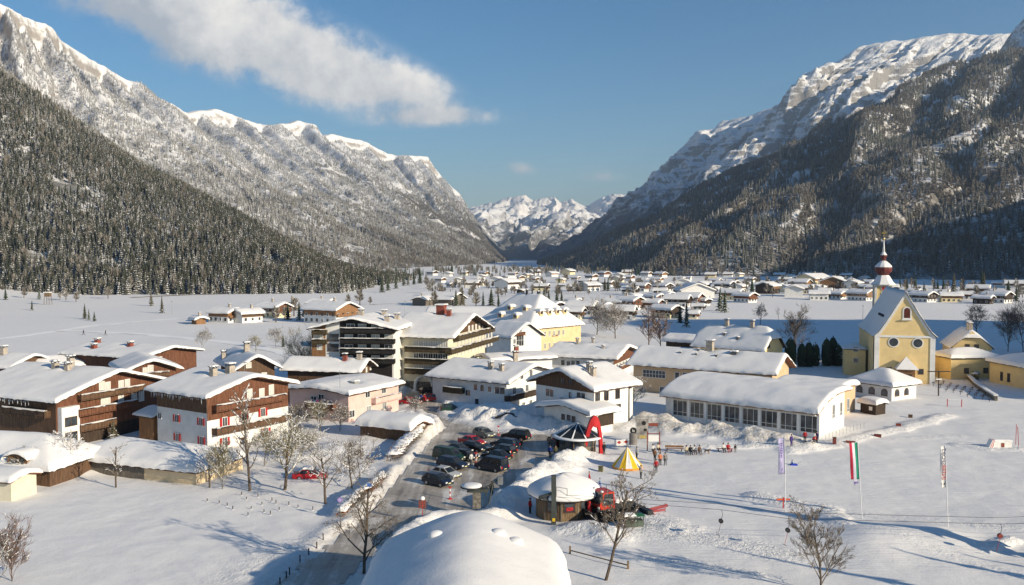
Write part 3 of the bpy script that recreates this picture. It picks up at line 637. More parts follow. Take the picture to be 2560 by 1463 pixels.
class House:
    def __init__(s, name, label, A=None, B=None, C=None, yb=None, Rp=None, rise=None, W=None, L=None, he=None, loc=None, yaw=0.0, og=1.1, oe=1.1, wall=WHITE, roof=WOOD, snow=.55,
                 hip=None, halfhip=None, prof=None, group=None, cat='house', wB=1.0, z0=None, steps=True, step=.6, lip=.2, sink=.8, dirv=None):
        if A is not None:
            if yb is not None:
                d = ray(*A); Yb = G(A[0], yb).y; he = CH + Yb * d.z / d.y
            a = G(*A, he); c = G(*C, he); d1 = Vector((c.x - a.x, c.y - a.y)); Lc = d1.length; d1 = d1.normalized()
            if B is not None:
                b = G(*B, he); ab = Vector((b.x - a.x, b.y - a.y)); d2 = Vector((-ab.y, ab.x)).normalized()
                if d2.dot(d1) < 0: d2 = -d2
                d = (d1 + d2 * wB).normalized(); sidev = Vector((-d.y, d.x)); Wp = ab.dot(sidev)
                if Wp < 0: sidev = -sidev; Wp = -Wp
                W = W or Wp
            else:
                d = d1; sidev = Vector((-d.y, d.x)) * (1 if W > 0 else -1); W = abs(W)
            if dirv is not None: d = Vector(dirv).normalized(); sidev = Vector((-d.y, d.x)); sidev = sidev if B is None or ab.dot(sidev) > 0 else -sidev; W = ab.dot(sidev) if B is not None else W
            L = L or Lc; ctr = Vector((a.x, a.y)) + sidev * W / 2 + d * L / 2
            xl = -d; yaw = math.atan2(xl.y, xl.x); loc = (ctr.x, ctr.y)
        s.W, s.L, s.he = W, L, he; s.yaw = yaw
        s.o = setp(empty(name, (loc[0], loc[1], (gz(*loc) if z0 is None else z0)), yaw), label, cat, group)
        s.M = Matrix.Translation(s.o.location) @ Matrix.Rotation(yaw, 4, 'Z'); s.Mi = s.M.inverted()
        xl = Vector((math.cos(yaw), math.sin(yaw))); yl = Vector((-xl.y, xl.x))
        s.sd = 1
        if A is not None: s.sd = 1 if (Vector((a.x, a.y)) - Vector(loc)).dot(yl) > 0 else -1
        else: s.sd = 1 if Vector(loc).dot(yl) < 0 else -1
        if Rp is not None:                      # ridge height from the gable apex in the photo
            g = s.M @ Vector((L / 2, 0, 0)); d = ray(*Rp); rise = max(.8, CH + g.y * d.z / d.y - he)
        rise = 2.2 if rise is None else rise; s.rise = rise; s.hr = he + rise; s.og, s.oe = og, oe
        if prof: s.zf = lambda x, y: np.interp(np.asarray(y, float) * s.sd / (W / 2), [q[0] for q in prof], [q[1] for q in prof]) + 0 * np.asarray(x)
        elif hip is not None: s.zf = lambda x, y: he + np.minimum(rise * (1 - np.abs(y) / (W / 2)), rise * (L / 2 - np.abs(x)) / hip)
        elif halfhip is not None: s.zf = lambda x, y: he + np.minimum(rise * (1 - np.abs(y) / (W / 2)), rise * (1 - halfhip) + (L / 2 - np.abs(x)) * 1.1)
        else: s.zf = lambda x, y: he + rise * (1 - np.abs(y) / (W / 2)) + 0 * np.asarray(x)
        # walls
        s.wx, s.wy = L / 2 - og, W / 2 - oe; ys = [-s.wy, s.wy]
        if prof: ys = [q[0] * s.wy for q in prof] if s.sd > 0 else [-q[0] * s.wy for q in prof][::-1]
        elif hip is None:
            ys = [-s.wy, 0, s.wy]
            if halfhip is not None: k = s.wy * halfhip; ys = [-s.wy, -k, k, s.wy]
        top = [(s.wx, y, float(s.zf(s.wx * (0 if halfhip is None else 1), y)) - .21) for y in ys]
        if hip is not None: top = [(s.wx, y, he + .02) for y in ys]
        poly = [(s.wx, ys[0], -sink)] + [(s.wx, ys[-1], -sink)] + top[::-1]
        MB().prism(poly[::-1], (-2 * s.wx, 0, 0)).build('wall', wall, s.o)
        s.top = top
        # roof and snow
        xs = np.array([-L / 2, L / 2]) if hip is None and halfhip is None else np.unique(np.r_[np.linspace(-L / 2, L / 2, 25), [k for k in ((-L / 2 + hip, L / 2 - hip) if hip else ())]])
        yy = np.array([q[0] * W / 2 for q in prof]) if prof else (np.array([-W / 2, 0, W / 2]) if hip is None and halfhip is None else np.linspace(-W / 2, W / 2, 25))
        s.roof = slab('roof', s.zf, xs, np.sort(yy), .2, roof, s.o)
        s.T = snow; s.co = {}
        if snow:
            rd = lambda x, y: s.zf(x, y)
            if not prof and hip is None and halfhip is None: rd = lambda x, y: he + rise * (1 - np.sqrt(np.asarray(y) ** 2 + .35) / (W / 2)) + 0 * np.asarray(x)
            s.snow = snow_sheet('snow_cap', rd, -L / 2 + .02, L / 2 + .06, -W / 2 - .08, W / 2 + .08, snow, SNOW, s.roof, (loc[0] * .37) % 9, step=step, lip=lip)
    def face(s, f):
        n = {'F': Vector((1, 0, 0)), 'K': Vector((-1, 0, 0)), 'S': Vector((0, s.sd, 0)), 'O': Vector((0, -s.sd, 0))}[f]
        return n, Vector((-n.y, n.x, 0)), (s.wx if f in 'FK' else s.wy)   # outward, viewer's right, distance
    def uz(s, f, px, py, off=0.0):             # where a photo pixel meets a facade
        n, r, D = s.face(f); o = s.Mi @ Vector((0, 0, CH)); d = s.Mi.to_3x3() @ ray(px, py); t = (D + off - o.dot(n)) / d.dot(n); p = o + d * t
        return p.dot(r), p.z
    def place(s, f, u, z, off=0.0): n, r, D = s.face(f); return n * (D + off) + r * u + Vector((0, 0, z)), math.atan2(n.y, n.x) + R(90)
    def win(s, f, u, z, w=1.0, h=1.25, style='m', fm=FRAME, pm=GLASS, shut=None, name='window', off=0.0):
        off = off + s.co.get(f, 0) * (off == 0); p, a = s.place(f, u, z, off); fmh, pmh = win_mesh(w, h, style, fm, pm); o = link(name, fmh, s.o, p, a); link('pane', pmh, o)
        if shut:
            for sg in (-1, 1):
                key = (w, h, shut.name, sg)
                if key not in _sh: _sh[key] = MB().box(*sorted((sg * (w / 2 + .11), sg * (w / 2 + .11 + w * .48))), -.11, -.03, -h / 2, h / 2).mesh('shutter', shut)
                link('shutter', _sh[key], o)
        return o
    def wpx(s, f, px, py, w=1.0, h=1.25, *a, **k): u, z = s.uz(f, px, py, k.get('off', 0.0)); return s.win(f, u, z, w, h, *a, **k)
    def row(s, f, p0, p1, n, w=1.0, h=1.25, *a, **k):
        u0, z0 = s.uz(f, *p0, k.get('off', 0.0)); u1, z1 = s.uz(f, *p1, k.get('off', 0.0))
        for i in range(n): t = i / max(1, n - 1); s.win(f, u0 + (u1 - u0) * t, z0 + (z1 - z0) * t * 0, w, h, *a, **k)
    def balc(s, f, u0, u1, z, depth=1.2, rh=.95, mt=WOOD, top=None, snow=True):
        u0, u1 = sorted((u0, u1)); p, a = s.place(f, (u0 + u1) / 2, z); w = u1 - u0; b = MB().box(-w/2, w/2, -depth, 0, -.14, 0)
        o = b.build('balcony', mt, s.o, loc=p, rz=a); r = MB().box(-w/2, w/2, -depth - .05, -depth, .06, rh); r.box(-w/2 - .05, -w/2, -depth, 0, .06, rh); r.box(w/2, w/2 + .05, -depth, 0, .06, rh)
        for i in range(int(w / 2.4) + 2): q = -w/2 + w * i / (int(w / 2.4) + 1); r.box(q - .05, q + .05, -depth - .09, -depth - .05, -.3, rh + .02)
        r.build('railing', mt, o); h = MB().box(-w/2 - .08, w/2 + .08, -depth - .12, -depth + .06, rh + .03, rh + .10); h.build('handrail', top or mt, o)
        if snow: snow_sheet('snow_strip', lambda x, y: rh + .1 + 0 * x, -w/2, w/2, -depth - .1, -depth + .04, .1, SNOW, o, u0, step=.8, edge=.06, lip=.02) if w > 3 else None
        return o
    def bpx(s, f, p0, p1, depth=1.2, rh=.95, mt=WOOD, top=None, zmid=True, **k):
        u0, z0 = s.uz(f, *p0, depth); u1, z1 = s.uz(f, *p1, depth); return s.balc(f, u0, u1, (z0 + z1) / 2 if zmid else z0, depth, rh, mt, top, **k)
    def clad(s, f, z, mt=WOOD, u0=None, u1=None, th=.06, z1=None):
        n, r, D = s.face(f); s.co[f] = th + .003
        if f in 'FK':
            b = s.wy - .004; zt = lambda y: float(s.zf(0, y)) - .23; hgt = sorted({-b, 0.0, b} | {q[1] for q in s.top}); hgt = [y for y in hgt if abs(y) <= b]
            lo = z; pts = [(y, max(zt(y), lo + .01)) for y in hgt]; poly = [(-b, lo), (b, lo)] + pts[::-1]
            if u0 is not None: poly = [(u0, lo), (u1, lo)] + [(y, min(zz, z1 or 99)) for y, zz in ([(u1, zt(u1))] + ([(0, zt(0))] if u0 < 0 < u1 else []) + [(u0, zt(u0))])]
            P = [n * (D + .002) + r * u + Vector((0, 0, zz)) for u, zz in poly]
        else:
            b = s.wx - .004; a0, a1 = (-b if u0 is None else u0), (b if u1 is None else u1); zt = z1 or s.he - .03 + s.rise * s.oe / (s.W / 2) - .21
            P = [n * (D + .002) + r * u + Vector((0, 0, zz)) for u, zz in ((a0, z), (a1, z), (a1, zt), (a0, zt))]
        return MB().prism(P, n * th).build('cladding', mt, s.o)
    def cpx(s, f, px, py, mt=WOOD, **k): return s.clad(f, s.uz(f, px, py)[1], mt, **k)
    def chim(s, x, y, h=1.1, w=.7, mt=CHIM, d=None, cap=True):
        if getattr(s, 'snow', None):            # the snow melts back around a warm chimney
            for v in s.snow.data.vertices:
                q = ((v.co.x - x) ** 2 + (v.co.y - y) ** 2) / (w * 1.15) ** 2
                if q < 6: v.co.z -= s.T * .85 * math.exp(-q * 1.3)
        z = float(s.zf(x, y)); d = d or w; c = MB().box(x - w/2, x + w/2, y - d/2, y + d/2, z - .5, z + s.T + h).build('chimney', mt, s.o)
        zt = z + s.T + h
        if cap:
            b = MB(); [b.box(x + sx*w*.42 - .05, x + sx*w*.42 + .05, y + sy*d*.42 - .05, y + sy*d*.42 + .05, zt, zt + .25) for sx in (-1, 1) for sy in (-1, 1)]; b.box(x - w*.68, x + w*.68, y - d*.68, y + d*.68, zt + .25, zt + .33); b.build('chimney_cap', DARKM, c)
        else: zt -= .3
        snow_sheet('snow_cap', lambda X, Y: zt + .33 + 0 * X, x - w*.66, x + w*.66, y - d*.66, y + d*.66, .22, SNOW, c, x, step=.3, edge=.3, lip=.02)
        return c
    def rpx(s, px, py):                        # where a photo pixel meets the snow on the roof
        d = ray(px, py); d = d / d.y; lo = None
        c = s.o.location.y; t = c - s.L - s.W
        while t < c + s.L + s.W:
            p = s.Mi @ (Vector((0, 0, CH)) + d * t)
            if abs(p.x) < s.L / 2 and abs(p.y) < s.W / 2 and p.z < float(s.zf(p.x, p.y)) + s.T: return p.x, p.y
            t += .15
        return 0.0, 0.0
    def chpx(s, px, py, *a, **k): x, y = s.rpx(px, py); return s.chim(x, y, *a, **k)
    def icicles(s, f, u0, u1, n, z=None, lmax=.9):
        rnd = random.Random(n); b = MB(); nn, r, D = s.face(f); D += (s.oe if f in 'SO' else s.og) - .03; z = s.he - .2 if z is None else z
        for i in range(n):
            u = u0 + (u1 - u0) * (i + rnd.random()) / n; l = rnd.uniform(.15, 1) ** 1.6 * lmax; p = nn * D + r * u + Vector((0, 0, z)); b.tube([p, p + Vector((0, 0, -l))], [.05, .008], 5)
        setp(b.build('icicles', ICICLE, s.roof), kind='stuff')
def Zm(ox, oy, k): return lambda x, y: (ox + x / k, oy + y / k)
z1, z2, z3, z4, z5, z6, z7 = Zm(0, 820, 3.467), Zm(600, 740, 3.467), Zm(1000, 780, 3.467), Zm(1540, 780, 3.467), Zm(2000, 560, 3.309), Zm(980, 1040, 4.854), Zm(1280, 1040, 4.854)

def near_buildings():
    # --- big red-brown chalet hotel at the left edge
    h = House('chalet_hotel', 'large red brown chalet with stacked balconies and a white corner tower at the left edge', z1(480,640), z1(1385,450), z1(0,550), 1128, z1(990,362), L=24, og=1.6, oe=1.3, wall=WOODD, roof=WOODD)  # dark wall colour also stands in for the deep shade low on the front
    h.cpx('F', *z1(600,905), WOODR); h.clad('S', 1.8, WOOD); 
    for q in ((878,500),(930,505),(1046,492),(1100,480)): h.wpx('F', *z1(*q), .9, 1.3, 'm', FRAME, CURTAIN)
    for q in ((895,650),(928,645),(1045,628),(1160,608),(1222,590)): h.wpx('F', *z1(*q), .95, 1.6, 'm', FRAME, CURTAIN)
    h.bpx('F', z1(705,618), z1(1255,545), 1.0, .8, WOOD); h.bpx('F', z1(690,770), z1(1195,668), 1.2, .95, WOODR); h.bpx('F', z1(700,885), z1(1010,850), 1.2, .95, WOOD)
    h.bpx('S', z1(20,715), z1(390,800), 1.0, .95, WOOD); h.icicles('S', -8, 6, 40)
    for x in (0,): 
        t = MB().box(h.wx - 2.2, h.wx + .9, h.sd * h.wy - 1.6 * h.sd if h.sd < 0 else h.wy - 2.2, (h.wy + .5) if h.sd > 0 else -h.wy + 1.8, -.5, h.he - 1.0) if False else MB().box(h.wx - .01, h.wx + 1.0, min(h.sd*(h.wy-3.4), h.sd*(h.wy-.2)), max(h.sd*(h.wy-3.4), h.sd*(h.wy-.2)), -.6, h.he - 1.1)
        t.build('corner_tower', WHITE, h.o)
    for zz in (1.8, 4.2): h.win('F', (h.wy - 1.8) * (-1 if h.face('F')[1].y * h.sd < 0 else 1) * (1), zz, 2.0, 1.3, 'm', FRAMEB, GLASS, off=1.0)
    h.chpx(43, 884, 1.0, .9, CHIM); h.chpx(138, 917, .6, .9); h.chpx(170, 921, .6, .9)
    # --- roofs stacked behind it
    h = House('chalet', 'brown gabled chalet tucked close behind the large red brown chalet', z1(1060,395), z1(1600,365), z1(760,290), None, z1(1285,282), he=7.2, L=16, og=1.4, wall=WOODR, roof=WOODD)
    for q in ((1305,350),(1262,370),(1385,400)): h.wpx('F', *z1(*q), .9, 1.1, 'm', FRAME, CURTAIN)
    h.bpx('F', z1(1210,420), z1(1470,425), .9, .8, WOOD)
    h = House('chalet', 'wide low chalet with three red chimneys on its snowy roof, left background', z1(1235,270), z1(1655,190), z1(700,205), None, z1(1480,168), he=7.4, L=26, og=1.4, wall=WOODR, roof=WOODD)
    h.wpx('F', *z1(1390,270), .8, 1.0, 'm', FRAME, CURTAIN)
    for q in ((846,122),(1130,150),(816,168)): h.chpx(*z1(*q), .5, 1.0, BRICK)
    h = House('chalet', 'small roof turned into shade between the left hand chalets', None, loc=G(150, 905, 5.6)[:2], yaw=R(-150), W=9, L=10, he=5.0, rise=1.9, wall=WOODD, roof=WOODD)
    h = House('chalet', 'snow buried roof with one square chimney at the far left edge', None, loc=G(36, 905, 6)[:2], yaw=R(-20), W=13, L=13, he=5.6, rise=2.4, wall=WOOD, roof=WOODD)
    h.chim(-2, -1, 1.2, 1.1)
    # --- white chalet with red shutters
    h = House('chalet', 'white chalet with red and white shutters under a broad brown upper storey', z1(1785,618), z2(505,762), z1(1262,540), 1136, z2(135,700), og=1.5, oe=1.3, L=15.5, wall=WHITE, roof=WOOD)
    h.cpx('S', *z1(1660,722), WOOD); h.cpx('F', *z1(2050,760), WOODR)
    for q in ((1535,782),(1745,812),(1540,945),(1750,975)): h.wpx('S', *z1(*q), .75, 1.15, 'm', FRAME, GLASS, REDP)
    for q in ((1945,812),(2110,772)): h.wpx('F', *z1(*q), .8, 1.3, 'm', FRAME, GLASS, REDP)
    for q in ((30,1045),(195,1008),(222,1180)): h.wpx('F', *z2(*q), .8, 1.3, 'm', FRAME, GLASS, REDP)
    h.wpx('F', *z1(1945,985), .8, 1.3, 'm', FRAME, GLASS, REDP); h.wpx('F', *z1(2110,1010), 1.3, 2.2, 'p', FRAMEB, WOODD, name='door')
    for q in ((185,845),(268,812),(80,850)): h.wpx('F', *z2(*q), .9, 1.5, 'm', FRAME, CURTAIN)
    h.bpx('F', z1(1878,735), z2(400,890), 1.2, .9, WOODR); h.bpx('F', z1(1880,925), z2(440,1075), 1.2, .9, WOOD)
    h.icicles('S', -6, 7, 36); h.chpx(*z1(1850,400), .9, .9); h.chpx(*z1(1995,368), .8, 1.1)
    an = House('annex', 'small brown lean-to with snowy roof on the left of the red shuttered chalet', None, loc=G(398, 1056, 2.5)[:2], yaw=h.yaw + R(180), W=6, L=5, he=4.1, rise=.9, wall=WOODO, roof=WOODD, oe=.6, og=.6, snow=.45)
    an.wpx('S', *z1(1385,760), .8, .9)
    # --- pink house
    h = House('house', 'pink rendered house with brown balcony and washing line in the village centre', z2(945,857), z2(385,797), z2(1410,752), 1060, z2(800,790), og=.9, oe=.9, wall=PINK, roof=WOOD, snow=.7)
    for q in ((1105,850),(1245,815)): h.wpx('S', *z2(*q), 1.2, 1.2)
    for q in ((1115,985),(1250,955)): h.wpx('S', *z2(*q), 1.3, 1.3, 'm', FRAME, SHUT)
    for q in ((905,1028),): h.wpx('F', *z2(*q), .7, 1.2)
    h.wpx('S', *z2(970,1022), 1.3, 1.2)
    for q in ((705,890),(640,905)): h.wpx('F', *z2(*q), 1.2, 1.5)
    for q in ((590,1052),(706,1022)): h.wpx('F', *z2(*q), 1.2, 1.2)
    h.bpx('F', z2(565,1005), z2(805,955), 1.1, 1.0, WOODR); h.bpx('S', z2(1175,925), z2(1398,890), 1.0, .95, PINK)
    b = h.bpx('F', z2(800,905), z2(1040,905), .5, .9, PINK, FRAMEB) if False else None
    cl = MB(); rnd = random.Random(4)
    n, r, D = h.face('F')
    for i in range(7):
        u, z = h.uz('F', *z2(575 + i * 22, 915 - i * 4), .9); p = n * (D + .9) + r * u + Vector((0, 0, z))
        o = MB().prism([p, p + r * .42, p + r * .40 + Vector((0, 0, -.75)), p + r * .03 + Vector((0, 0, -.7))], n * .03).build('laundry', mat('laundry%d' % i, [(.5,.05,.06),(.7,.7,.7),(.10,.18,.4),(.2,.35,.5),(.6,.1,.25),(.12,.12,.13),(.35,.3,.5)][i]), h.o)
    h.chpx(*z2(990,745), .1, 1.1, SHUT, cap=False); 
    # --- brown gable left of the bare bush
    h = House('chalet', 'brown gabled chalet between the red shuttered chalet and the dark hotel', z1(2030,372), z2(402,637), z1(1600,300), None, z2(145,512), he=7.6, L=19, og=1.6, wall=WOOD, roof=WOODD)
    h.wpx('F', *z2(75,600), .9, 1.0, 'm', FRAME, CURTAIN); h.wpx('F', *z2(210,690), .9, 1.1, 'm', FRAME, CURTAIN); h.chpx(*z1(1675,235), .9, .9); h.chpx(*z1(1940,250), .9, .9); h.chpx(*z1(1765,195), .9, 1.0)
    # --- long roof with brown gable right of the bush
    h = House('chalet', 'long low building with timber gable beyond the pink house', z2(1045,662), z2(1252,612), z2(290,658), None, z2(1135,548), he=6.6, og=1.4, wall=WOOD, roof=WOODD)
    for q in ((1095,640),(1130,620)): h.wpx('F', *z2(*q), .7, 1.0, 'm', FRAME, CURTAIN)
    h.chpx(*z2(910,545), .7, .8, BRICK); h.chpx(*z2(1035,530), .6, .9)
    # --- dark hotel
    h = House('hotel', 'dark timber hotel with five tiers of black balconies facing the village', z2(575,290), z2(1345,305), z2(940,178), 986, z2(1010,198), L=20, og=1.7, oe=1.3, wall=WHITE, roof=WOODD)
    u0, _ = h.uz('F', *z2(868,450)); u1, _ = h.uz('F', *z2(1330,450)); h.clad('F', -.5, BLACKW, u0=u0, u1=u1 - .3)
    for zy in (312, 402, 490, 575): h.bpx('F', z2(868, zy), z2(1332, zy + 16), 1.4, .95, BLACKW)
    for zy in (270, 362, 450, 545): 
        for x in ((960, 1060, 1175) if zy < 300 else (945, 1060, 1175, 1290)): h.wpx('F', *z2(x, zy), 1.7, 1.3, 'm', FRAME, CURTAIN if (x + zy) % 3 else GLASS)
    for q in ((808,362),(808,448)): h.wpx('F', *z2(*q), 2.3, 1.5, 'm', FRAMEB, GLASS)
    u0, _ = h.uz('F', *z2(622,400)); u1, _ = h.uz('F', *z2(742,400)); h.clad('F', 1.0, WOODO, u0=u0, u1=u1)
    for zy in (330, 412): h.bpx('F', z2(622, zy), z2(742, zy + 4), 1.1, .9, WOODG)
    for q in ((660,370),(700,370),(690,435)): h.wpx('F', *z2(*q), 1.0, 1.5, 'm', FRAME, CURTAIN)
    for q in ((1250,165),(1275,215),(1360,195),(1050,160)): h.chpx(*z2(*q), .8, 1.0, CHIM)
    # --- green-balcony hotel
    h = House('hotel', 'tall cream hotel with green trimmed balconies and a steep white roof', z3(468,228), z3(888,142), z3(13,218), 985, z3(697,22), L=17, og=2.0, oe=1.5, wall=CREAM, roof=WOODD)
    h.clad('F', h.he + .3, WOOD)
    h.row('F', z3(595,150), z3(742,122), 6, 1.0, 1.5, 'm', FRAME, CURTAIN); h.row('F', z3(505,268), z3(790,212), 11, .95, 1.7, 'm', FRAME, CURTAIN); h.row('F', z3(505,345), z3(790,300), 11, .95, 1.6, 'm', FRAME, CURTAIN)
    h.bpx('F', z3(505,232), z3(822,178), 1.3, 1.0, WOODG, GREEN); h.bpx('F', z3(445,345), z3(855,260), 1.5, 1.0, WOODG, GREEN)
    for zy in (285, 392, 480): h.row('S', z3(140, zy), z3(392, zy + 3), 7, 1.0, 1.8, 'm', FRAME, CURTAIN if zy != 392 else GLASS)
    for zy in (345, 448, 535): h.bpx('S', z3(40, zy), z3(432, zy + 4), 1.4, 1.0, WOODG, GREEN)
    h.chpx(*z2(1693,135), 1.6, 1.9, BRICK, cap=False); h.chpx(*z2(1812,160), .9, .9, BRICK); 
    ar = MB(); p, a = h.place('S', h.uz('S', *z3(210,600))[0], 0, .2)
    ar.tube([(2.1 * math.cos(k), 0, 1.2 + 2.3 * math.sin(k)) for k in np.linspace(0, math.pi, 14)], .35, 6); ar.box(-2.4, -1.8, -.3, .3, -.5, 1.3); ar.box(1.8, 2.4, -.3, .3, -.5, 1.3); ar.build('entrance_arch', FRAME, h.o, loc=p, rz=a)
    h.clad('S', -.4, STONE, z1=2.2, th=.05)
    # --- yellow hotel with dormers
    h = House('hotel', 'pale yellow hotel with a high hipped roof and snow capped dormers', z3(1130,150), z3(1455,98), z3(900,120), 915, None, rise=8.5, L=22, hip=6.5, og=.7, oe=.7, wall=OCHRE, roof=WOODD, snow=.6)
    h.row('F', z3(1172,200), z3(1415,150), 7, .75, 1.4, 'm', FRAME, GLASSW); h.row('F', z3(1172,305), z3(1415,255), 7, .75, 1.4, 'm', FRAME, GLASSW)
    def dormer(x, y, yaw):
        z = float(h.zf(x, y)); d = MB().box(-.7, .8, -.7, .7, z - .3, z + 1.3).build('dormer', OCHRE, h.o, loc=(x, y, 0), rz=yaw)
        snow_sheet('snow_cap', lambda X, Y: z + 1.3 - .25 * np.abs(Y) + 0 * X, -1.2, 1.3, -1.15, 1.15, .6, SNOW, d, x, step=.4); w = MB().box(.8, .86, -.45, .45, z + .3, z + 1.1).build('pane', GLASS, d)
    for y in (-5, -1.5, 2, 5.2): dormer(h.L / 2 - 2.6, y, 0)
    for x in (-3, 3): dormer(x, h.sd * (h.W / 2 - 3.2), h.sd * R(90)); dormer(x + 1, h.sd * (h.W / 2 - 6), h.sd * R(90))
    for x, y in ((-1, 0), (3, .5)): h.chim(x, y, 1.0, .5, DARKM, cap=False)
    lt = MB(); rnd = random.Random(3); u, z = h.uz('F', *z3(1345,212))
    for i in range(9): lt.box(-1.4 + i * .33, -1.2 + i * .33, -.05, 0, 0, rnd.choice((.3, .42, .5)))
    pp, aa = h.place('F', u, z); lt.build('lettering', FRAMEB, h.o, loc=pp, rz=aa)
    h = House('house', 'narrow white gabled wing with tall window joined to the yellow hotel', z3(965,228), z3(1128,190), z3(835,195), 926, z3(1050,92), L=11, og=.8, oe=.6, wall=WHITE, roof=WOODD)
    h.wpx('F', *z3(1040,245), 2.6, 3.0, 'g', FRAME, GLASS); h.bpx('F', z3(1003,208), z3(1085,196), .6, .7, WOODR); h.wpx('F', *z3(992,255), .7, 1.2); h.wpx('F', *z3(1040,155), 1.1, 1.0)
    # --- white house with long roof
    h = House('house', 'white house with rows of small dark windows and a long snowy roof beside the road', z3(945,628), z3(1318,522), z3(270,548), 1028, z3(1160,468), og=1.3, oe=1.1, wall=WHITE, roof=WOODD, snow=.6)
    for q, w_, h_ in (((655,652),.8,1.2),((713,660),.8,1.2),((778,670),.8,1.0),((865,682),2.4,1.3),((590,702),1.2,1.1),((667,778),.9,1.2),((745,818),.9,1.2),((850,818),1.0,.7)): h.wpx('S', *z3(*q), w_, h_, 'm' if w_ > 1 else 'p', FRAME, GLASS)
    for q in ((1135,532),(1055,552),(990,682),(1100,660),(1195,632),(1070,812),(1132,792),(1195,777)): h.wpx('F', *z3(*q), .95, 1.3, 'm', FRAME, GLASS)
    h.bpx('F', z3(950,765), z3(1232,712), 1.2, 1.0, WOODD); h.bpx('S', z3(372,690), z3(530,708), 1.2, 1.0, WOODG)
    h.chpx(*z3(785,485), .9, .8); h.chpx(*z3(880,500), .8, .8)
    # --- brown-gable white house
    h = House('house', 'white house with a dark brown gable and a bare ridge of chimneys, centre', z3(1680,698), z3(1143,602), z3(2062,628), 1082, z3(1405,508), og=1.3, oe=1.1, wall=WHITE, roof=WOOD, snow=.7)
    h.cpx('F', *z3(1450,668), WOOD)
    for q, w_, h_ in (((1300,700),1.9,1.3),((1475,722),.5,1.1),((1572,728),2.0,1.1),((1410,760),1.0,.7)): h.wpx('F', *z3(*q), w_, h_, 'm' if w_ > 1 else 'p', FRAME, GLASS)
    for q in ((1410,600),(1480,606)): h.wpx('F', *z3(*q), .9, 1.0, 'm', FRAMEB, GLASS)
    for q in ((1712,742),(1787,727),(1885,712)): h.wpx('S', *z3(*q), 1.0, 1.5, 'm', FRAMEB, GLASS)
    h.wpx('S', *z3(1890,825), 1.2, .9, 'm', FRAMEB, GLASS); h.chpx(*z3(1640,500), 1.0, .8); h.chpx(*z3(1675,540), 1.0, .8)
    # --- garage with curved white roof
    h = House('garage', 'low white garage with a thick curling snow roof beside the car park', z3(1650,918), z3(1180,832), z3(1915,868), 1095, z3(1420,818), og=1.1, oe=1.0, wall=WHITE, roof=WOODD, snow=.8)
    for q in ((1415,910),(1462,918),(1505,930)): h.wpx('F', *z3(*q), .7, .9, 'p', FRAMEB, GLASS)
    h.wpx('S', *z3(1775,925), 4.2, 2.2, 'p', FRAMEB, WOODD, name='garage_door')
    # --- house behind, brown and white
    h = House('house', 'white house under a wide snow roof with deep brown gable right of the yellow hotel', z3(1890,412), z3(2030,330), z3(1255,378), 955, z3(1995,298), og=1.4, oe=1.1, wall=WHITE, roof=WOODD, snow=.7)
    h.clad('F', h.he - 1.5, WOODR)
    for q in ((1412,440),(1500,445),(1542,447),(1460,450)): h.wpx('S', *z3(*q), .9, 1.3, 'p', FRAME, GLASS)
    h.row('F', z3(1880,478), z3(1960,450), 4, .9, 1.4, 'm', FRAME, GLASS); h.bpx('F', z3(1880,505), z3(2010,470), 1.1, .9, WOODR); h.chpx(*z3(1538,270), .9, .7); h.chpx(*z3(1843,250), .8, .6); h.chpx(*z3(1760,310), .2, .6, CHIM)
    # --- low house behind the white house
    h = House('house', 'low snow covered house squeezed behind the white house', z3(780,425), z3(640,398), z3(1205,415), None, z3(700,378), he=6.2, L=17, W=10, og=1.0, wall=WHITE, roof=WOODD)
    h.chpx(*z3(885,345), 1.0, .9, BRICK); h.chpx(*z3(1000,440), 1.0, .9)
    # --- long beige building
    h = House('house', 'long beige school building with a strip window and wide snowy roof', z4(1392,543), z4(1600,452), z4(95,448), 1012, z4(1505,368), og=1.2, oe=1.2, wall=BEIGE, roof=WOODR, snow=.6, W=15)
    h.wpx('S', *z4(330,538), 5.2, 1.5, 'g', FRAME, GLASS)
    for q, w_, h_ in (((530,552),.9,1.4),((596,552),.9,1.2),((222,672),.8,1.4),((402,678),1.2,1.4)): h.wpx('S', *z4(*q), w_, h_, 'p', FRAME, GLASS)
    for q in ((557,352),(695,368),(870,380),(715,328)): h.chpx(*z4(*q), .1, .35, METAL, cap=False)
    h.chpx(*z4(1078,325), 1.3, 1.4, CHIM); h.chpx(*z4(1025,350), .1, 1.2, METAL, cap=False)
    # --- sports hall
    A, C = z4(1757,888), z4(410,718); d = ray(*A); he = CH + (G(2053, 1099).y - .6) * d.z / d.y
    pr = [(1, he), (.8, he + .75), (.55, he + 1.45), (.25, he + 2.0), (-.1, he + 2.35), (-.5, he + 2.45), (-1, he + 2.3)][::-1]
    h = House('sports_hall', 'white sports hall with a curved snow roof and a long glazed front', A, z4(2175,680), C, None, None, he=he, W=15.2, wB=.6, prof=pr, og=.9, oe=.8, wall=WHITE, roof=WOODO, snow=.75, cat='hall')
    xs = [(500,615),(648,760),(795,912),(947,1068),(1103,1230),(1263,1397),(1432,1567),(1603,1745)]
    for a, b in xs:
        fa = (a - 440) / 1315; yt = 735 + fa * 165; u0, zt = h.uz('S', *z4(a, yt)); u1, _ = h.uz('S', *z4(b, yt + 16)); w_ = u1 - u0
        h.win('S', (u0 + u1) / 2, 2.05 + .25, w_, 2.7, 'h', FRAME, GLASS)
    for i in range(9):
        u0 = h.uz('S', *z4((490, 632, 777, 930, 1086, 1247, 1415, 1585, 1757)[i], 800))[0]; p, a = h.place('S', u0, 0); MB().box(-.22, .22, -.16, 0, -.5, he - .25).build('pillar', FRAME, h.o, loc=p, rz=a)
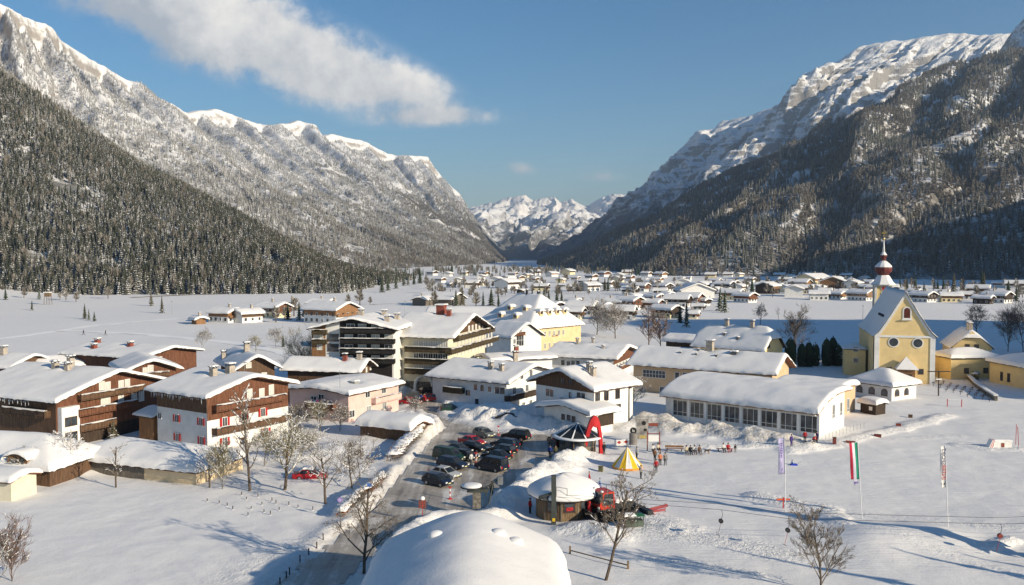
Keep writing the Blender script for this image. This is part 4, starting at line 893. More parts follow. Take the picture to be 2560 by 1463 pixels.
    for q in ((1885,862),(1950,838),(2012,808)): h.wpx('F', *z4(*q), 1.0, 2.2, 'h', FRAME, GLASS)
    h.win('F', -h.wy + .35 if h.face('F')[1].y * h.sd > 0 else h.wy - .35, 1.8, .14, 4, 'p', REDP, REDP, name='red_corner_strip') if False else None
    gp = MB(); p, a = h.place('F', 0, 0); gp.tube([(-h.wy + .4, -.12, -.5), (-h.wy + .4, -.12, he - .4), (-h.wy + .1, -.5, he - .1)], .06, 6); gp.build('gutter_pipe', METAL, h.o, loc=p, rz=a)
    h = House('annex', 'flat snow covered block joining the sports hall to the church side', None, loc=G(2042, 960, 5.2)[:2], yaw=h.yaw, W=9, L=13, he=5.0, rise=.4, og=.5, oe=.5, wall=BEIGE, roof=WOODO, snow=.9)
    # --- mansard yellow house and its neighbour
    h = House('house', 'yellow house with a bulky half hipped snow roof and two ridge chimneys', z4(1290,345), z4(1410,330), z4(690,310), None, None, he=6.0, rise=5.2, W=13, L=21, halfhip=.45, og=.8, oe=.6, wall=YELLOW, roof=WOODD, snow=.6)
    h.wpx('F', *z4(1322,298), 1.4, .9, 'm', FRAMEB, GLASS); h.chim(-3.2, 0, 1.0, .9); h.chim(4.0, 0, 1.0, .9); h.chpx(*z4(940,190), .1, .7, METAL, cap=False); h.chpx(*z4(1055,225), .1, .7, METAL, cap=False)
    h = House('house', 'small house with two humped snow roofs beside the tall birch', None, loc=G(1712, 862, 3.5)[:2], yaw=R(-40), W=9, L=11, he=4.6, rise=1.6, wall=WOODD, roof=WOODD, snow=.8)
    # --- left foreground
    h = House('garage', 'long beige and brown garage under a broad tapering snow roof, left foreground', z1(1700,1250), z1(2060,1085), z1(760,1065), 1217, None, rise=1.6, hip=5.5, W=10.5, og=.5, oe=.5, wall=mat('warm_beige', (.74, .58, .37), .85, .06, .6), roof=FRAMEB, snow=.75, wB=1.0, cat='garage')
    h.clad('S', -.3, GREYW, u0=-h.wx + .02, u1=h.uz('S', *z1(1250,1220))[0], z1=h.he + .0, th=.05)
    h = House('inn', 'low inn with an arched eyebrow dormer in its snow roof at the left edge', z1(395,1165), z1(650,1050), z1(250,1010), 1192, None, he=None, rise=2.9, W=11, L=20, og=.4, oe=.6, wall=CREAM, roof=WOODD, snow=.8, wB=.3, cat='house') if False else \
        House('inn', 'low inn with an arched eyebrow dormer in its snow roof at the left edge', None, loc=G(58, 1162, 1.5)[:2], yaw=R(-12), W=11, L=17.5, he=2.1, rise=3.0, hip=5.0, og=.5, oe=.6, wall=WOOD, roof=WOODD, snow=.8)
    sx = h.sd; z = 2.75; x = 3.8 * h.sd * -1; y = h.sd * 5.35
    dm = MB(); dm.prism([(x - 1.5, y, z - .3), (x + 1.5, y, z - .3)] + [(x + 1.5 * math.cos(k), y, z + .55 + .75 * math.sin(k)) for k in np.linspace(0, math.pi, 9)], (0, -h.sd * 2.4, 0)).build('dormer', WOODO, h.o)
    dd = h.o.children[-1]; MB().box(x - 1.0, x - .1, min(y, y + .05 * h.sd), max(y, y + .05 * h.sd), z - .1, z + .75).build('pane', GLASSW, dd); MB().box(x + .1, x + 1.0, min(y, y + .05 * h.sd), max(y, y + .05 * h.sd), z - .1, z + .75).build('pane', GLASSW, dd)
    snow_sheet('snow_cap', lambda X, Y: z + .45 + .95 * np.sqrt(np.clip(1 - ((X - x) / 1.95) ** 2, 0, 1)), x - 1.9, x + 1.9, min(y + .5 * h.sd, y - 2.4 * h.sd), max(y + .5 * h.sd, y - 2.4 * h.sd), .5, SNOW, dd, 3, step=.35)
    for u in (-6.6, -5.4, -4.2, -3.0, -1.8): h.win('S', u if h.sd < 0 else u, 1.2, .9, 1.2, 'm', WOODO, GLASS)
    h.clad('S', -.3, WOOD, z1=1.1, u0=-7.4, u1=-1)
    h = House('shed', 'small snow topped shed cut by the left edge below the inn', None, loc=G(8, 1212, 1.5)[:2], yaw=R(-14), W=5, L=7, he=2.3, rise=.7, og=.4, oe=.5, wall=CREAM, roof=WOODR, snow=.6)
    # --- shed buried in snow with a green sign
    h = House('shed', 'little shed buried under snow with a bright green sign in its gable', z2(1475,1195), z2(1650,1130), z2(1150,1150), None, z2(1570,1105), he=1.6, L=11, og=.7, oe=.5, wall=WOOD, roof=WOODR, snow=1.1)
    u, zz = h.uz('F', *z2(1562,1150)); p, a = h.place('F', u, zz, .06); MB().box(-.5, .5, -.04, 0, -.45, .45).build('sign', mat('green_sign', (.05, .55, .10), .5, .05), h.o, loc=p, rz=a)
    # --- foreground roof
    ze = 5.0; fl, fr = G(950, 1346, ze), G(1404, 1348, ze); W_ = fr.x - fl.x
    h = House('lift_hut', 'big smooth snow roof in the foreground, seen from above', None, loc=((fl.x + fr.x) / 2, fl.y - 21), yaw=R(90), W=W_, L=42, he=3.9, rise=3.0, og=.8, oe=.7, wall=GREYW, roof=WOODD, snow=0, cat='hut', z0=0)
    def rf(x, y): return 3.9 + 3.6 * (1 - np.sqrt(y ** 2 + 4) / (W_ / 2)) + 0 * x - .5 * np.exp(-((21 - x) / 2.4) ** 2) - .1 * np.exp(-((W_ / 2 - np.abs(y)) / 1.8) ** 2)
    snow_sheet('snow_cap', rf, -21, 21.2, -W_ / 2 - .1, W_ / 2 + .1, 1.5, SNOW, h.roof, 4.0, rough=.05, step=.5, edge=1.2, lip=.3)
    for px, py in ((1090,1416),(1245,1410),(1288,1416)):
        g = h.Mi @ G(px, py, 5.0); zz = float(rf(np.array(g.x), np.array(g.y))) + 1.5
        b = MB(); b.lathe([(.62, -.4), (.68, -.05), (.62, .14), (.40, .27), (.15, .32), (.01, .33)], 14, (g.x, g.y, zz)); b.build('roof_vent', SNOW, h.roof, True)
    near = h
    return near
near_buildings()

# ------------------------------------------------------------------ church and its neighbours
def lathe_o(name, prof, mt, parent, n=16, c=(0, 0, 0), smooth=True, ph=0.0): return MB().lathe(prof, n, c, ph).build(name, mt, parent, smooth)
GOLD = mat('gilt', (.75, .50, .16), .3, .05, metal=.9); DOME = mat('oxide_red_shingle', (.16, .035, .03), .45, .2, 5)
def church():
    A, B, C = z5(605, 925), z5(1150, 943), z5(495, 868); d = ray(*A); he = CH + G(A[0], 957).y * d.z / d.y; g = G(2269, 955).y; dz = ray(*z5(890, 552)); hr = CH + g * dz.z / dz.y; rise = hr - he
    pr = [(-1, he), (-.82, he + .11 * rise), (-.6, he + .33 * rise), (0, hr), (.6, he + .33 * rise), (.82, he + .11 * rise), (1, he)]
    h = House('church', 'tall yellow church with white trimmed steep gable, two round windows and an onion tower', A, B, C, None, None, he=he, L=33, dirv=(.27, .96), prof=pr, og=.35, oe=.35, wall=YELLOW, roof=DARKM, snow=.16, cat='church', wB=1.5)
    T = WHITE; b = h.wy; x = h.wx
    for sg in (-1, 1): MB().box(x - .02, x + .14, *sorted((sg * b, sg * (b - 1.1))), -.5, he - .1).build('pilaster', T, h.o)
    MB().box(x - .02, x + .18, -b, b, he - .25, he + .25).build('cornice', T, h.o)
    f = b / (h.W / 2)
    for sg in (-1, 1):
        m = MB(); pts = [(q[0] * h.W / 2 * f, float(h.zf(0, q[0] * h.W / 2 * f)) - .22) for q in pr if q[0] * sg >= 0]
        if sg < 0: pts = pts[::-1]
        for (y0, za), (y1, zb) in zip(pts[:-1], pts[1:]): m.prism([(x - .02, y0, za), (x - .02, y1, zb), (x - .02, y1, zb - 1.1), (x - .02, y0, za - 1.1)][::-sg or 1], (.15, 0, 0))
        m.build('gable_band', T, h.o)
    def arch(u, z, w, hh, fr=.28):
        p, a = h.place('F', u, z); k = [(w / 2 * math.cos(t), w / 2 * math.sin(t)) for t in np.linspace(0, math.pi, 11)]; o = MB().prism([(q[0] * (1 + 2 * fr / w), 0, hh + q[1] * (1 + 2 * fr / w)) for q in k] + [(-w / 2 - fr, 0, -fr), (w / 2 + fr, 0, -fr)], (0, -.12, 0)).build('window', T, h.o, loc=p, rz=a)
        MB().prism([(q[0], -.14, hh + q[1]) for q in k] + [(-w / 2, -.14, 0), (w / 2, -.14, 0)], (0, .05, 0)).build('pane', mat('church_glass', (.12, .03, .02), .4, .2), o); MB().box(-w / 2 - .5, w / 2 + .5, -.45, 0, -fr - .25, -fr).build('sill', T, o)
    u, z = h.uz('F', *z5(885, 778)); arch(u, z, 1.35, 1.7)
    for q in ((775, 978), (975, 986)):
        u, z = h.uz('F', *z5(*q)); p, a = h.place('F', u, z); o = MB().tube([(0, 0.02, 0), (0, -.12, 0)], [1.22, 1.22], 22).build('round_window', T, h.o, loc=p, rz=a); MB().tube([(0, -.10, 0), (0, -.15, 0)], [.98, .98], 22).build('pane', GLASS, o)
    for q in ((735, 1205), (1000, 1222)): h.wpx('F', *z5(*q), 1.0, 1.1, 'p', FRAMEB, GLASS)
    u, z = h.uz('F', *z5(872, 1200)); p, a = h.place('F', u, 0)
    po = MB().box(-1.7, 1.7, -2.6, 0, -.5, 3.9).build('porch', WOODO, h.o, loc=p, rz=a); MB().box(-1.0, 1.0, -2.68, -2.6, -.3, 2.6).build('door', WOODD, po)
    for i in range(5): MB().box(-1.7 + .03, 1.7 - .03, -2.66, -2.6, 2.75 + i * .22, 2.75 + i * .22 + .17).build('board', WOODO, po)
    MB().add([(-2.4, -3.3, 3.9), (2.4, -3.3, 3.9), (2.4, .0, 3.9), (-2.4, .0, 3.9), (0, -.9, 6.6), (-2.4, -3.3, 3.75), (2.4, -3.3, 3.75), (2.4, 0, 3.75), (-2.4, 0, 3.75)], [(0, 1, 4), (1, 2, 4), (2, 3, 4), (3, 0, 4), (5, 6, 1, 0), (6, 7, 2, 1), (7, 8, 3, 2), (8, 5, 0, 3), (8, 7, 6, 5)]).build('porch_roof', SNOW, po)
    for i in range(4): 
        xx = x - 6 - i * 2.2; yy = h.sd * (h.W / 2) * .55; zz = float(h.zf(xx, yy)); MB().prism([(-.3, 0, -.1), (.3, 0, -.1), (0, 0, .5)], (0, h.sd * .5, 0)).build('roof_vent', DARKM, h.o, loc=(xx, yy, zz + .2))
    MB().box(-.06, .06, -.06, .06, 0, 1.0).build('finial', GOLD, h.o, loc=(x, 0, hr + .1))
    MB().tube([(x - .3, h.sd * (b + .1), -.4), (x - .3, h.sd * (b + .1), he - .3)], .09, 6).build('drainpipe', DARKM, h.o)
    # tower
    D = 244.0; P = lambda y: CH + D * ray(2210, y).z / ray(2210, y).y
    t = setp(empty('church_tower', (ray(2208, 700).x * D / ray(2208, 700).y, D, 0), h.yaw), 'slim church tower with dark red onion dome and gilt cross', 'tower')
    zt = P(712); w = 2.15
    MB().box(-w, w, -w, w, -.5, zt).build('shaft', YELLOW, t); c = MB(); [c.box(sx * w - .3, sx * w + .3, sy * w - .3, sy * w + .3, -.5, zt - .05) for sx in (-1, 1) for sy in (-1, 1)]; c.build('corner_pilasters', T, t)
    for a in range(4):
        o = MB().box(w, w + .1, -.75, .75, zt - 4.2, zt - 2.0).build('belfry_window', T, t, rz=a * R(90)); MB().box(w + .1, w + .14, -.55, .55, zt - 4.0, zt - 2.2).build('louvre', WOODD, o)
        o = MB().tube([(w, 0, zt - .9), (w + .12, 0, zt - .9)], .8, 18).build('clock_face', T, t, rz=a * R(90)); MB().tube([(w + .12, 0, zt - .9), (w + .15, 0, zt - .9)], .62, 18).build('dial', REDP, o); MB().box(w + .15, w + .18, -.04, .04, zt - .9, zt - .45).build('clock_hand', GOLD, o)
    def rz_(y): return P(y) - zt
    lathe_o('cornice', [(w * 1.30, -.35), (w * 1.52, -.1), (w * 1.52, .05), (w * 1.3, .12)], T, t, 8, (0, 0, zt), False, R(22.5)); lathe_o('skirt_roof', [(w * 1.62, 0), (w * 1.25, .7), (w * .85, rz_(693)), (w * .7, rz_(689))], SNOW, t, 8, (0, 0, zt + .1), False, R(22.5))
    z0, zm, z9 = rz_(689), rz_(671), rz_(652)
    lathe_o('dome', [(w * .55, z0), (w * .62, z0 + .2), (w * .85, z0 + .7), (w * 1.04, (z0 + zm) / 2 + .1), (w * 1.07, zm - .1), (w * 1.02, zm + .35)], DOME, t, 12, (0, 0, zt), False)
    lathe_o('snow_cap', [(w * 1.05, zm + .33), (w * .98, zm + .75), (w * .75, zm + 1.3), (w * .45, z9 - .25), (w * .25, z9)], SNOW, t, 12, (0, 0, zt), False)
    lathe_o('lantern', [(w * .22, z9), (w * .3, z9 + .25), (w * .3, rz_(645)), (w * .44, rz_(641)), (w * .40, rz_(637))], DOME, t, 10, (0, 0, zt), False); lathe_o('snow_ring', [(w * .43, rz_(638)), (w * .3, rz_(634)), (w * .16, rz_(630))], SNOW, t, 10, (0, 0, zt), False)
    lathe_o('spire', [(w * .17, rz_(631)), (w * .10, rz_(615)), (w * .045, rz_(600))], T, t, 8, (0, 0, zt)); lathe_o('ball', [(.05, rz_(601)), (.26, rz_(598)), (.26, rz_(596.5)), (.05, rz_(594))], GOLD, t, 10, (0, 0, zt))
    cr = MB().box(-.07, .07, -.07, .07, rz_(595), rz_(575)); cr.box(-.07, .07, -.62, .62, rz_(584), rz_(581.5)); cr.build('cross', GOLD, t, loc=(0, 0, zt))
    # side chapel on the left flank
    a = House('annex', 'low yellow sacristy block on the left flank of the church', None, loc=G(2134, 936)[:2], yaw=h.yaw, W=5.5, L=6, he=6.6, rise=1.6, hip=3.5, og=.3, oe=.3, wall=YELLOW, roof=DARKM, snow=.12)
    for q in ((462, 1038), (462, 1130)): a.wpx('F', *z5(*q), 1.1, 1.1, 'p', FRAME, GLASS)
    # parsonage
    h = House('parsonage', 'yellow and white parsonage with half hipped roof and twin chimneys right of the church', z5(1245, 1027), z5(1608, 1037), z5(1150, 972), 934, None, rise=4.6, halfhip=.4, L=15, og=.5, oe=.5, wall=WHITE, roof=WOODD, snow=.35)
    h.clad('F', h.he - .5, YELLOW); h.clad('S', h.he * .45, YELLOW, z1=h.he - .05)
    for q in ((1385, 1015), (1460, 1017)): h.wpx('F', *z5(*q), .9, 1.1, 'm', FRAMEB, GLASS, off=.06)
    for q in ((1325, 1105), (1382, 1107)): h.wpx('F', *z5(*q), .9, 1.1, 'm', FRAMEB, GLASS)
    h.chim(2.5, 0, 1.2, 1.0); h.chim(4.8, 0, 1.0, .9)
    for q in (0, 1, 2): h.win('S', -3 + q * 3, 1.6, .9, 1.2)
    h = House('school', 'long low yellow building under heavy snow at the right edge', None, loc=(124.5, 193), yaw=R(96), W=19, L=34, he=5.0, rise=3.0, hip=9, og=.6, oe=.8, wall=YELLOW, roof=DARKM, snow=.75)
    for u in (-12, -9.5, -3.5, -1, 4, 8, 12): h.win('S' if h.sd > 0 else 'S', u, 1.9, .8, 1.9, 'p', FRAMEB, GLASS)
    h = House('school', 'short yellow wing with snow roof in front of the parsonage', None, loc=(112, 216), yaw=R(6), W=9, L=13, he=5.2, rise=1.5, hip=4, og=.5, oe=.6, wall=YELLOW, roof=DARKM, snow=.6); h.win('S', -2, 2.0, 1.1, 1.2, 'p', FRAMEB, GLASS); h.win('S', 3, 2.0, 1.1, 1.2, 'p', FRAMEB, GLASS)
    h = House('chapel', 'small white chapel with tent shaped snow roof and arched windows below the church', None, loc=G(2210, 990)[:2], yaw=R(-58), W=10, L=11, he=3.0, rise=2.6, hip=4.8, og=.8, oe=.8, wall=WHITE, roof=DARKM, snow=.55)
    for f, us in (('S', (-3, 0, 3)), ('F', (-2.4, .8))):
        for u in us:
            p, a = h.place(f, u, .9); k = [(.6 * math.cos(t), .6 * math.sin(t)) for t in np.linspace(0, math.pi, 9)]; o = MB().prism([(q[0] * 1.25, 0, .6 + q[1] * 1.25) for q in k] + [(-.75, 0, -.2), (.75, 0, -.2)], (0, -.08, 0)).build('window', FRAMEB, h.o, loc=p, rz=a); MB().prism([(q[0], -.09, .6 + q[1]) for q in k] + [(-.6, -.09, 0), (.6, -.09, 0)], (0, .03, 0)).build('pane', GLASS, o)
    h = House('hut', 'tiny dark timber hut with a bulging snow hat below the chapel', None, loc=G(2182, 1034)[:2], yaw=R(-60), W=3.6, L=4.2, he=2.0, rise=.5, og=.4, oe=.4, wall=WOODD, roof=WOODD, snow=.75); h.win('S', .6, 1.1, .6, .6, 'p', FRAME, FRAME)
    # churchyard: crucifix, grave crosses and wall
    g = G(2346, 990); c = setp(empty('crucifix', (g.x, g.y, gz(g.x, g.y))), 'tall dark wayside crucifix in front of the church', 'cross'); MB().box(-.1, .1, -.1, .1, -.3, 5.2).build('post', WOODD, c); MB().box(-.6, .6, -.11, .11, 3.5, 3.7).build('crossbeam', FRAME, c)
    MB().prism([(-2.3, -.5, 5.2), (2.3, -.5, 5.2), (2.3, .5, 5.2), (-2.3, .5, 5.2)], (0, 0, .1)).build('canopy', WOODD, c)
    rnd = random.Random(5)
    for i in range(34):
        t = i / 34; px, py = rnd.uniform(2300, 2460), 0; row = i % 4; px = 2305 + row * 14 + (i // 4) * 18; py = 948 + row * 9 + (i // 4) * 4.2 + rnd.uniform(-1, 1); g = G(px, py); hgt = rnd.uniform(.7, 1.1)
        o = setp(empty('grave_cross', (g.x, g.y, gz(g.x, g.y)), R(-20)), 'small dark grave cross in the snowy churchyard', 'cross', 'grave crosses beside the church'); m = MB().box(-.05, .05, -.05, .05, -.2, hgt).build('upright', WOODD, o); MB().box(-.3, .3, -.045, .045, hgt * .62, hgt * .74).build('crossbar', WOODD, o)
    pl = [G(2418, 946), G(2440, 968), G(2470, 990), G(2490, 1002)]; w_ = MB()
    for a, b_ in zip(pl[:-1], pl[1:]): dd = (b_ - a); n = Vector((-dd.y, dd.x, 0)).normalized() * .3; w_.prism([a - n, b_ - n, b_ + n, a + n], (0, 0, 1.0))
    o = setp(w_.build('churchyard_wall', STONE), 'low dark churchyard wall edging the lane', 'wall'); s_ = MB()
    for a, b_ in zip(pl[:-1], pl[1:]): dd = (b_ - a); n = Vector((-dd.y, dd.x, 0)).normalized() * .42; up = Vector((0, 0, 1.0)); s_.prism([a - n + up, b_ - n + up, b_ + n + up, a + n + up], (0, 0, .3))
    s_.build('snow_cap', SNOW, o)
church()

# ------------------------------------------------------------------ far village
ORD = 'first second third fourth fifth sixth seventh eighth ninth tenth eleventh twelfth thirteenth fourteenth fifteenth sixteenth seventeenth eighteenth nineteenth twentieth'.split()
TENS = {2: 'twenty', 3: 'thirty', 4: 'forty', 5: 'fifty', 6: 'sixty', 7: 'seventy', 8: 'eighty', 9: 'ninety'}
def ordn(i):
    n = i + 1
    if n <= 20: return ORD[i]
    return TENS[n // 10][:-1] + 'ieth' if n % 10 == 0 else TENS[n // 10] + ' ' + ORD[n % 10 - 1]
def _ordn_old(i): return ORD[i] if i < 20 else ('twenty ' + ORD[i - 20] if i < 29 else ('thirty ' + ORD[i - 30] if i >= 30 and i < 39 else ('thirtieth' if i == 29 else 'fortieth')))
def far_house(px, py, wpx, wall, gable=None, face=0, he=None, group=None, label='', win=True, name='house', yaw=None, ratio=1.25, snow=.85):
    g = G(px, py); D = g.y; rnd = random.Random(int(px * 7 + py)); W = max(6.5, wpx * D / F * .76); he = he or min(6.0, W * .37); yaw = R(-36 + rnd.uniform(-24, 24)) if yaw is None else R(yaw)
    if face: yaw += R(95)
    L = W * ratio; back = Vector((g.x, g.y + W * .35))
    h = House(name, label, None, loc=back, yaw=yaw, W=W, L=L, he=he, rise=W * .19, og=1.3, oe=1.2, wall=wall, roof=WOODD, snow=snow, group=group, step=1.6, lip=.2)
    if gable: h.clad('F', he * .62, gable, th=.08); h.clad('S', he * .62, gable, th=.08)
    if win and D < 760:
        n = max(2, int(h.wy * 2 / 2.6))
        for f, half in (('F', h.wy), ('S', h.wx)):
            for zz in ((1.4, 4.1) if he > 4.4 else (1.5,)):
                k = max(2, int(half * 2 / 2.8))
                for i in range(k): h.win(f, -half + half * 2 * (i + .5) / k, zz, 1.0, 1.2, 'p', FRAME if rnd.random() < .5 else FRAMEB, GLASS, off=.09)
    if gable and D < 900: h.balc('F', -h.wy + .2, h.wy - .2, he * .55, 1.0, .85, gable, snow=False)
    if rnd.random() < .7: h.chim(rnd.uniform(-.2, .2) * L, .3, .8, .9, CHIM)
    return h
def village():
    W_, C_, Y_, O_, D_ = WHITE, CREAM, PALEYEL, WOODO, WOODD
    rows = {
     'row of chalets behind the yellow hotel': [(1379,783,52,W_,WOOD,0),(1434,764,30,W_,WOODD,0),(1432,798,52,C_,WOOD,0),(1458,787,62,W_,WOODR,0),(1502,787,54,Y_,WOODD,0),(1538,771,44,W_,WOODD,0),(1576,772,54,W_,WOODR,0),(1554,800,64,W_,WOODD,0),
        (1632,772,44,W_,WOODR,0),(1640,757,40,W_,WOODR,0),(1670,750,30,W_,WOODD,0),(1655,762,30,W_,WOOD,0),(1668,793,58,Y_,WOODD,0),(1697,767,54,W_,WOODD,0),(1727,763,54,W_,WOODR,0),(1748,775,26,W_,WOOD,0),(1759,763,32,W_,WOODD,0)],
     'houses across the middle of the valley': [(1179,720,40,W_,WOOD,0),(1203,699,24,W_,WOODR,1),(1269,721,56,W_,WOODD,1),(1354,726,38,Y_,WOODG,0),(1407,720,26,W_,WOOD,0),(1437,727,38,D_,WOODD,0),(1475,727,46,W_,WOOD,1),(1571,702,30,W_,WOODR,0),(1566,726,34,W_,WOOD,0),(1602,730,44,W_,WOODR,0),
        (1632,716,34,W_,WOOD,0),(1659,730,44,W_,WOODD,0),(1520,716,30,W_,WOOD,0),(1120,692,24,W_,WOOD,1),(1160,688,22,C_,WOOD,0),(1240,706,30,W_,WOODR,1),(1300,700,24,C_,WOOD,0),(1100,706,26,W_,WOOD,0),(1145,706,26,W_,WOODR,1),(1335,706,24,W_,WOOD,0),(1610,708,22,W_,WOOD,0)],
     'houses along the foot of the right hand slope': [(1704,701,18,W_,None,0),(1723,699,16,W_,None,0),(1710,718,46,W_,WOOD,1),(1736,718,22,W_,WOODD,0),(1793,735,34,D_,WOODR,1),(1831,718,36,W_,WOODG,0),(1877,705,26,W_,WOOD,0),(1822,693,24,W_,WOOD,0),(1850,692,20,C_,WOOD,1),(1868,690,22,C_,WOOD,0),(1890,690,26,C_,WOOD,0),
        (1943,724,32,W_,WOODO,0),(1924,735,60,D_,WOODO,1),(1832,752,56,Y_,WOODO,0),(1867,758,52,W_,WOODR,0),(2000,705,30,W_,WOOD,0),(2004,720,50,W_,WOODO,0),(2040,712,78,Y_,WOODO,1),(2091,720,82,WOODO,WOODO,1),(2138,722,46,W_,WOODR,1),(1990,741,60,W_,WOOD,1),(2052,748,50,W_,None,0),(2096,746,40,W_,WOODO,0),(2123,742,40,W_,WOODR,0),(2160,750,58,W_,WOODO,0),(1905,718,26,W_,WOOD,0),(1965,708,30,W_,WOOD,0)],
     'houses to the right of the church tower': [(2314,754,56,W_,WOODD,0),(2360,742,36,W_,WOODR,0),(2382,754,52,Y_,WOODO,0),(2422,748,42,W_,WOODR,0),(2453,739,54,W_,WOODO,0),(2465,760,46,D_,WOODD,0),(2503,757,60,W_,WOODD,0),(2544,724,46,W_,WOOD,0),(2508,718,36,W_,WOOD,0),(2290,738,30,W_,WOOD,0)]}
    for grp, L in rows.items():
        L = sorted(L); cn = {WOODR.name: 'red brown', WOODD.name: 'dark', WOOD.name: 'brown', WOODO.name: 'orange brown', WOODG.name: 'olive brown'}
        for i, (px, py, w, wl, gb, fc) in enumerate(L):
            far_house(px, py, w * (1.32 if 'yellow hotel' in grp else 1.12), wl, gb, fc, group=grp, label='%s from the left of the %s' % (ordn(i), grp))
    used = [(a[0], a[1]) for L in rows.values() for a in L]; rnd = random.Random(77); more = []
    for k in range(4000):
        px = rnd.uniform(1070, 2230); lo = 686 if px < 1700 else 694; py = rnd.uniform(lo, 742) if rnd.random() < .75 or not 1400 < px < 1750 else rnd.uniform(742, 806)
        if 735 < py < 768 and px < 1560: continue
        if px > 1760 and py > 738: continue
        if py > 728 and px < 1420: continue
        if min(abs(px - u) / (34 if py < 720 else 46) + abs(py - v) / 11 for u, v in used) < 1: continue
        used.append((px, py)); more.append((px, py))
        if len(more) >= 62: break
    for i, (px, py) in enumerate(sorted(more)):
        far_house(px, py, rnd.uniform(24, 36) if py < 722 else rnd.uniform(36, 54), rnd.choice((W_, W_, W_, C_, Y_)), rnd.choice((WOOD, WOODR, WOOD, WOODD, WOODO)), rnd.random() < .35, group='small houses dotted between the others', label='%s from the left of the small houses dotted between the others' % ordn(i))
    # big flat-roofed farm building and the long roof behind the cream hotel
    far_house(1742, 745, 120, WHITE, None, 1, he=5, label='long pale farm building with grey front in the far village', yaw=-4, ratio=1.0, name='barn')
    House('house', 'wide white roof rising behind the cream hotel', None, loc=(-15, 309), yaw=R(-7), W=20, L=30, he=7.6, rise=4.2, wall=CREAM, roof=WOODD, snow=.7, step=1.2)
    House('house', 'flat white roof between the dark hotel and the meadow', None, loc=(-44, 290), yaw=R(-12), W=18, L=24, he=5.0, rise=2.6, wall=WHITE, roof=WOODD, snow=.7, step=1.2)
    far_house(1055, 766, 60, GREYW, None, 1, he=3.4, label='grey plank barn on the meadow behind the hotels', name='barn', win=False); far_house(1102, 764, 110, GREYW, None, 0, he=3.6, label='broad snow roofed barn beside two tall firs', name='barn', win=False)
    far_house(1301, 733, 26, D_, D_, 1, he=2.4, label='lonely little hay hut on the wide snow field', name='hut', win=False, snow=.5)
    # chalets on the left-hand field
    gl = 'chalets on the left hand snow field'
    for a in ((557,807,84,W_,WOODO,0,'white and orange chalet at the near end of the three field chalets'), (612,807,78,W_,WOOD,1,'plain white house in the middle of the three field chalets'), (676,795,86,Y_,WOODR,0,'red brown chalet at the back of the three field chalets'), (800,780,70,W_,WOODD,0,'half hidden white chalet behind the one with orange balcony'), (822,808,130,W_,WOODO,0,'wide chalet with orange balcony left of the dark hotel')):
        far_house(*a[:6], group=gl, label=a[6])
    far_house(492, 811, 40, WOODO, None, 0, he=2.0, label='low orange shed half buried beside the field chalets', name='shed', win=False)
village()

# ------------------------------------------------------------------ single conifers on the valley floor
def firs_list():
    L = [(378,762,40),(405,782,46),(212,796,40),(222,800,28),(236,803,26),(14,752,34),(80,775,26),(98,750,26),(1126,762,40),(1140,768,44),(1156,766,48),(1208,766,38),(1228,766,46),(1246,768,36),(1302,758,32),(1316,760,36),(1330,762,40),(1348,764,56),(1360,762,44),(1372,762,38),(1392,764,40),(1404,764,38),(1310,756,30),(1395,726,24),
         (1398,716,30),(1512,726,34),(1520,728,36),(1578,700,20),(1778,706,16),(1800,776,62),(1812,780,58),(1836,740,36),(1866,748,42),(1880,746,56),(1838,738,30),(1716,818,70),(2268,728,34),(2288,730,40),(2310,728,24),(2344,732,34),(2358,732,42),(2384,734,52),(2455,722,50),(2460,724,44),(2520,748,50),(2540,752,40),(2250,720,26),(2336,724,24),(720,800,44),(748,802,50),(708,866,32),(1700,806,50),(2330,930,36),
         (1050,708,36),(1035,712,34),(1010,716,36),(990,722,40),(1020,715,30),(1065,704,26),(970,726,42),(955,730,38)]
    L.sort(); rnd = random.Random(9)
    for i, (px, py, hp) in enumerate(L):
        g = G(px, py); tree(g.x, g.y, hp * g.y / F, FIRM2 if rnd.random() < .7 else FIRM, i, 'dark fir, %s, of the firs scattered over the valley floor' % (ordn(i) + ' from the left' if i < 29 else ordn(len(L) - 1 - i) + ' from the right'), 'firs scattered over the valley floor', wide=rnd.uniform(1.0, 1.35))
    # belt of woodland at the far end of the valley floor
    rs = np.random.RandomState(8); n = 900; X = []; 
    for k in range(n):
        px = rs.uniform(900, 1700); py = rs.uniform(672, 690) if px > 1080 else rs.uniform(680, 700); g = G(px, py)
        if fbm(np.array([px / 40.]), np.array([py / 8.]), 2)[0] > -.05: X.append((g.x, g.y, -.3))
    X = np.array(X); forest('forest', 'dark belts of trees crossing the far end of the valley', X, rs.uniform(9, 16, len(X)), [joined('fir_belt', firs_far[0], FIRCLEAN), joined('beech_belt', beech(9), BROWN)], rs.randint(0, 2, len(X)) * 1.0)
    # firs outside the frame on the right: their long shadows cross the ski meadow
    for i, (x, y, h) in enumerate(((55.5, 84.5, 19), (61, 62, 18), (66, 69, 13), (76, 66, 14))): tree(x, y, h, FIRM, i, 'fir standing outside the frame on the right', 'firs beside the ski meadow', wide=.6)
firs_list()

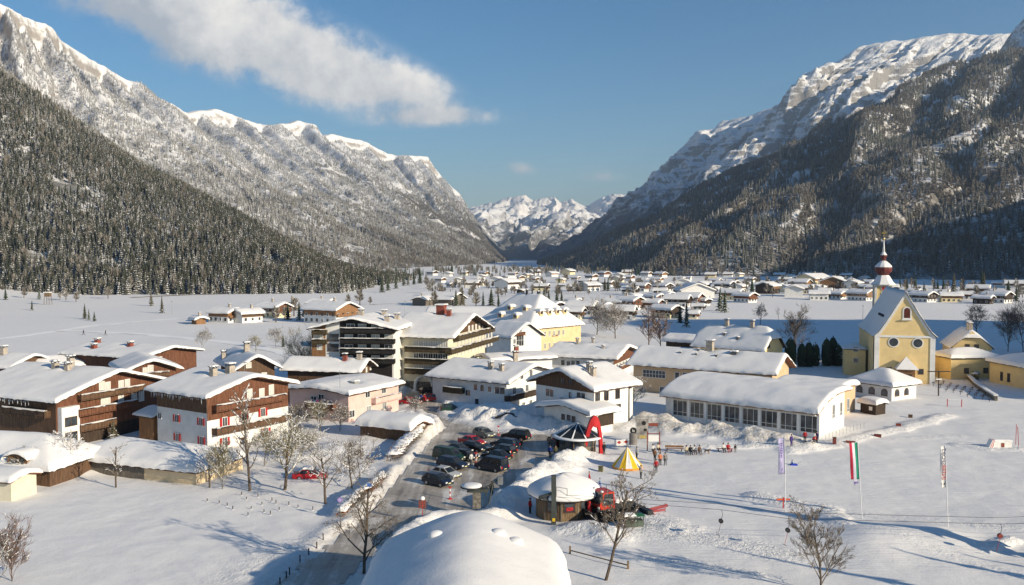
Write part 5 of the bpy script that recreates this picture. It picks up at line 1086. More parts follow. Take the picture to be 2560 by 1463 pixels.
# ------------------------------------------------------------------ bare trees and hedges
SNOWB = snow_mat('snow_on_twigs', .0, col=(.84, .83, .82)); TWIG = mat('twigs', (.21, .17, .13), .9, .2, 3); TWIGO = mat('olive_twigs', (.25, .21, .11), .9, .25, 3); TWIGR = mat('red_twigs', (.23, .145, .11), .9, .2, 3)
def bare(seed, h=8.0, spread=.42, levels=4, r0=.16, trunk=.3, snow=.5, lean=(0, 0), kids=(5, 4, 4, 3), up=.55, thin=.012):
    rnd = random.Random(seed); T, Cr, S = MB(), MB(), MB()
    def br(p, d, l, r, lev):
        pts = [p]; dd = d.copy(); n = 4 if lev < 2 else 3
        for i in range(n):
            dd = (dd + Vector((rnd.uniform(-1, 1), rnd.uniform(-1, 1), rnd.uniform(-.5, .9))) * (.10 if lev == 0 else .22)).normalized(); pts.append(pts[-1] + dd * (l / n))
        e = max(thin * .7, r * (.45 if lev else .55)); rad = [r + (e - r) * i / n for i in range(n + 1)]
        (T if lev == 0 else Cr).tube(pts, rad, 7 if lev == 0 else (5 if lev == 1 else 3), cap=lev < 2)
        if snow and lev > 0 and rnd.random() < snow * (1.2 if lev < 3 else .6):
            for a, b in zip(pts[:-1], pts[1:]):
                if abs((b - a).normalized().z) < .85 and rnd.random() < .75: k = rnd.uniform(.018, .045) + r * .6; o = Vector((0, 0, r * .7 + .012)); S.tube([a + o, (a + b) / 2 + o, b + o], [k * .5, k, k * .4], 4)
        if lev >= levels: return
        nk = kids[min(lev, len(kids) - 1)] + (rnd.random() < .5)
        for k in range(nk):
            t = (trunk + (1 - trunk) * (k + rnd.random()) / nk) if lev == 0 else rnd.uniform(.25, 1); i = min(int(t * n), n - 1); q = pts[i].lerp(pts[i + 1], t * n - i); a = rnd.uniform(0, 6.28) if lev else k * 2.4 + rnd.uniform(-.4, .4)
            ax = pts[i + 1] - pts[i]; ax.normalize(); s1 = ax.orthogonal().normalized(); s2 = ax.cross(s1); out = s1 * math.cos(a) + s2 * math.sin(a); nd = (ax * up + out * rnd.uniform(.6, 1.0) + Vector((0, 0, .22))).normalized()
            br(q, nd, l * rnd.uniform(spread * .8, spread * 1.25) * (1.25 - .45 * t if lev == 0 else 1), max(thin, rad[i] * .55), lev + 1)
    br(Vector((0, 0, -.2)), Vector((lean[0], lean[1], 1)).normalized(), h * .82, r0, 0)
    return T, Cr, S
def btree(px, py, seed, label, tm=TWIG, name='bare_tree', group=None, yaw=0, **k):
    g = G(px, py); o = setp(empty(name, (g.x, g.y, gz(g.x, g.y) - .05), yaw), label, 'tree' if 'tree' in name else 'shrub', group); T, C_, S = bare(seed, **k)
    T.build('trunk', BARK, o); C_.build('crown', tm, o)
    if S.v: S.build('snow_on_branches', SNOWB, o, True)
    return o
btree(625, 1230, 1, 'tall slender bare tree in front of the red shuttered chalet', h=14.5, spread=.22, r0=.18, trunk=.25, snow=.35, up=.9, kids=(22, 7, 6, 3), thin=.013)
btree(712, 1228, 2, 'broad olive tinged bare tree near the buried red car', TWIGO, h=7.5, spread=.56, r0=.22, trunk=.3, snow=.55, kids=(8, 6, 5, 4), thin=.016)
btree(814, 1262, 3, 'short trunked bare tree with upswept branches between the garden and the road', h=7.0, spread=.52, r0=.17, trunk=.3, snow=.4, kids=(7, 5, 4, 3))
btree(880, 1222, 4, 'small bushy bare tree just left of the road bank', h=5.5, spread=.5, r0=.12, trunk=.2, snow=.5, kids=(7, 5, 4, 3))
btree(910, 1436, 5, 'gaunt bare tree beside the foreground roof and the shaded road', h=10.0, spread=.36, r0=.16, trunk=.14, snow=.02, kids=(15, 6, 6, 4), up=.5, thin=.012)
btree(1513, 1452, 6, 'leaning bare tree with snow in its forks at the bottom centre', h=10.8, spread=.33, r0=.155, trunk=.34, snow=.08, lean=(.22, 0), kids=(14, 7, 6, 5), up=.75, thin=.012)
btree(2052, 1480, 7, 'wide crowned bare tree rising at the bottom edge, right', h=7.4, spread=.42, r0=.10, trunk=.08, snow=.0, kids=(13, 7, 6, 5), up=1.1, thin=.012)
btree(290, 1220, 8, 'thin young tree standing alone in front of the long garage', h=6.8, spread=.26, r0=.12, trunk=.2, snow=.5, kids=(10, 4, 3))
btree(174, 1192, 9, 'low snow laden fruit tree in front of the inn', h=4.6, spread=.6, r0=.11, trunk=.2, snow=.9, kids=(7, 5, 4, 2))
btree(524, 1222, 10, 'crooked snow crusted tree at the corner of the long garage', h=5.2, spread=.5, r0=.12, trunk=.3, snow=.95, kids=(6, 4, 4, 2))
btree(556, 1226, 11, 'olive stemmed bush beside the garage corner', TWIGO, 'bare_bush', h=4.6, spread=.6, r0=.05, trunk=.05, snow=.3, kids=(12, 5, 4), up=1.3)
btree(762, 966, 12, 'big round bare shrub in front of the long timber gabled roof', TWIGO, h=9.5, spread=.62, r0=.2, trunk=.1, snow=.06, kids=(12, 6, 5, 4), up=.9)
btree(30, 1448, 13, 'brown frosted bush at the bottom left corner', TWIGR, 'bare_bush', h=4.4, spread=.55, r0=.05, trunk=.05, snow=.10, kids=(12, 6, 5, 3), up=1.2)
btree(-14, 1462, 14, 'snowy bush cut by the bottom left corner', TWIG, 'bare_bush', h=4.0, spread=.6, r0=.06, trunk=.05, snow=.3, kids=(9, 5, 4), up=1.0)
btree(1492, 838, 15, 'left one of two snow crusted fruit trees behind the dark gabled roof', h=8.5, spread=.62, r0=.2, trunk=.18, snow=.6, kids=(12, 7, 6, 3), thin=.026)
btree(1538, 846, 16, 'right one of two snow crusted fruit trees behind the dark gabled roof', h=9.5, spread=.62, r0=.2, trunk=.18, snow=.6, kids=(12, 7, 6, 3), thin=.026)
btree(1622, 866, 17, 'reddish birch cluster left of the humped snow roofs', TWIGR, h=13.5, spread=.34, r0=.2, trunk=.12, snow=.2, kids=(20, 7, 6), up=1.1, thin=.026)
btree(1652, 872, 18, 'second reddish birch close behind the beige school', TWIGR, h=11, spread=.42, r0=.18, trunk=.12, snow=.3, kids=(18, 7, 6), up=.9, thin=.026)
btree(1986, 900, 19, 'large fine branched bare tree behind the clipped conifers', h=12, spread=.52, r0=.22, trunk=.2, snow=.0, kids=(10, 6, 5, 3), up=.9, thin=.03)
btree(1900, 812, 20, 'lone round bare tree at the edge of the shaded field', TWIGR, h=8, spread=.5, r0=.15, trunk=.3, snow=.1, kids=(9, 5, 4), thin=.026)
btree(1946, 796, 21, 'slim bare tree on the sunny side of the far field', h=6.5, spread=.3, r0=.12, trunk=.3, snow=.1, kids=(9, 4, 3), thin=.026); btree(1960, 790, 22, 'tiny bare sapling beside the slim field tree', h=4.5, spread=.3, r0=.09, trunk=.3, snow=.1, kids=(7, 4), thin=.026)
btree(2440, 842, 23, 'round bare tree behind the parsonage chimneys', h=10, spread=.55, r0=.2, trunk=.3, snow=.0, kids=(9, 6, 4), thin=.03); btree(2520, 880, 24, 'bare bush cluster at the right edge of the shaded field', h=10, spread=.6, r0=.15, trunk=.1, snow=.1, kids=(10, 6, 4), up=1.0, thin=.026); btree(2558, 884, 25, 'bare bush cut by the right edge beyond the low yellow building', TWIGR, h=12, spread=.6, r0=.15, trunk=.1, snow=.1, kids=(10, 6, 4), up=1.0, thin=.026)
btree(1580, 1030, 26, 'snow dotted shrub between the white house and the beige school', h=5.5, spread=.6, r0=.1, trunk=.1, snow=.5, kids=(9, 5, 4), up=.8)
for i, (px, py, hh, lb) in enumerate(((800,1078,4,'small bare tree before the pink house'),(850,1080,3.6,'rounded frosted shrub before the pink house'),(745,1068,3.2,'low frosted shrub at the pink house wall'),(960,1068,2.2,'twiggy shrub on the buried shed roof side'),(1040,1040,2.6,'snow matted shrub by the village street'),(900,1200,4.2,'frosty shrub between the garden trees and the hedge'),(660,1165,4.5,'thick frosted bush under the tall slender tree'),(755,1160,4.4,'frosted bush behind the buried red car'),(60,1212,3.0,'frosted thicket below the inn'),(640,880,4,'bare shrub behind the brown gabled chalet'),(690,870,5,'bare shrub near the small fir'),(505,872,5,'bare shrub among the chimneys of the left hand roofs'),(2120,920,4,'frosted bush behind the flat snowy annex'))):
    btree(px, py, 40 + i, lb, TWIG if i % 3 else TWIGO, 'bare_bush', h=hh, spread=.6, r0=.06, trunk=.08, snow=.3, kids=(9, 6, 5, 3), up=.9)
# brown trees between the far houses
rnd = random.Random(12)
FAR_B = [(rnd.uniform(1060, 1760), rnd.uniform(702, 745)) for _ in range(90)] + [(rnd.uniform(1760, 2200), rnd.uniform(704, 748)) for _ in range(60)] + [(rnd.uniform(2260, 2560), rnd.uniform(716, 752)) for _ in range(34)] + [(712,798),(735,792),(760,800),(690,806),(870,762),(900,765),(925,764),(1190,772),(1085,768),(150,750),(165,752),(60,748),(270,748),(190,756)]
for px, py in FAR_B:
    g = G(px, py); tree(g.x, g.y, rnd.uniform(5, 11), BROWNM, rnd.randrange(2), 'bare brown tree among the distant houses and field edges', 'bare trees among the distant houses', 'bare_tree', wide=1.5)
# clipped columnar conifers and the pale bush in front of them
for i, (px, py, hp, wd) in enumerate(((1976,920,78,1.3),(2004,918,62,1.0),(2022,918,66,1.0),(2038,916,60,1.0),(2066,916,72,1.1),(2082,914,74,1.1),(2096,916,56,1.0))):
    g = G(px, py); h = hp * g.y / F; o = setp(empty('columnar_conifer', (g.x, g.y, 0)), 'dense dark columnar conifer, %s from the left of the clipped group beside the church' % ordn(i), 'conifer', 'clipped conifers beside the church'); r = random.Random(i); m = MB()
    for k in range(1500):
        z = r.random() ** .8; rad = (.5 * math.sin(min(1, z * 1.15 + .18) * math.pi) ** .45) * wd * 2.9; a = r.uniform(0, 6.28); q = r.uniform(.75, 1.05); p = Vector((math.cos(a) * rad * q, math.sin(a) * rad * q, z * h)); s = .22; d1 = Vector((math.cos(a) * .5, math.sin(a) * .5, 1)).normalized() * s; d2 = Vector((-math.sin(a), math.cos(a), 0)) * s * .6
        m.add([p - d2, p + d2, p + d1], [(0, 1, 2)])
    m.lathe([(.9 * wd, .1), (1.25 * wd, h * .35), (1.15 * wd, h * .75), (.5 * wd, h * .93), (.05, h * .97)], 9); m.build('crown', FIRCLEAN, o); MB().tube([(0, 0, -.2), (0, 0, .5)], .1, 6).build('trunk', BARK, o)
def hedge(pl, w, h, label, seed, leaf):
    P = P2(pl); r = random.Random(seed); m, s = MB(), MB()
    for a, b in zip(P[:-1], P[1:]):
        L = np.linalg.norm(b - a); t = (b - a) / L; n = np.array([-t[1], t[0]])
        for k in range(int(L * 75)):
            u, v, z = r.random() * L, r.uniform(-.5, .5) * w, r.random() * h; q = a + t * u + n * v; z0 = gz(*q); p = Vector((q[0], q[1], z0 + z)); d = Vector((r.uniform(-1, 1), r.uniform(-1, 1), r.uniform(-.3, 1))) * .22; e = Vector((r.uniform(-1, 1), r.uniform(-1, 1), r.uniform(-1, 1))) * .12; m.add([p - e, p + e, p + d], [(0, 1, 2)])
        ns = max(4, int(L / .35)); vs = []
        for i in range(ns + 1):
            q = a + t * (L * i / ns); z0 = gz(*q) + h * .82
            for j in range(9): th = math.pi * j / 8; jit = 1 + .55 * float(fbm(np.array(q[0] * 1.3 + j), np.array(q[1] * 1.3), 2)); c_ = q - n * (math.cos(th) * w * .46 * jit); vs.append((c_[0], c_[1], z0 + math.sin(th) * .38 * jit - .10))
        s.add(vs, [(i * 9 + j, (i + 1) * 9 + j, (i + 1) * 9 + j + 1, i * 9 + j + 1) for i in range(ns) for j in range(8)] + [tuple(range(9)), tuple(range(ns * 9, ns * 9 + 9))[::-1]])
    o = setp(empty('hedge', (0, 0, 0)), label, 'hedge'); m.build('foliage', leaf, o); s.build('snow_load', SNOWB, o, True)
LEAFB = mat('dry_brown_leaves', (.16, .085, .035), .8, .3, 2); LEAFR = mat('russet_leaves', (.30, .12, .04), .8, .3, 2)
hedge([(980,1158),(1002,1132),(1032,1108),(1046,1094)], 2.3, 1.5, 'wide brown hedge heaped with snow at the left of the road bend', 1, LEAFB); hedge([(850,1300),(880,1276),(915,1248),(955,1206)], 1.2, .95, 'low russet hedge under snow along the left of the road', 2, LEAFR)
hedge([(2436,952),(2452,938)], 1.5, 2.0, 'small snowy conifer clump by the churchyard lane', 3, FIRCLEAN)

# ------------------------------------------------------------------ vehicles
TYRE = mat('tyre', (.02, .02, .02), .85, .1); RIM = mat('rim', (.45, .45, .46), .35, .05, metal=.7); CGLASS = glass_mat('car_glass', (.012, .014, .016), .05); LAMP = mat('headlamp', (.7, .7, .68), .15, .02); TAIL = mat('tail_lamp', (.5, .01, .01), .2, .02); PLATE = mat('number_plate', (.8, .75, .4), .5, .02)
def paint(name, c):
    m = mat('paint_' + name, c, .28, .03, .8, spec=.5); return m
CK = {'hatch': (4.0, 1.68, 1.46, .92, (-1.92, -1.45, .35, 1.25)), 'sedan': (4.45, 1.74, 1.42, .90, (-1.55, -.95, .40, 1.25)), 'wagon': (4.6, 1.76, 1.50, .93, (-2.2, -1.85, .40, 1.30)), 'suv': (4.6, 1.86, 1.75, 1.05, (-2.2, -1.9, .50, 1.25)), 'van': (4.7, 1.86, 1.92, 1.08, (-2.3, -2.12, .75, 1.65))}
CM = {}
def car_meshes(kind):
    if kind in CM: return CM[kind]
    L, W, H, belt, (r0, r1, f1, f0) = CK[kind]; l = L / 2; wb = L * .29; o = {}
    prof = [(-l + .02, .34), (-l, .62), (-l + .10, belt - .06), (r0, belt), (f0, belt - .02), (l - .55, belt - .12), (l - .12, belt - .26), (l, .52), (l - .03, .30), (wb + .42, .24), (-wb - .42, .24)]
    m = MB(); secs = []
    for y, k in ((-1, .93), (-.9, 1), (.9, 1), (1, .93)): secs.append([((x * (.985 if abs(y) == 1 else 1)), y * W / 2, .55 + (z - .55) * k) for x, z in prof])
    n = len(prof); m.add(sum(secs, []), [tuple(range(n)), tuple(range(3 * n, 4 * n))[::-1]] + [(s * n + i, (s + 1) * n + i, (s + 1) * n + (i + 1) % n, s * n + (i + 1) % n) for s in range(3) for i in range(n)])
    bw, tw = W / 2 * .93, W / 2 * .76; c = [(r0, -bw, belt - .03), (f0, -bw, belt - .05), (f1, -tw, H - .07), (r1, -tw, H - .07)]; cc = c + [(x, -y, z) for x, y, z in c]
    m.add(cc, [(0, 1, 2, 3), (7, 6, 5, 4), (1, 5, 6, 2), (4, 0, 3, 7), (3, 2, 6, 7)]); o['body'] = m
    rf = MB(); x0, x1 = r1 + .02, f1 - .02; rf.add([(x0, -tw, H - .07), (x1, -tw, H - .07), (x1 - .08, -tw * .8, H), (x0 + .08, -tw * .8, H), (x0, tw, H - .07), (x1, tw, H - .07), (x1 - .08, tw * .8, H), (x0 + .08, tw * .8, H)], [(0, 1, 2, 3), (7, 6, 5, 4), (3, 2, 6, 7), (1, 5, 6, 2), (0, 3, 7, 4)]); o['roof'] = rf
    def quad(pts, inset, off):
        P = [Vector(p) for p in pts]; ce = sum(P, Vector()) / 4; nrm = (P[1] - P[0]).cross(P[2] - P[0]).normalized()
        return MB().add([ce + (p - ce) * inset + nrm * off for p in P], [(0, 1, 2, 3)])
    o['windshield'] = quad([c[1], cc[5], cc[6], c[2]], .88, .012); o['rear_window'] = quad([cc[4], c[0], c[3], cc[7]], .84, .012)
    for s in (-1, 1):
        xm0, xm1 = (r0 + f0) / 2 + .05, (r1 + f1) / 2 + .05
        for nm, a in (('side_window', [(r0, belt - .03), (xm0 - .05, belt - .04), (xm1 - .05, H - .07), (r1, H - .07)]), ('side_window', [(xm0 + .05, belt - .04), (f0, belt - .05), (f1, H - .07), (xm1 + .05, H - .07)])):
            pts = [(x, s * (bw if z < H - .3 else tw), z) for x, z in a]; o.setdefault(nm, []).append(quad(pts if s < 0 else pts[::-1], .84, .012))
    w = MB(); 
    o['wheel'] = [(x, s * (W / 2 - .10), .31) for x in (-wb, wb) for s in (-1, 1)]
    meshes = {'body': o['body'].mesh('body', paint('x', (.1, .1, .1))), 'roof': o['roof'].mesh('roof', paint('x', (.1, .1, .1))), 'windshield': o['windshield'].mesh('windshield', CGLASS), 'rear_window': o['rear_window'].mesh('rear_window', CGLASS), 'side': [q.mesh('side_window', CGLASS) for q in o['side_window']],
      'tyre': MB().tube([(0, -.11, 0), (0, -.09, 0), (0, .09, 0), (0, .11, 0)], [.27, .31, .31, .27], 16).mesh('wheel', TYRE), 'rim': MB().tube([(0, -.115, 0), (0, .115, 0)], .19, 12).mesh('rim', RIM), 'wheels': o['wheel'],
      'head': [MB().cbox((l - .07, s * (W / 2 - .28), .66), (.12, .34, .15)).mesh('headlight', LAMP) for s in (-1, 1)], 'tail': [MB().cbox((-l + .05, s * (W / 2 - .18), .78), (.10, .22, .26)).mesh('tail_light', TAIL) for s in (-1, 1)],
      'plate': [MB().cbox((sx * (l - .01), 0, .5), (.04, .5, .11)).mesh('number_plate', PLATE) for sx in (1, -1)], 'mirror': [MB().cbox((f0 - .25, s * (W / 2 + .06), belt + .03), (.1, .2, .14)).mesh('wing_mirror', TYRE) for s in (-1, 1)], 'bumper': MB().cbox((l - .02, 0, .38), (.10, W * .9, .16)).cbox((-l + .02, 0, .40), (.10, W * .9, .16)).mesh('bumper', mat('bumper', (.04, .04, .042), .6, .05))}
    CM[kind] = meshes; return meshes
def car(kind, px, py, yaw, col, label, z=0.04, snow=False, sc=1.04):
    g = G(px, py); m = car_meshes(kind); o = setp(empty('parked_car', (g.x, g.y, z), R(yaw)), label, 'car' if kind != 'van' else 'van', 'cars parked in the village'); o.scale = (sc,) * 3; pm = paint(*col)
    for nm in ('body', 'roof'):
        c = link(nm, m[nm], o); c.material_slots[0].link = 'OBJECT'; c.material_slots[0].material = pm
    for nm in ('windshield', 'rear_window', 'bumper'): link(nm, m[nm], o)
    for q in m['side']: link('side_window', q, o)
    for p in m['wheels']: wl = link('wheel', m['tyre'], o, p); link('rim', m['rim'], wl)
    for k, nm in (('head', 'headlight'), ('tail', 'tail_light'), ('plate', 'number_plate'), ('mirror', 'wing_mirror')):
        for q in m[k]: link(nm, q, o)
    if snow: L, W, H, b, (r0, r1, f1, f0) = CK[kind]; snow_sheet('snow_cap', lambda x, y: H - .02 + 0 * x, r1, f1, -W * .36, W * .36, .3, SNOW, o, 1, step=.3)
    return o
NAVY, BLACK, SILV, GREY, RED, DGREEN = ('navy', (.010, .016, .035)), ('black', (.010, .010, .012)), ('silver', (.40, .41, .41)), ('grey', (.13, .14, .13)), ('carmine', (.40, .012, .02)), ('bottle', (.012, .04, .028))
for a in (('hatch',1094,1213,-36,NAVY,'dark blue hatchback parked nearest the camera'), ('sedan',1112,1194,-36,SILV,'silver saloon parked beside the dark blue hatchback'), ('wagon',1132,1170,-36,NAVY,'long dark blue estate car in the near half of the left row'), ('van',1122,1152,-36,DGREEN,'dark green people carrier behind the long blue estate'), ('hatch',1164,1150,-36,BLACK,'black small car nose to the red and white post'),
          ('sedan',1146,1134,-38,BLACK,'low black saloon in the middle of the left row'), ('hatch',1186,1129,-38,BLACK,'black hatchback just below the red car'), ('sedan',1180,1113,-40,RED,'bright red saloon in the left row of the car park'), ('hatch',1210,1093,-50,GREY,'grey green hatchback at the far end of the left row'),
          ('van',1229,1176,143,NAVY,'dark blue van showing its rear at the near end of the right row'), ('sedan',1242,1150,143,BLACK,'black saloon next to the dark blue van'), ('wagon',1254,1136,143,BLACK,'black estate car with silver tail in the right row'), ('wagon',1262,1120,143,NAVY,'dark estate car with light rear screen frame in the right row'), ('suv',1290,1100,150,BLACK,'big dark off-roader with red tail lamps at the far end of the right row'),
          ('suv',1392,1114,105,BLACK,'dark off-roader parked beside the timber kiosk'), ('sedan',1025,1012,-20,RED,'red car half hidden by the heap at the village street'), ('hatch',1080,1003,20,RED,'second red car parked deeper in the village street'), ('hatch',1128,1030,10,DGREEN,'green car behind the snow bank at the white house'), ('wagon',1075,984,30,BLACK,'black car in the shade before the cream hotel')): car(*a)
car('sedan', 1272, 1058, 160, BLACK, 'black car sunk between two ploughed snow banks', z=.55); car('sedan', 776, 1196, 5, RED, 'red car almost buried in snow under the garden trees', z=-.1, snow=True)

# ------------------------------------------------------------------ people
SKIN = mat('skin', (.55, .33, .24), .6, .05); HAIR = mat('dark_hair', (.05, .035, .025), .8, .1)
def cloth(n, c): return mat('cloth_' + n, c, .85, .15, 6)
def human(pose):
    J = {'pel': (0, 0, .93, .15), 'sp': (0, 0, 1.12, .155), 'ch': (0, 0, 1.32, .165), 'nk': (0, 0, 1.47, .065), 'hd': (.015, 0, 1.58, .088), 'ht': (.01, 0, 1.68, .085)}
    for s, n in ((1, 'l'), (-1, 'r')): J.update({'sh' + n: (0, .19 * s, 1.40, .08), 'el' + n: (-.02, .27 * s, 1.13, .062), 'wr' + n: (.06, .27 * s, .90, .045), 'ha' + n: (.09, .265 * s, .80, .038), 'hp' + n: (0, .095 * s, .86, .115), 'kn' + n: (.02, .11 * s, .49, .075), 'an' + n: (0, .115 * s, .10, .055), 'to' + n: (.16, .125 * s, .05, .042)})
    for k, v in pose.items(): J[k] = (*v, J[k][3]) if len(v) == 3 else v
    E = [('pel', 'sp'), ('sp', 'ch'), ('ch', 'nk'), ('nk', 'hd'), ('hd', 'ht')] + [(a + n, b + n) for n in 'lr' for a, b in (('sh', 'el'), ('el', 'wr'), ('wr', 'ha'), ('hp', 'kn'), ('kn', 'an'), ('an', 'to'))] + [(a, b + n) for n in 'lr' for a, b in (('ch', 'sh'), ('pel', 'hp'))]
    K = list(J); me = bpy.data.meshes.new('person'); me.from_pydata([J[k][:3] for k in K], [(K.index(a), K.index(b)) for a, b in E], []); ob = bpy.data.objects.new('tmp', me); COL.objects.link(ob); ob.modifiers.new('s', 'SKIN'); me.skin_vertices[0].data
    for i, k in enumerate(K): me.skin_vertices[0].data[i].radius = (J[k][3],) * 2; me.skin_vertices[0].data[i].use_root = k == 'pel'
    sb = ob.modifiers.new('b', 'SUBSURF'); sb.levels = 1; sb.render_levels = 1
    dg = bpy.context.evaluated_depsgraph_get(); out = bpy.data.meshes.new_from_object(ob.evaluated_get(dg)); out.name = 'body'; bpy.data.objects.remove(ob)
    # fingers
    fv, ff = [], []
    for n in 'lr':
        s = 1 if n == 'l' else -1; w, h = Vector(J['wr' + n][:3]), Vector(J['ha' + n][:3]); d = (h - w).normalized(); ax = d.orthogonal().normalized(); bx = d.cross(ax)
        for i, (o, L) in enumerate(((-.03, .075), (-.01, .085), (.01, .08), (.03, .065), (.045, .055))):
            b = MB(); base = h + ax * o + (d * -.03 if i == 4 else d * .01); dd = (d + ax * (.8 if i == 4 else 0)).normalized(); b.tube([base, base + dd * L * .55, base + (dd + bx * .4).normalized() * L], [.011, .010, .007], 5); fv.append(b)
    nb = len(out.vertices); allb = MB(); [allb.add(b.v, b.f) for b in fv]
    v = [tuple(p.co) for p in out.vertices]; f = [tuple(p.vertices) for p in out.polygons]; me2 = bpy.data.meshes.new('person'); me2.from_pydata(v + allb.v, [], f + [tuple(i + nb for i in q) for q in allb.f])
    cats = {0: [('pel', 'sp'), ('sp', 'ch'), ('ch', 'nk')] + [(a + n, b + n) for n in 'lr' for a, b in (('sh', 'el'), ('el', 'wr'))], 1: [(a + n, b + n) for n in 'lr' for a, b in (('hp', 'kn'), ('kn', 'an'))], 2: [('nk', 'hd'), ('hd', 'ht')] , 3: [('an' + n, 'to' + n) for n in 'lr'] + [('wr' + n, 'ha' + n) for n in 'lr']}
    segs = [(c, Vector(J[a][:3]), Vector(J[b][:3])) for c, L in cats.items() for a, b in L]; idx = []
    for p in me2.polygons:
        c = p.center; best = min(segs, key=lambda s: (c - (s[1] + (s[2] - s[1]) * max(0, min(1, (c - s[1]).dot(s[2] - s[1]) / (s[2] - s[1]).length_squared)))).length); idx.append(best[0])
    for m in (GREYW, WOODD, SKIN, TYRE): me2.materials.append(m)
    me2.polygons.foreach_set('material_index', idx); me2.polygons.foreach_set('use_smooth', [True] * len(idx)); me2.update()
    hd = Vector(J['hd'][:3]); ht = Vector(J['ht'][:3]); up = (ht - hd).normalized(); c0 = hd + up * .03
    hat = MB(); hat.lathe([(.112, .0), (.118, .05), (.105, .11), (.06, .155), (.01, .17)], 12, tuple(c0 + up * .02)); face = MB(); x = c0.x + .088
    face.cbox((x + .012, c0.y, c0.z - .02), (.03, .024, .045)); [face.cbox((x, c0.y + s * .034, c0.z + .012), (.012, .022, .012)) for s in (-1, 1)]; face.cbox((x, c0.y, c0.z - .065), (.012, .045, .010)); [face.cbox((c0.x - .01, c0.y + s * .088, c0.z - .01), (.04, .018, .055)) for s in (-1, 1)]
    return me2, hat.mesh('hat'), face.mesh('face', SKIN)
POSES = {'stand': {}, 'walk': {'knl': (.20, .10, .52), 'anl': (.22, .11, .10), 'tol': (.38, .115, .07), 'knr': (-.02, -.10, .48), 'anr': (-.26, -.11, .14), 'tor': (-.12, -.115, .05), 'ell': (-.14, .27, 1.16), 'wrl': (-.05, .29, .95), 'hal': (0, .28, .86), 'elr': (.10, -.27, 1.15), 'wrr': (.26, -.25, 1.0), 'har': (.34, -.24, .94)},
         'sit': {'pel': (0, 0, .50), 'sp': (-.03, 0, .70), 'ch': (-.02, 0, .90), 'nk': (0, 0, 1.06), 'hd': (.03, 0, 1.17), 'ht': (.03, 0, 1.27), 'shl': (-.01, .19, .98), 'shr': (-.01, -.19, .98), 'ell': (.05, .27, .74), 'elr': (.05, -.27, .74), 'wrl': (.24, .20, .62), 'wrr': (.24, -.20, .62), 'hal': (.32, .17, .58), 'har': (.32, -.17, .58), 'hpl': (.04, .11, .46), 'hpr': (.04, -.11, .46), 'knl': (.44, .14, .50), 'knr': (.44, -.14, .50), 'anl': (.46, .14, .10), 'anr': (.50, -.14, .10), 'tol': (.62, .15, .05), 'tor': (.66, -.15, .05)},
         'crouch': {'pel': (-.18, 0, .58), 'sp': (-.05, 0, .74), 'ch': (.12, 0, .90), 'nk': (.24, 0, 1.0), 'hd': (.33, 0, 1.07), 'ht': (.38, 0, 1.16), 'shl': (.15, .19, .96), 'shr': (.15, -.19, .96), 'ell': (.26, .25, .72), 'elr': (.26, -.25, .72), 'wrl': (.38, .16, .52), 'wrr': (.38, -.16, .52), 'hal': (.42, .13, .44), 'har': (.42, -.13, .44), 'hpl': (-.14, .10, .52), 'hpr': (-.14, -.10, .52), 'knl': (.20, .14, .48), 'knr': (.14, -.13, .34), 'anl': (.06, .13, .10), 'anr': (-.20, -.13, .12), 'tol': (.22, .135, .05), 'tor': (-.08, -.135, .05)}}
HM = {k: human(v) for k, v in POSES.items()}
def person(px, py, yaw, pose, jk, pt, label, hat=HAIR, sc=1.0, z=None):
    g = G(px, py); m, hm, fm = HM[pose]; z = gz(g.x, g.y) if z is None else z; o = setp(link('person', m, None, (g.x, g.y, z), R(yaw)), label, 'person', 'people out in the snow'); o.scale = (sc,) * 3
    for i, mt in enumerate((cloth(*jk), cloth(*pt))): o.material_slots[i].link = 'OBJECT'; o.material_slots[i].material = mt
    h = link('hat', hm, o); 
    if not len(hm.materials): hm.materials.append(HAIR)
    h.material_slots[0].link = 'OBJECT'; h.material_slots[0].material = hat; link('face', fm, o); return o
cB, cO, cW, cR, cK, cG, cOr, cP, cBl, cBr = ('blue', (.03, .06, .28)), ('olive', (.11, .10, .05)), ('white', (.68, .67, .65)), ('red', (.45, .015, .02)), ('black', (.015, .015, .017)), ('grey', (.25, .24, .22)), ('orange', (.75, .22, .08)), ('purple', (.08, .05, .22)), ('brightblue', (.03, .16, .55)), ('brown', (.14, .07, .04))
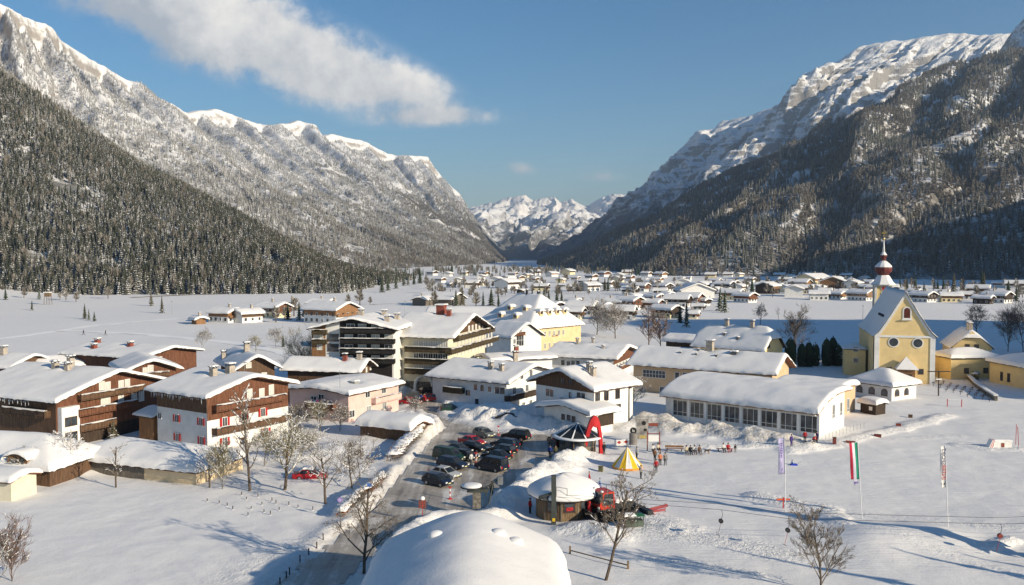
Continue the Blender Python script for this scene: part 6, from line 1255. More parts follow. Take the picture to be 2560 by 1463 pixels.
for a in ((1375,1144,60,'stand',cB,cK,'person in blue jacket standing in the car park, left of a pair'), (1389,1144,100,'stand',cO,cK,'person in olive jacket standing in the car park, right of a pair'), (1304,1126,200,'walk',cK,cK,'person in black standing behind the big off-roader'), (1178,1163,-60,'stand',cW,cG,'person in pale clothes between the parked cars'),
          (1602,1195,-30,'stand',cG,cK,'person in grey jacket standing right of the bell tent entrance'), (1592,1147,200,'stand',cW,cK,'person in white jacket behind the yellow and white tent'), (1640,1180,-90,'stand',cR,cK,'person in red jacket in front of the group by the tent'), (1650,1163,-100,'stand',cOr,cK,'person in orange cape in the standing group'), (1663,1162,-80,'stand',cG,cK,'person in grey at the right of the standing group'), (1637,1152,-60,'stand',cBr,cK,'person in brown at the back of the standing group'),
          (1632,1132,-80,'sit',cW,cK,'person in white sitting under the wooden sign frame'), (1645,1130,-70,'sit',('cream', (.6, .52, .38)),cBr,'person in cream sitting beside the white jacket at the sign frame'),
          (1716,1137,-80,'sit',('cream', (.6, .52, .38)),cG,'leftmost of four people sitting in a row on the sunny bench'), (1726,1137,-85,'sit',cK,cK,'second of four people sitting in a row on the sunny bench'), (1736,1136,-80,'sit',cW,cBr,'third of four people sitting in a row, in white'), (1748,1137,-70,'sit',cBr,cG,'rightmost of four people sitting in a row, with legs stretched to the dog'),
          (1808,1132,-80,'sit',cW,cK,'person in white and red sitting on the red bench'), (1820,1132,-85,'sit',cR,cR,'person all in red sitting on the red bench'), (1978,1127,-60,'stand',cP,cP,'person in purple standing near the sports hall corner'), (2012,1124,-100,'stand',cR,cK,'person in red standing by the snow heap at the sports hall'), (2034,1125,-40,'crouch',cR,cK,'person in red crouching over skis near the red bin'), (2042,1120,200,'stand',cP,cK,'person in purple bending over the crouching one'),
          (1325,1284,-30,'stand',cR,cK,'person in red vest at the corner of the round ski hut'), (1229,1240,80,'stand',cK,cK,'lift attendant in dark clothes behind the tow station'), (1053,1006,60,'walk',cB,cK,'left one of two people walking in the village street'), (1061,1006,60,'walk',cR,cK,'right one of two people walking in the village street'), (1510,1141,-60,'stand',cK,cK,'person in black under the red arch')): person(*a, sc=1.06)
person(1473, 1203, -20, 'walk', cR, cR, 'child in red dragging a red sledge', sc=.80); person(1500, 1217, 160, 'walk', ('sky', (.22, .36, .55)), cB, 'child in blue pulling a blue sledge', sc=.72); person(1838, 1133, -70, 'stand', cK, cG, 'small child standing right of the red bench', sc=.72); person(1980, 1163, 0, 'sit', cBl, cBl, 'child in bright blue sitting on a sledge', sc=.72, z=-.2)
for i, (px, py) in enumerate(((209, 836), (264, 837))):
    p = person(px, py, 170, 'walk', cK, cK, 'cross country skier on the field loop, %s of two' % ('left' if i == 0 else 'right'), sc=1.1); s = MB(); [s.box(-.8, 1.1, y - .03, y + .03, .0, .03) for y in (-.11, .11)]; s.build('skis', WOODD, p)
def sledge(px, py, yaw, mt, label):
    g = G(px, py); o = setp(empty('sledge', (g.x, g.y, gz(g.x, g.y)), R(yaw)), label, 'sledge'); b = MB().box(-.45, .40, -.22, .22, .10, .15); [b.box(-.45, .5, s * .22 - .03, s * .22 + .03, 0, .22) for s in (-1, 1)]; b.build('tray', mt, o); MB().tube([(.5, 0, .15), (1.1, .05, .5)], .012, 4).build('cord', TYRE, o)
BLUEP = mat('blue_plastic', (.02, .05, .45), .4, .05)
sledge(1462, 1206, -10, REDP, 'red plastic sledge trailing behind the red clad child'); sledge(1494, 1220, 150, BLUEP, 'blue plastic sledge beside the blue clad child'); sledge(1984, 1164, 0, BLUEP, 'blue plastic sledge under the sitting child')
def dog():
    g = G(1768, 1136); me = bpy.data.meshes.new('d'); pts = {'ps': (-.35, 0, .52, .12), 'lo': (-.1, 0, .53, .11), 'cs': (.22, 0, .54, .15), 'nk': (.40, 0, .68, .09), 'hd': (.52, 0, .78, .085), 'mz': (.68, 0, .74, .045), 't1': (-.5, 0, .55, .035), 't2': (-.68, 0, .66, .02)}
    E = [('lo', 'ps'), ('lo', 'cs'), ('cs', 'nk'), ('nk', 'hd'), ('hd', 'mz'), ('ps', 't1'), ('t1', 't2')]
    for s, n in ((1, 'l'), (-1, 'r')):
        pts.update({'f1' + n: (.26, .10 * s, .42, .06), 'f2' + n: (.24, .11 * s, .22, .04), 'f3' + n: (.26, .11 * s, .03, .035), 'h1' + n: (-.30, .11 * s, .38, .075), 'h2' + n: (-.46, .11 * s, .22, .04), 'h3' + n: (-.42, .11 * s, .03, .035)}); E += [('cs', 'f1' + n), ('f1' + n, 'f2' + n), ('f2' + n, 'f3' + n), ('ps', 'h1' + n), ('h1' + n, 'h2' + n), ('h2' + n, 'h3' + n)]
    K = list(pts); me.from_pydata([pts[k][:3] for k in K], [(K.index(a), K.index(b)) for a, b in E], []); ob = bpy.data.objects.new('tmp', me); COL.objects.link(ob); ob.modifiers.new('s', 'SKIN')
    for i, k in enumerate(K): me.skin_vertices[0].data[i].radius = (pts[k][3],) * 2; me.skin_vertices[0].data[i].use_root = k == 'lo'
    ob.modifiers.new('b', 'SUBSURF').render_levels = 1; out = bpy.data.meshes.new_from_object(ob.evaluated_get(bpy.context.evaluated_depsgraph_get())); bpy.data.objects.remove(ob); out.materials.clear(); out.materials.append(mat('fawn_fur', (.34, .21, .12), .9, .2, 8))
    for p in out.polygons: p.use_smooth = True
    o = setp(link('dog', out, None, (g.x, g.y, gz(g.x, g.y)), R(-50)), 'fawn dog standing in front of the sunny bench', 'dog'); e = MB(); [e.prism([(.48, s * .05, .84), (.54, s * .08, .84), (.50, s * .08, .95)], (.02, 0, 0)) for s in (-1, 1)]; e.build('ears', mat('fawn_fur', (0, 0, 0)), o)
dog()

for i, (px, py, hp) in enumerate(((236,1096,60),(262,1092,74),(284,1098,52))):
    g = G(px, py); tree(g.x, g.y, hp * g.y / F, FIRM, i, '%s snow dusted garden fir before the large red brown chalet' % ('left', 'middle, taller', 'right')[i], 'garden firs before the large red brown chalet', wide=1.7)

# ------------------------------------------------------------------ ski huts, lift and street furniture
TIMBER = mat('old_timber', (.22, .15, .085), .8, .3, 1.5, .01, streak=(5, 5, .5)); STEEL = mat('galvanised', (.30, .31, .31), .4, .1, 2, metal=.6); GREENG = mat('green_grey_steel', (.075, .085, .075), .5, .12, 2, metal=.3)
YEL = mat('yellow_canvas', (.80, .50, .02), .75, .08, 2); WCAN = mat('white_canvas', (.78, .76, .72), .8, .06, 2); REDC = mat('red_panel', (.50, .025, .03), .4, .06)
def text_mesh(s, size, col):
    cu = bpy.data.curves.new('lettering', 'FONT'); cu.body = s; cu.size = size; cu.extrude = .002; cu.align_x = 'CENTER'; cu.align_y = 'CENTER'; ob = bpy.data.objects.new('tmp', cu); COL.objects.link(ob)
    me = bpy.data.meshes.new_from_object(ob.evaluated_get(bpy.context.evaluated_depsgraph_get())); bpy.data.objects.remove(ob); me.materials.clear(); me.materials.append(col); return me
def gnd(px, py): g = G(px, py); return Vector((g.x, g.y, gz(g.x, g.y)))
def ski_hut():
    g = gnd(1408, 1286); o = setp(empty('ski_hut', g, R(10)), 'round timber ski hut under a thick dome of snow', 'hut'); n = 10; r = 3.1
    for k in range(n):                       # wall panels between posts, one of them the dark serving hatch
        a0, a1 = 2 * math.pi * k / n, 2 * math.pi * (k + 1) / n; p, q = Vector((math.cos(a0) * r, math.sin(a0) * r, -.4)), Vector((math.cos(a1) * r, math.sin(a1) * r, -.4)); nn = ((p + q) / 2).normalized() * .12; nn.z = 0
        MB().prism([p - nn, q - nn, q + nn, p + nn], (0, 0, 3.0)).build('wall_panel', TIMBER, o); MB().tube([p, p + Vector((0, 0, 3.0))], .14, 6).build('post', GREYW, o)
        am = (a0 + a1) / 2; face = math.degrees(am) + 10
        if -140 < ((face + 180) % 360) - 180 < -20:
            c = Vector((math.cos(am), math.sin(am), 0)) * (r * math.cos(math.pi / n) + .13); w = MB().box(-.7, .7, -.05, .05, 1.0, 2.2).build('window', FRAMEB, o, loc=c, rz=am + R(90)); MB().box(-.6, .6, -.07, -.055, 1.08, 2.12).build('pane', GLASS, w)
    MB().lathe([(3.3, 2.5), (4.0, 2.35), (4.05, 2.5), (2.0, 3.2), (.2, 3.7)], 10, (0, 0, 0)).build('roof', WOODD, o)
    V = MB(); prof = [(4.05, 2.48), (4.22, 2.6), (4.25, 2.85), (4.05, 3.2), (3.5, 3.6), (2.6, 4.05), (1.6, 4.45), (.7, 4.65), (.02, 4.7)]; rr = random.Random(2); m = MB().lathe(prof, 26)
    m.v = [(x * (1 + .05 * math.sin(3 * math.atan2(y, x) + 1) + rr.uniform(-.012, .012)), y * (1 + .05 * math.sin(2 * math.atan2(y, x))), z + .10 * math.sin(2.2 * math.atan2(y, x))) for x, y, z in m.v]; m.build('snow_cap', SNOW, o, True)
    MB().tube([(2.4, -2.55, -.3), (2.42, -2.6, 1.2), (2.4, -2.58, 2.1)], [.22, .26, .2], 10).build('red_banner_column', REDC, o); MB().box(-.4, .4, -3.2, -3.14, 1.25, 1.65).build('sign', REDP, o)
    t = setp(empty('folding_table', gnd(1418, 1300) + Vector((0, 0, 0))), 'white trestle table leaning in front of the round ski hut', 'table'); MB().box(-.7, .7, -.02, .02, .45, 1.0).build('table_top', BEIGE, t); b = MB(); b.tube([(.2, -.1, 0), (.75, -.1, 1.05)], .03, 5); b.tube([(.75, -.1, 0), (.2, -.1, 1.05)], .03, 5); b.build('legs', FRAME, t)
ski_hut()
def kiosk():
    g = gnd(1444, 1130); o = setp(empty('kiosk', g), 'round timber kiosk with snow striped dark roof', 'kiosk'); n = 10; r = 2.7
    for k in range(n):
        a0, a1 = 2 * math.pi * k / n, 2 * math.pi * (k + 1) / n; p, q = Vector((math.cos(a0) * r, math.sin(a0) * r, -.4)), Vector((math.cos(a1) * r, math.sin(a1) * r, -.4)); nn = ((p + q) / 2).normalized() * .08; nn.z = 0
        MB().prism([p - nn, q - nn, q + nn, p + nn], (0, 0, 1.5)).build('wall_panel', GREYW, o); MB().tube([p, p + Vector((0, 0, 2.6))], .11, 6).build('post', TIMBER, o); up = Vector((0, 0, 1.5)); MB().prism([p - nn * .3 + up, q - nn * .3 + up, q + nn * .3 + up, p + nn * .3 + up], (0, 0, 1.05)).build('window_pane', GLASS, o)
        A, B = Vector((math.cos(a0) * 3.7, math.sin(a0) * 3.7, 2.3)), Vector((math.cos(a1) * 3.7, math.sin(a1) * 3.7, 2.3)); ap = Vector((0, 0, 4.3)); MB().add([A, B, ap, A - Vector((0, 0, .12)), B - Vector((0, 0, .12))], [(0, 1, 2), (3, 4, 1, 0)]).build('roof_panel', DARKM, o)
        sd = (B - A).normalized() * .13; lift = Vector((0, 0, .06)); MB().add([A - sd + lift, A + sd + lift, ap + sd * .4 + lift, ap - sd * .4 + lift, A - sd, A + sd], [(0, 1, 2, 3), (4, 5, 1, 0)]).build('snow_strip', SNOWB, o)
    MB().lathe([(3.72, 2.2), (3.9, 2.25), (3.85, 2.45), (3.5, 2.5)], 24).build('snow_rim', SNOWB, o, True)
    a, b = gnd(1454, 1138), gnd(1508, 1134); mid = (a + b) / 2; d = (b - a); L = d.length; u = d.normalized(); w = Vector((-u.y, u.x, 0)); ob = setp(empty('red_arch', mid), 'tall red parabolic arch standing in front of the kiosk', 'arch'); m = MB(); pts = []
    for t in np.linspace(-1, 1, 25): pts.append((u * (L / 2 * t), 6.0 * (1 - abs(t) ** 2.2) - .3))
    vs, fs = [], []
    for i, (p, z) in enumerate(pts):
        k = abs(np.linspace(-1, 1, 25)[i]); th = .42 + .35 * k; inn = .66; q = p * inn; zz = max(-.3, z - 1.7 * (1 - k) - .1); lean = w * (z * -.16)
        for off in (-.28, .28): vs += [p + w * off + lean + Vector((0, 0, z)), q + w * off + lean + Vector((0, 0, zz))]
    for i in range(24): a_ = i * 4; b_ = a_ + 4; fs += [(a_, b_, b_ + 1, a_ + 1), (a_ + 2, a_ + 3, b_ + 3, b_ + 2), (a_, a_ + 2, b_ + 2, b_), (a_ + 1, b_ + 1, b_ + 3, a_ + 3)]
    m.add(vs, fs); m.build('arch_band', REDC, ob); MB().box(-.9, .9, -.1, .1, 5.2, 5.3).build('snow_strip', SNOWB, ob, loc=(0, .8, 0))
kiosk()
def tent():
    g = gnd(1568, 1168); o = setp(empty('bell_tent', g), 'yellow and white striped bell tent on the snow', 'tent'); n = 14; r = 2.15
    for k in range(n):
        a0, a1 = 2 * math.pi * k / n, 2 * math.pi * (k + 1) / n; am = (a0 + a1) / 2; f = lambda a, rr, z: (math.cos(a) * rr, math.sin(a) * rr, z); sag = .93
        MB().add([f(a0, r, .32), f(am, r * .97, .32), f(a1, r, .32), f(a0, r * .5, 1.62), f(am, r * .5 * sag, 1.60), f(a1, r * .5, 1.62), (0, 0, 3.0)], [(0, 1, 4, 3), (1, 2, 5, 4), (3, 4, 6), (4, 5, 6)]).build('canvas_panel', YEL if k % 2 else WCAN, o); MB().add([f(a0, r * 1.0, .02), f(a1, r * 1.0, .02), f(a1, r, .32), f(a0, r, .32)], [(0, 1, 2, 3)]).build('wall_panel', mat('orange_canvas', (.72, .30, .05), .8, .06), o)
        if k % 2: MB().tube([f(a0, r, .35), f(a0, r * 1.35, 0)], .012, 4).build('guy_rope', WCAN, o)
    MB().tube([(0, 0, 2.9), (0, 0, 3.25)], .05, 6).build('pole_tip', TIMBER, o)
tent()
def lift():
    g = gnd(1384, 1313); g.z = 0; o = setp(empty('lift_pylon', g), 'square grey ski lift pylon in front of the round hut', 'pylon'); MB().box(-.26, .26, -.26, .26, -.5, 5.6).build('mast', GREENG, o)
    b = MB(); b.tube([(.2, 0, 3.7), (-1.6, .2, 3.1)], .16, 6); b.tube([(-.1, 0, 2.4), (-1.3, .2, 3.1)], .09, 6); b.build('arm', GREENG, o)
    for x in (-1.5, -1.1, -.6): MB().tube([(x, .1, 3.0), (x, .3, 3.0)], .2, 10).build('sheave', DARKM, o)
    c = MB(); P = [(.3, 0, 3.0), (1.5, 0, 2.9), (1.5, 0, 4.1), (.3, 0, 4.3)]; [c.tube([P[i], P[(i + 1) % 4]], .035, 5) for i in range(4)]; c.build('service_railing', STEEL, o); MB().box(-.15, .15, -.29, -.265, .5, .85).build('warning_plate', YEL, o); MB().box(.27, .30, -.15, .15, 1.2, 1.6).build('control_box', STEEL, o)
    g2 = gnd(1192, 1296); o2 = setp(empty('tow_station', g2 + Vector((0, 0, .4))), 'ski tow drive station with snow capped bull wheel behind the foreground roof', 'lift station'); MB().cbox((0, 0, .9), (.9, .9, 1.9)).build('base', STONE, o2); MB().cbox((.1, 0, 2.0), (2.4, 1.0, .35)).build('machine_frame', GREENG, o2)
    MB().lathe([(.3, 2.3), (1.25, 2.3), (1.3, 2.38), (1.25, 2.46), (.3, 2.46)], 20, (-.6, 0, 0)).build('bull_wheel', DARKM, o2); MB().lathe([(1.2, 2.46), (1.15, 2.6), (.7, 2.72), (.05, 2.75)], 18, (-.6, 0, 0)).build('snow_cap', SNOW, o2, True)
    b = MB(); b.tube([(.8, 0, 2.2), (2.6, 0, 3.2)], .09, 6); b.tube([(1.0, 0, 1.4), (1.9, 0, 3.0)], .07, 6); b.tube([(1.9, 0, 3.0), (1.4, -.4, .4)], .07, 6); b.build('strut', GREENG, o2); MB().cbox((2.7, 0, 3.1), (.6, .5, .9)).build('motor', STEEL, o2)
    # cables and T-bars
    A = Vector((g.x - .5, g.y + .2, 3.2)); pts = [Vector((*G(1803, 1352)[:2], 3.3)), Vector((*G(1970, 1374)[:2], 3.2)), Vector((*G(2500, 1392)[:2], 3.3)), Vector((95, 86, 5.0))]
    for k, off in enumerate((0, 1.3)):
        m = MB(); m.tube([A + Vector((0, off * .3, .15 * k))] + [p + Vector((0, off, .25 * k)) for p in pts], .022, 5); setp(m.build('lift_cable', DARKM), 'lower of the two ski tow cables' if k == 0 else 'upper of the two ski tow cables', 'cable', 'ski tow cables')
    for i, (p, nm) in enumerate(zip(pts[:3], ('leftmost', 'middle', 'rightmost'))):
        t = setp(empty('tow_bar', (p.x, p.y, p.z)), 'ski tow hanger with round reel, %s of the three' % nm, 'tow bar', 'ski tow hangers'); m = MB(); m.tube([(0, 0, 0), (.12, 0, -.5), (-.02, 0, -1.0)], .025, 5); m.build('hanger', DARKM, t); MB().tube([(-.05, -.14, -1.2), (-.05, .14, -1.2)], .24, 14).build('reel', DARKM if i < 2 else mat('worn_red', (.25, .05, .04), .6, .2), t); MB().tube([(-.05, 0, -1.4), (-.35, 0, -2.7)], .022, 5).build('stick', REDP if i else TIMBER, t); MB().tube([(-.55, 0, -2.6), (-.15, 0, -2.82)], .03, 5).build('t_piece', DARKM, t)
lift()
def groomer():
    g = gnd(1528, 1294); g.z = max(0, g.z) + .02; o = setp(empty('snow_groomer', g, R(205)), 'red snow groomer with black tracks parked by the round hut', 'snow groomer'); o.scale = (1.15,) * 3; RC = mat('groomer_red', (.50, .045, .02), .35, .08)
    for s in (-1, 1):
        t = MB(); pr = [(-1.9, .05), (1.7, .05), (2.15, .45), (1.7, .85), (-1.9, .85), (-2.3, .45)]; t.prism([(x, s * .75, z) for x, z in pr][::s], (0, s * .85, 0)); tr = t.build('track', TYRE, o)
        for i in range(16): x = -2.0 + i * .26; MB().box(x, x + .07, min(s * .73, s * 1.62), max(s * .73, s * 1.62), .85, .93).build('grouser', DARKM, tr)
        for x in (-1.7, -.85, 0, .85, 1.65): MB().tube([(x, s * 1.6, .45), (x, s * 1.66, .45)], .33, 12).build('road_wheel', DARKM, tr)
    MB().box(-2.0, 2.0, -.72, .72, .35, 1.1).build('chassis', DARKM, o)
    cab = MB(); P = [(.15, 1.1), (1.75, 1.1), (1.9, 1.5), (1.45, 2.75), (.25, 2.75)]; cab.prism([(x, -.95, z) for x, z in P], (0, 1.9, 0)); c = cab.build('cab', RC, o)
    MB().add([(1.905, -.85, 1.55), (1.905, .85, 1.55), (1.50, .85, 2.62), (1.50, -.85, 2.62)], [(0, 1, 2, 3)]).build('windshield', CGLASS, c)
    for s in (-1, 1): MB().add([(.35, s * .955, 1.5), (1.6, s * .955, 1.5), (1.35, s * .955, 2.6), (.35, s * .955, 2.6)], [(0, 1, 2, 3)] if s < 0 else [(3, 2, 1, 0)]).build('side_window', CGLASS, c); MB().cbox((1.95, s * .8, 1.3), (.08, .3, .2)).build('headlight', LAMP, c); MB().cbox((1.5, s * .7, 2.85), (.2, .25, .16)).build('roof_lamp', LAMP, c); MB().cbox((1.75, s * 1.2, 2.2), (.08, .16, .45)).build('wing_mirror', TYRE, c)
    MB().tube([(.6, 0, 2.75), (.6, 0, 3.2)], .03, 5).build('beacon', TYRE, c); MB().box(-2.0, .1, -.9, .9, 1.1, 1.6).build('load_bed', DARKM, o); snow_sheet('snow_cap', lambda x, y: 1.6 + 0 * x, -1.9, .0, -.85, .85, .25, SNOW, o, 1, step=.4)
    b = MB(); b.prism([(2.9, -2.2, .1), (3.1, -2.2, 1.1), (2.95, -2.2, 1.1), (2.75, -2.2, .1)], (0, 4.4, 0)); bl = b.build('front_blade', DARKM, o); MB().tube([(2.0, .5, .5), (2.85, .5, .5)], .08, 5).build('push_arm', RC, bl)
    m = MB(); m.prism([(-3.5, -2.3, .15), (-2.9, -2.3, .15), (-2.8, -2.3, .8), (-3.4, -2.3, .8)], (0, 4.6, 0)); t = m.build('rear_tiller', DARKM, o); MB().prism([(-4.1, -2.3, .1), (-3.5, -2.3, .45), (-3.5, -2.3, .5), (-4.1, -2.3, .15)], (0, 4.6, 0)).build('finisher_flap', REDC, t); MB().tube([(-2.0, 0, .7), (-2.9, 0, .6)], .1, 5).build('hitch', DARKM, t)
    # red and white boards and the green cart behind it
    q = gnd(1640, 1283); s = setp(empty('board_stack', q, R(15)), 'red board fence section leaning on the snow behind the groomer', 'fence'); DR = mat('faded_red_board', (.34, .07, .08), .6, .15); MB().cbox((0, 0, .45), (3.0, .06, .38), 0, 0, R(-9)).build('board', DR, s); MB().cbox((-.4, -.2, .15), (3.0, .06, .24), 0, 0, R(-4)).build('board', DR, s); [MB().cbox((x, .1, .4), (.08, .08, 1.0)).build('post', TIMBER, s) for x in (-1.4, 1.2)]
    q = gnd(1583, 1318); s = setp(empty('equipment_cart', q, R(10)), 'green framed equipment cart with snow on top beside the groomer', 'cart'); c = MB(); [c.tube([(x, y, 0), (x * 1.05, y * 1.05, 1.25)], .04, 5) for x in (-1.0, -.35, .35, 1.0) for y in (-.45, .45)]; c.build('frame', GREENG, s); MB().box(-1.05, 1.05, -.48, .48, .1, .75).build('crate', mat('grey_green_crate', (.10, .13, .10), .7, .2), s); MB().box(-.2, 1.2, -.55, .55, 1.2, 1.28).build('top_frame', GREEN, s); snow_sheet('snow_cap', lambda x, y: 1.25 + 0 * x, -1.2, .2, -.55, .55, .25, SNOW, s, 3, step=.3)
groomer()
def flags():
    specs = ((1964, 1280, 1095, 'pole1', 'slim flagpole with lilac banner, leftmost of the three flags', .72), (2155, 1299, 1108, 'pole2', 'flagpole with red, white and green banner, middle of the three flags', .95), (2370, 1322, 1120, 'pole3', 'flagpole with white banner and mirrored lettering, rightmost of the three flags', .52))
    for i, (px, py, pt, _, lab, fw) in enumerate(specs):
        g = gnd(px, py); Hh = (py - pt) * g.y / F * 1.03; o = setp(empty('flagpole', g), lab, 'flag', 'flags on the ski meadow'); lx = (-.22, -.62, -.5)[i]; MB().tube([(0, 0, -.2), (lx, 0, Hh)], [.055, .035], 8).build('pole', FRAME, o)
        fh = (4.3, 4.9, 4.6)[i]; nv, nu = 14, 7; z1_ = Hh - .1
        def P(u, v): zz = z1_ - v * fh; bx = lx * zz / Hh; x = bx - .05 - u * fw * (1 - .06 * v); return Vector((x, .10 * math.sin(5.5 * v + 3 * u + i) * u + .05, zz - .12 * u * (1 if i == 0 else .6)))
        bands = {0: [(0, 1, mat('lilac_cloth', (.52, .48, .68), .8, .06))], 1: [(0, .34, mat('flag_green', (.02, .30, .17), .8, .06)), (.34, .68, mat('flag_white', (.74, .70, .76), .8, .05)), (.68, 1, mat('flag_red', (.52, .02, .05), .8, .06))], 2: [(0, 1, WCAN)]}[i]
        for u0, u1, mt in bands:
            vmax = 1.0 if i != 1 or mt.name == 'flag_white' else .86
            vs = [P(u0 + (u1 - u0) * a / nu, vmax * b / nv) for b in range(nv + 1) for a in range(nu + 1)]; fs = [(b * (nu + 1) + a, b * (nu + 1) + a + 1, (b + 1) * (nu + 1) + a + 1, (b + 1) * (nu + 1) + a) for b in range(nv) for a in range(nu)]
            m = MB().add(vs, fs); c = m.build('banner', mt, o, True); md = c.modifiers.new('thick', 'SOLIDIFY'); md.thickness = .012; md.offset = 0
        def text(s, size, col, v, u=.5, mirror=False):
            ob = link('lettering', text_mesh(s, size, col), o); p = P(u, v); ob.location = (p.x, p.y - .16, p.z)
            ob.rotation_euler = (R(90), R(-90 if mirror else 90), 0)
            if mirror: ob.scale = (1, -1, 1)
            return ob
        if i == 2:
            text('INTER', .62, REDP, .62, mirror=True); text('SPORT', .62, mat('flag_blue_text', (.03, .03, .12), .6, .02), .24, mirror=True); MB().prism([(-.16, -.2, 0), (.10, -.2, .05), (-.02, -.2, .16), (.16, -.2, .30), (-.10, -.2, .22), (.04, -.2, .12)], (0, .01, 0)).build('logo', TYRE, o, loc=P(.5, .93))
        if i == 0:
            r = random.Random(6)
            for k in range(9): p = P(.52, .15 + k * .045); MB().box(-.12, .12 - r.choice((0, .06)), -.17, -.16, -.07, .05).build('letter_mark', mat('flag_violet_text', (.12, .08, .30), .7, .02), o, loc=p)
            p = P(.5, .86); MB().prism([(-.1, -.17, -.2), (.02, -.17, -.1), (.12, -.17, .2), (-.02, -.17, .05)], (0, .01, 0)).build('logo', mat('flag_violet_text', (0, 0, 0)), o, loc=p)
        if i == 1:
            for k in range(4): p = P(.25 + .15 * k, .93); MB().box(-.05, .05, -.17, -.16, -.12, .12).build('letter_mark', mat('flag_violet_text', (.12, .08, .30), .7, .02), o, loc=p)
flags()
def small_things():
    def thing(name, px, py, label, cat, group=None, yaw=0): return setp(empty(name, gnd(px, py), R(yaw)), label, cat, group)
    # advertising column with oval sign
    o = thing('advertising_column', 1583, 1128, 'grey advertising column topped by a black oval sign', 'column'); MB().lathe([(.5, -.2), (.5, 2.5), (.55, 2.55), (.3, 2.7)], 14).build('shaft', mat('column_grey', (.24, .22, .20), .7, .15), o); MB().tube([(0, -.12, 3.25), (0, .12, 3.25)], .5, 20).build('oval_sign', TYRE, o); o.children[-1].scale = (1.25, 1, .62); o.children[-1].location.z = 1.25
    t = link('lettering', text_mesh('la', .62, FRAME), o, (0, -.14, 3.28)); t.rotation_euler = (R(90), 0, 0)
    # billboard on scaffold
    o = thing('billboard', 1606, 1108, 'tall grey picture billboard on a light scaffold', 'billboard'); MB().box(-.9, .9, -.03, .03, .6, 3.9).build('board', mat('billboard_print', (.36, .34, .30), .6, .3, .9, col2=(.12, .11, .11)), o); MB().tube([(.2, -.04, 3.2), (.2, -.06, 3.2)], .35, 16).build('dark_disc', TYRE, o); MB().box(.2, .7, -.05, -.035, 1.9, 2.3).build('dark_patch', TYRE, o); MB().box(-.5, .6, -.05, -.035, .75, 1.2).build('yellow_patch', mat('print_yellow', (.5, .38, .12), .6, .1), o)
    sc = MB(); [sc.tube([(x, y, 0), (x, y, 4.4)], .03, 5) for x in (-.95, .95, 2.6) for y in (0, .8)]; [sc.tube([(-.95, y, z), (2.6, y, z)], .025, 5) for y in (0, .8) for z in (1.3, 2.7, 4.1)]; sc.build('scaffold', STEEL, o); MB().box(1.0, 2.5, -.03, .03, 2.7, 3.2).build('snowy_panel', BRICK, o)
    for i, (px, py, lb) in enumerate(((1548, 1120, 'white banner with red emblem, left of the two by the kiosk'), (1565, 1119, 'white banner with red emblem, right of the two by the kiosk'))):
        o = thing('advertising_banner', px, py, lb, 'banner'); MB().box(-.7, .7, -.02, .02, .35, 1.3).build('panel', FRAME, o); [MB().tube([(x, .04, 0), (x, .04, 1.4)], .03, 5).build('post', STEEL, o) for x in (-.7, .7)]; MB().prism([(-.35, -.03, .9), (0, -.03, 1.15), (.3, -.03, .9), (0, -.03, .6)], (0, .005, 0)).build('emblem', REDP, o)
    o = thing('sign_frame', 1628, 1126, 'dark red timber sign frame with white notice among the sitting people', 'sign', None, 0); [MB().box(x - .07, x + .07, -.07, .07, -.2, 3.0).build('post', BRICK, o) for x in (-.6, 1.3)]; MB().box(-.7, 1.4, -.06, .06, 2.6, 2.7).build('beam', BRICK, o); MB().box(-.45, 1.15, -.03, .03, 1.4, 2.4).build('notice', FRAME, o)
    # benches and bins
    o = thing('bench', 1686, 1128, 'long low orange brown bench left of the four sitting people', 'bench', None, -8); [MB().box(-1.4, 1.4, y, y + .14, .38, .44).build('plank', WOODO, o) for y in (-.3, -.14, .02)]; [MB().box(x - .06, x + .06, -.3, .16, -.1, .38).build('leg', WOODD, o) for x in (-1.1, 1.1)]; MB().box(-1.4, 1.4, .2, .24, .5, .8).build('backrest', WOODO, o)
    o = thing('bench', 1732, 1134, 'bench under the four sitting people', 'bench', None, -3); [MB().box(-1.3, 1.3, y, y + .14, .38, .44).build('plank', WOOD, o) for y in (-.2, -.04)]; [MB().box(x - .06, x + .06, -.2, .1, -.1, .38).build('leg', WOODD, o) for x in (-1.0, 1.0)]
    o = thing('bench', 1812, 1130, 'red bench under the two people in red', 'bench', None, -4); [MB().box(-1.3, 1.3, y, y + .14, .38, .44).build('plank', REDP, o) for y in (-.2, -.04)]; [MB().box(x - .06, x + .06, -.2, .1, -.1, .38).build('leg', WOODD, o) for x in (-1.0, 1.0)]
    for i, (px, py, sx, sz, mt, lb) in enumerate(((2086,1112,.55,1.0,BRICK,'small red bin at the corner of the sports hall'),(2126,1110,1.4,.3,BRICK,'long red brown crate edge beside the middle flag'),(2194,1094,1.1,.35,mat('dark_red_wood', (.16, .035, .03), .7, .15),'dark red crate on the churned snow right of the sports hall'),(2246,1070,.8,.4,BRICK,'brown crate further up the churned snow'),(2276,1044,.7,.5,WOOD,'little brown box near the chapel snow'),(1502,1178,.6,.7,mat('olive_bin', (.16, .15, .07), .7, .15),'olive litter bin in front of the bell tent'))):
        o = thing('crate' if sx > .6 else 'bin', px, py, lb, 'crate' if sx > .6 else 'bin', None, -20); MB().box(-sx / 2, sx / 2, -.25, .25, -.1, sz).build('box', mt, o); MB().box(-sx / 2 - .03, sx / 2 + .03, -.28, .28, sz, sz + .05).build('lid', DARKM if sx < .6 else mt, o)
    # goal-like frames
    o = thing('goal', 2386, 1016, 'red posted football goal standing in the snow', 'goal', None, -15); [MB().box(x - .07, x + .07, -.07, .07, -.2, 1.5).build('post', REDC, o) for x in (-1.3, 1.3)]; MB().box(-1.3, 1.3, -.06, .06, 1.4, 1.5).build('crossbar', FRAME, o)
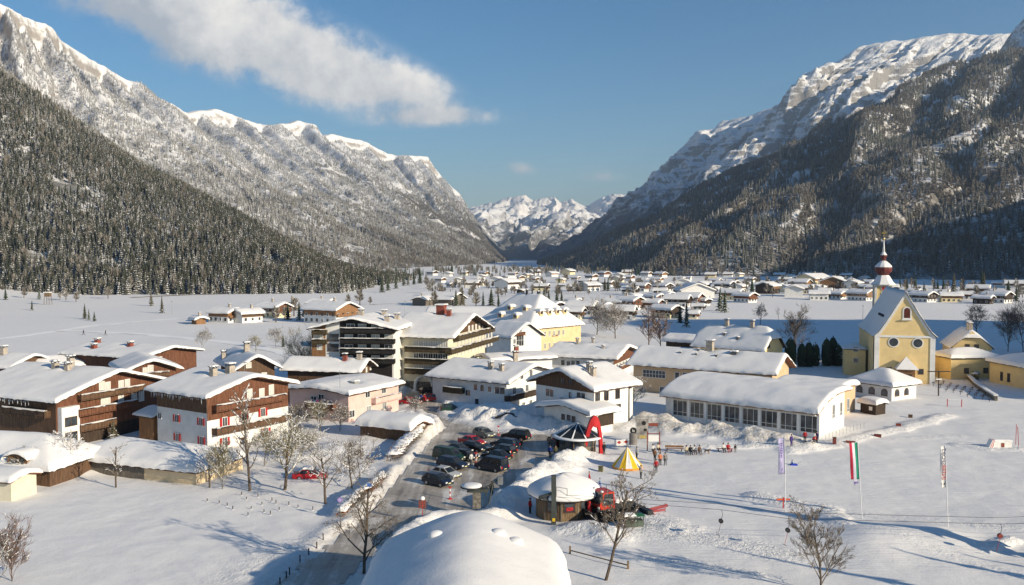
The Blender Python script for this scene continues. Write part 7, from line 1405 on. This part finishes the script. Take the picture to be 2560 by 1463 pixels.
    o = thing('finish_box', 2500, 1118, 'white box with red and white striped side beside two red poles', 'barrier', None, 0); MB().box(-1.2, 1.6, -.5, .6, -.1, 1.1).build('box', WCAN, o); snow_sheet('snow_cap', lambda x, y: 1.1 + 0 * x, -1.2, 1.6, -.5, .6, .2, SNOW, o, 2, step=.4); [MB().prism([(-1.3 - k * .16, -.6, 0), (-1.3 - k * .16 - .16, -.6, 0), (-1.14 - k * .08, -.55, 1.3), (-1.06 - k * .08, -.55, 1.3)], (0, 1.1, 0)).build('stripe', REDP if k % 2 else FRAME, o) for k in range(5)]; MB().box(-.1, .4, -.53, -.5, .15, .8).build('dark_panel', BRICK, o)
    for i, dx in enumerate((0, 8)):
        o = thing('pole', 2539 + dx, 1118, 'thin red pole, %s of the pair beside the striped box' % ('left' if i == 0 else 'right'), 'pole', 'red poles beside the striped box'); MB().tube([(0, 0, -.2), (.05 - .3 * i, 0, 3.6 - i * .4)], .045, 6).build('shaft', REDP, o); MB().tube([(0, 0, 0), (0, 0, .4)], .06, 6).build('base_sleeve', FRAME, o)
    # red and white marker posts in the car park
    for i, (px, py, lb) in enumerate(((1125,1248,'red and white marker post on a base near the dark blue hatchback'),(1190,1158,'red and white marker post between the two rows of cars'),(1246,1088,'pair marker post at the far kerb of the car park'))):
        o = thing('marker_post', px, py, lb, 'post'); MB().lathe([(.32, 0), (.30, .08), (.05, .1)], 12, (0, 0, .03)).build('foot', REDC, o); [MB().tube([(0, 0, .1 + k * .3), (0, 0, .4 + k * .3)], .07, 8).build('band', REDP if k % 2 == 0 else FRAME, o) for k in range(5)]; MB().box(-.22, .22, -.03, .03, 1.45, 1.6).build('arm', REDP, o)
    # signs
    o = thing('direction_sign', 1056, 1308, 'brown stacked direction sign with snow hat at the foreground roof', 'sign'); MB().tube([(0, 0, -.3), (0, 0, 2.1)], .04, 6).build('post', REDC, o); [MB().box(-.42, .42, -.03, .03, 1.1 + k * .24, 1.28 + k * .24).build('board', BRICK, o) for k in range(4)]; MB().lathe([(.25, 2.05), (.3, 2.2), (.2, 2.4), (.02, 2.45)], 9).build('snow_cap', SNOW, o, True)
    o = thing('no_parking_sign', 850, 1300, 'round violet no parking sign beside the russet hedge', 'sign'); MB().tube([(0, 0, -.2), (0, 0, 2.2)], .035, 6).build('post', STEEL, o); MB().tube([(0, -.03, 2.0), (0, .0, 2.0)], .30, 18).build('disc', mat('sign_violet', (.28, .18, .45), .5, .03), o); MB().tube([(0, -.035, 2.0), (0, -.03, 2.0)], .2, 18).build('disc_centre', mat('sign_pale', (.42, .36, .62), .5, .03), o)
    o = thing('blue_sign', 924, 1262, 'small blue road sign above the russet hedge', 'sign'); MB().tube([(0, 0, -.2), (0, 0, 1.7)], .035, 6).build('post', STEEL, o); MB().box(-.28, .28, -.03, .0, 1.3, 1.75).build('plate', mat('sign_blue', (.05, .14, .40), .5, .03), o)
    o = thing('red_barrier', 1958, 1272, 'short red cross barrier at the foot of the lilac flag', 'barrier'); MB().box(-.06, .06, -.06, .06, -.2, 1.3).build('post', REDP, o); MB().box(-.8, .8, -.04, .04, .95, 1.15).build('rail', mat('orange_rail', (.65, .12, .04), .5, .05), o)
    # fence rail and stump at bottom centre
    a, b = gnd(1425, 1386), gnd(1570, 1424); o = setp(empty('fence_rail', (a + b) / 2), 'single wooden rail on a stub post beside the leaning tree', 'fence'); d = (b - a) / 2; MB().tube([-d + Vector((0, 0, .35)), d + Vector((0, 0, .35))], .06, 6).build('rail', TIMBER, o); [MB().box(d.x * s - .09, d.x * s + .09, d.y * s - .09, d.y * s + .09, -.2, .75).build('post', TIMBER, o) for s in (-1, 1)]
    # stakes along the shaded road and in the garden snow
    for i, (px, py) in enumerate(((808,1354),(792,1372),(772,1388),(750,1406),(724,1436),(716,1446),(700,1462))):
        o = thing('stake', px, py, 'short dark stake in the shaded snow, %s from the far end of the row' % ordn(i), 'stake', 'stakes along the shaded road'); MB().box(-.05, .05, -.05, .05, -.2, .62).build('shaft', WOODD, o); MB().box(-.06, .06, -.06, .06, .60, .68).build('tip', WOODD, o)
    rr = random.Random(3)
    for i, (px, py) in enumerate(((518,1256),(548,1262),(568,1268),(582,1276),(604,1242),(616,1252),(628,1274),(645,1246),(655,1264),(660,1282),(680,1256),(620,1290),(676,1288),(698,1278),(722,1266),(745,1272),(782,1278),(690,1262))):
        o = thing('vine_stake', px, py, 'snow hooded stub in the garden, %s of the scattered stubs' % ordn(i), 'stake', 'snow hooded stubs in the garden'); MB().box(-.04, .04, -.04, .04, -.2, .34 + rr.uniform(0, .2)).build('shaft', WOODD, o); MB().lathe([(.40, -.10), (.22, -.02), (.09, .04), (.02, .06)], 8).build('snow_mound', SNOWB, o, True)
    # poles
    for i, (px, py, hp, rr_, lb) in enumerate(((1572,1060,100,.16,'thick dark timber pole right of the white garage'),(2157,800,38,.10,'thin pole on the sunny field left of the church'),(868,760,30,.10,'thin pole on the field left of the dark hotel'),(1012,790,40,.09,'thin mast behind the dark hotel roof'),(430,785,34,.10,'power pole beside the pair of firs'),(1322,752,30,.1,'thin pole beside the clump of firs'),(1462,750,30,.1,'thin pole on the far meadow'),(1684,745,26,.1,'thin pole in the far village'),(850,985,60,.05,'antenna mast on the pink house'),(612,950,48,.05,'antenna mast on the red shuttered chalet'))):
        g = G(px, py); z = 0 if i not in (8, 9) else (5 if i == 8 else 8); 
        if z: g = G(px, py, z)
        o = setp(empty('pole', (g.x, g.y, z)), lb, 'pole'); H_ = hp * g.y / F; MB().tube([(0, 0, -.4), (0, 0, H_)], [rr_, rr_ * .7], 6).build('shaft', WOODD if i == 0 else STEEL, o); MB().box(-.5, .5, -.04, .04, H_ * .9, H_ * .93).build('crossarm', WOODD if i == 0 else STEEL, o)
    # raised hide at the wood edge
    o = thing('hunting_hide', 120, 762, 'wooden raised hide at the edge of the left hand wood', 'hide'); [MB().tube([(x * 1.4, y * 1.4, 0), (x, y, 7)], .16, 5).build('leg', TIMBER, o) for x in (-1.2, 1.2) for y in (-1.2, 1.2)]; MB().box(-1.5, 1.5, -1.5, 1.5, 5.0, 7.4).build('cabin', TIMBER, o); MB().box(-1.8, 1.8, -1.8, 1.8, 7.4, 7.8).build('snow_cap', SNOW, o)
    # garden fence of the sports ground (thin posts)
    for i in range(12):
        t = i / 11; px, py = 2064 + t * 96, 1100 - t * 30; o = thing('fence_post', px, py, 'thin fence post along the sports hall gable, %s from the near corner' % ordn(i), 'post', 'thin posts along the sports hall gable'); MB().tube([(0, 0, -.2), (0, 0, .9)], .025, 5).build('shaft', STEEL, o); MB().tube([(0, 0, .88), (0, 0, .94)], .035, 5).build('cap', DARKM, o)
small_things()
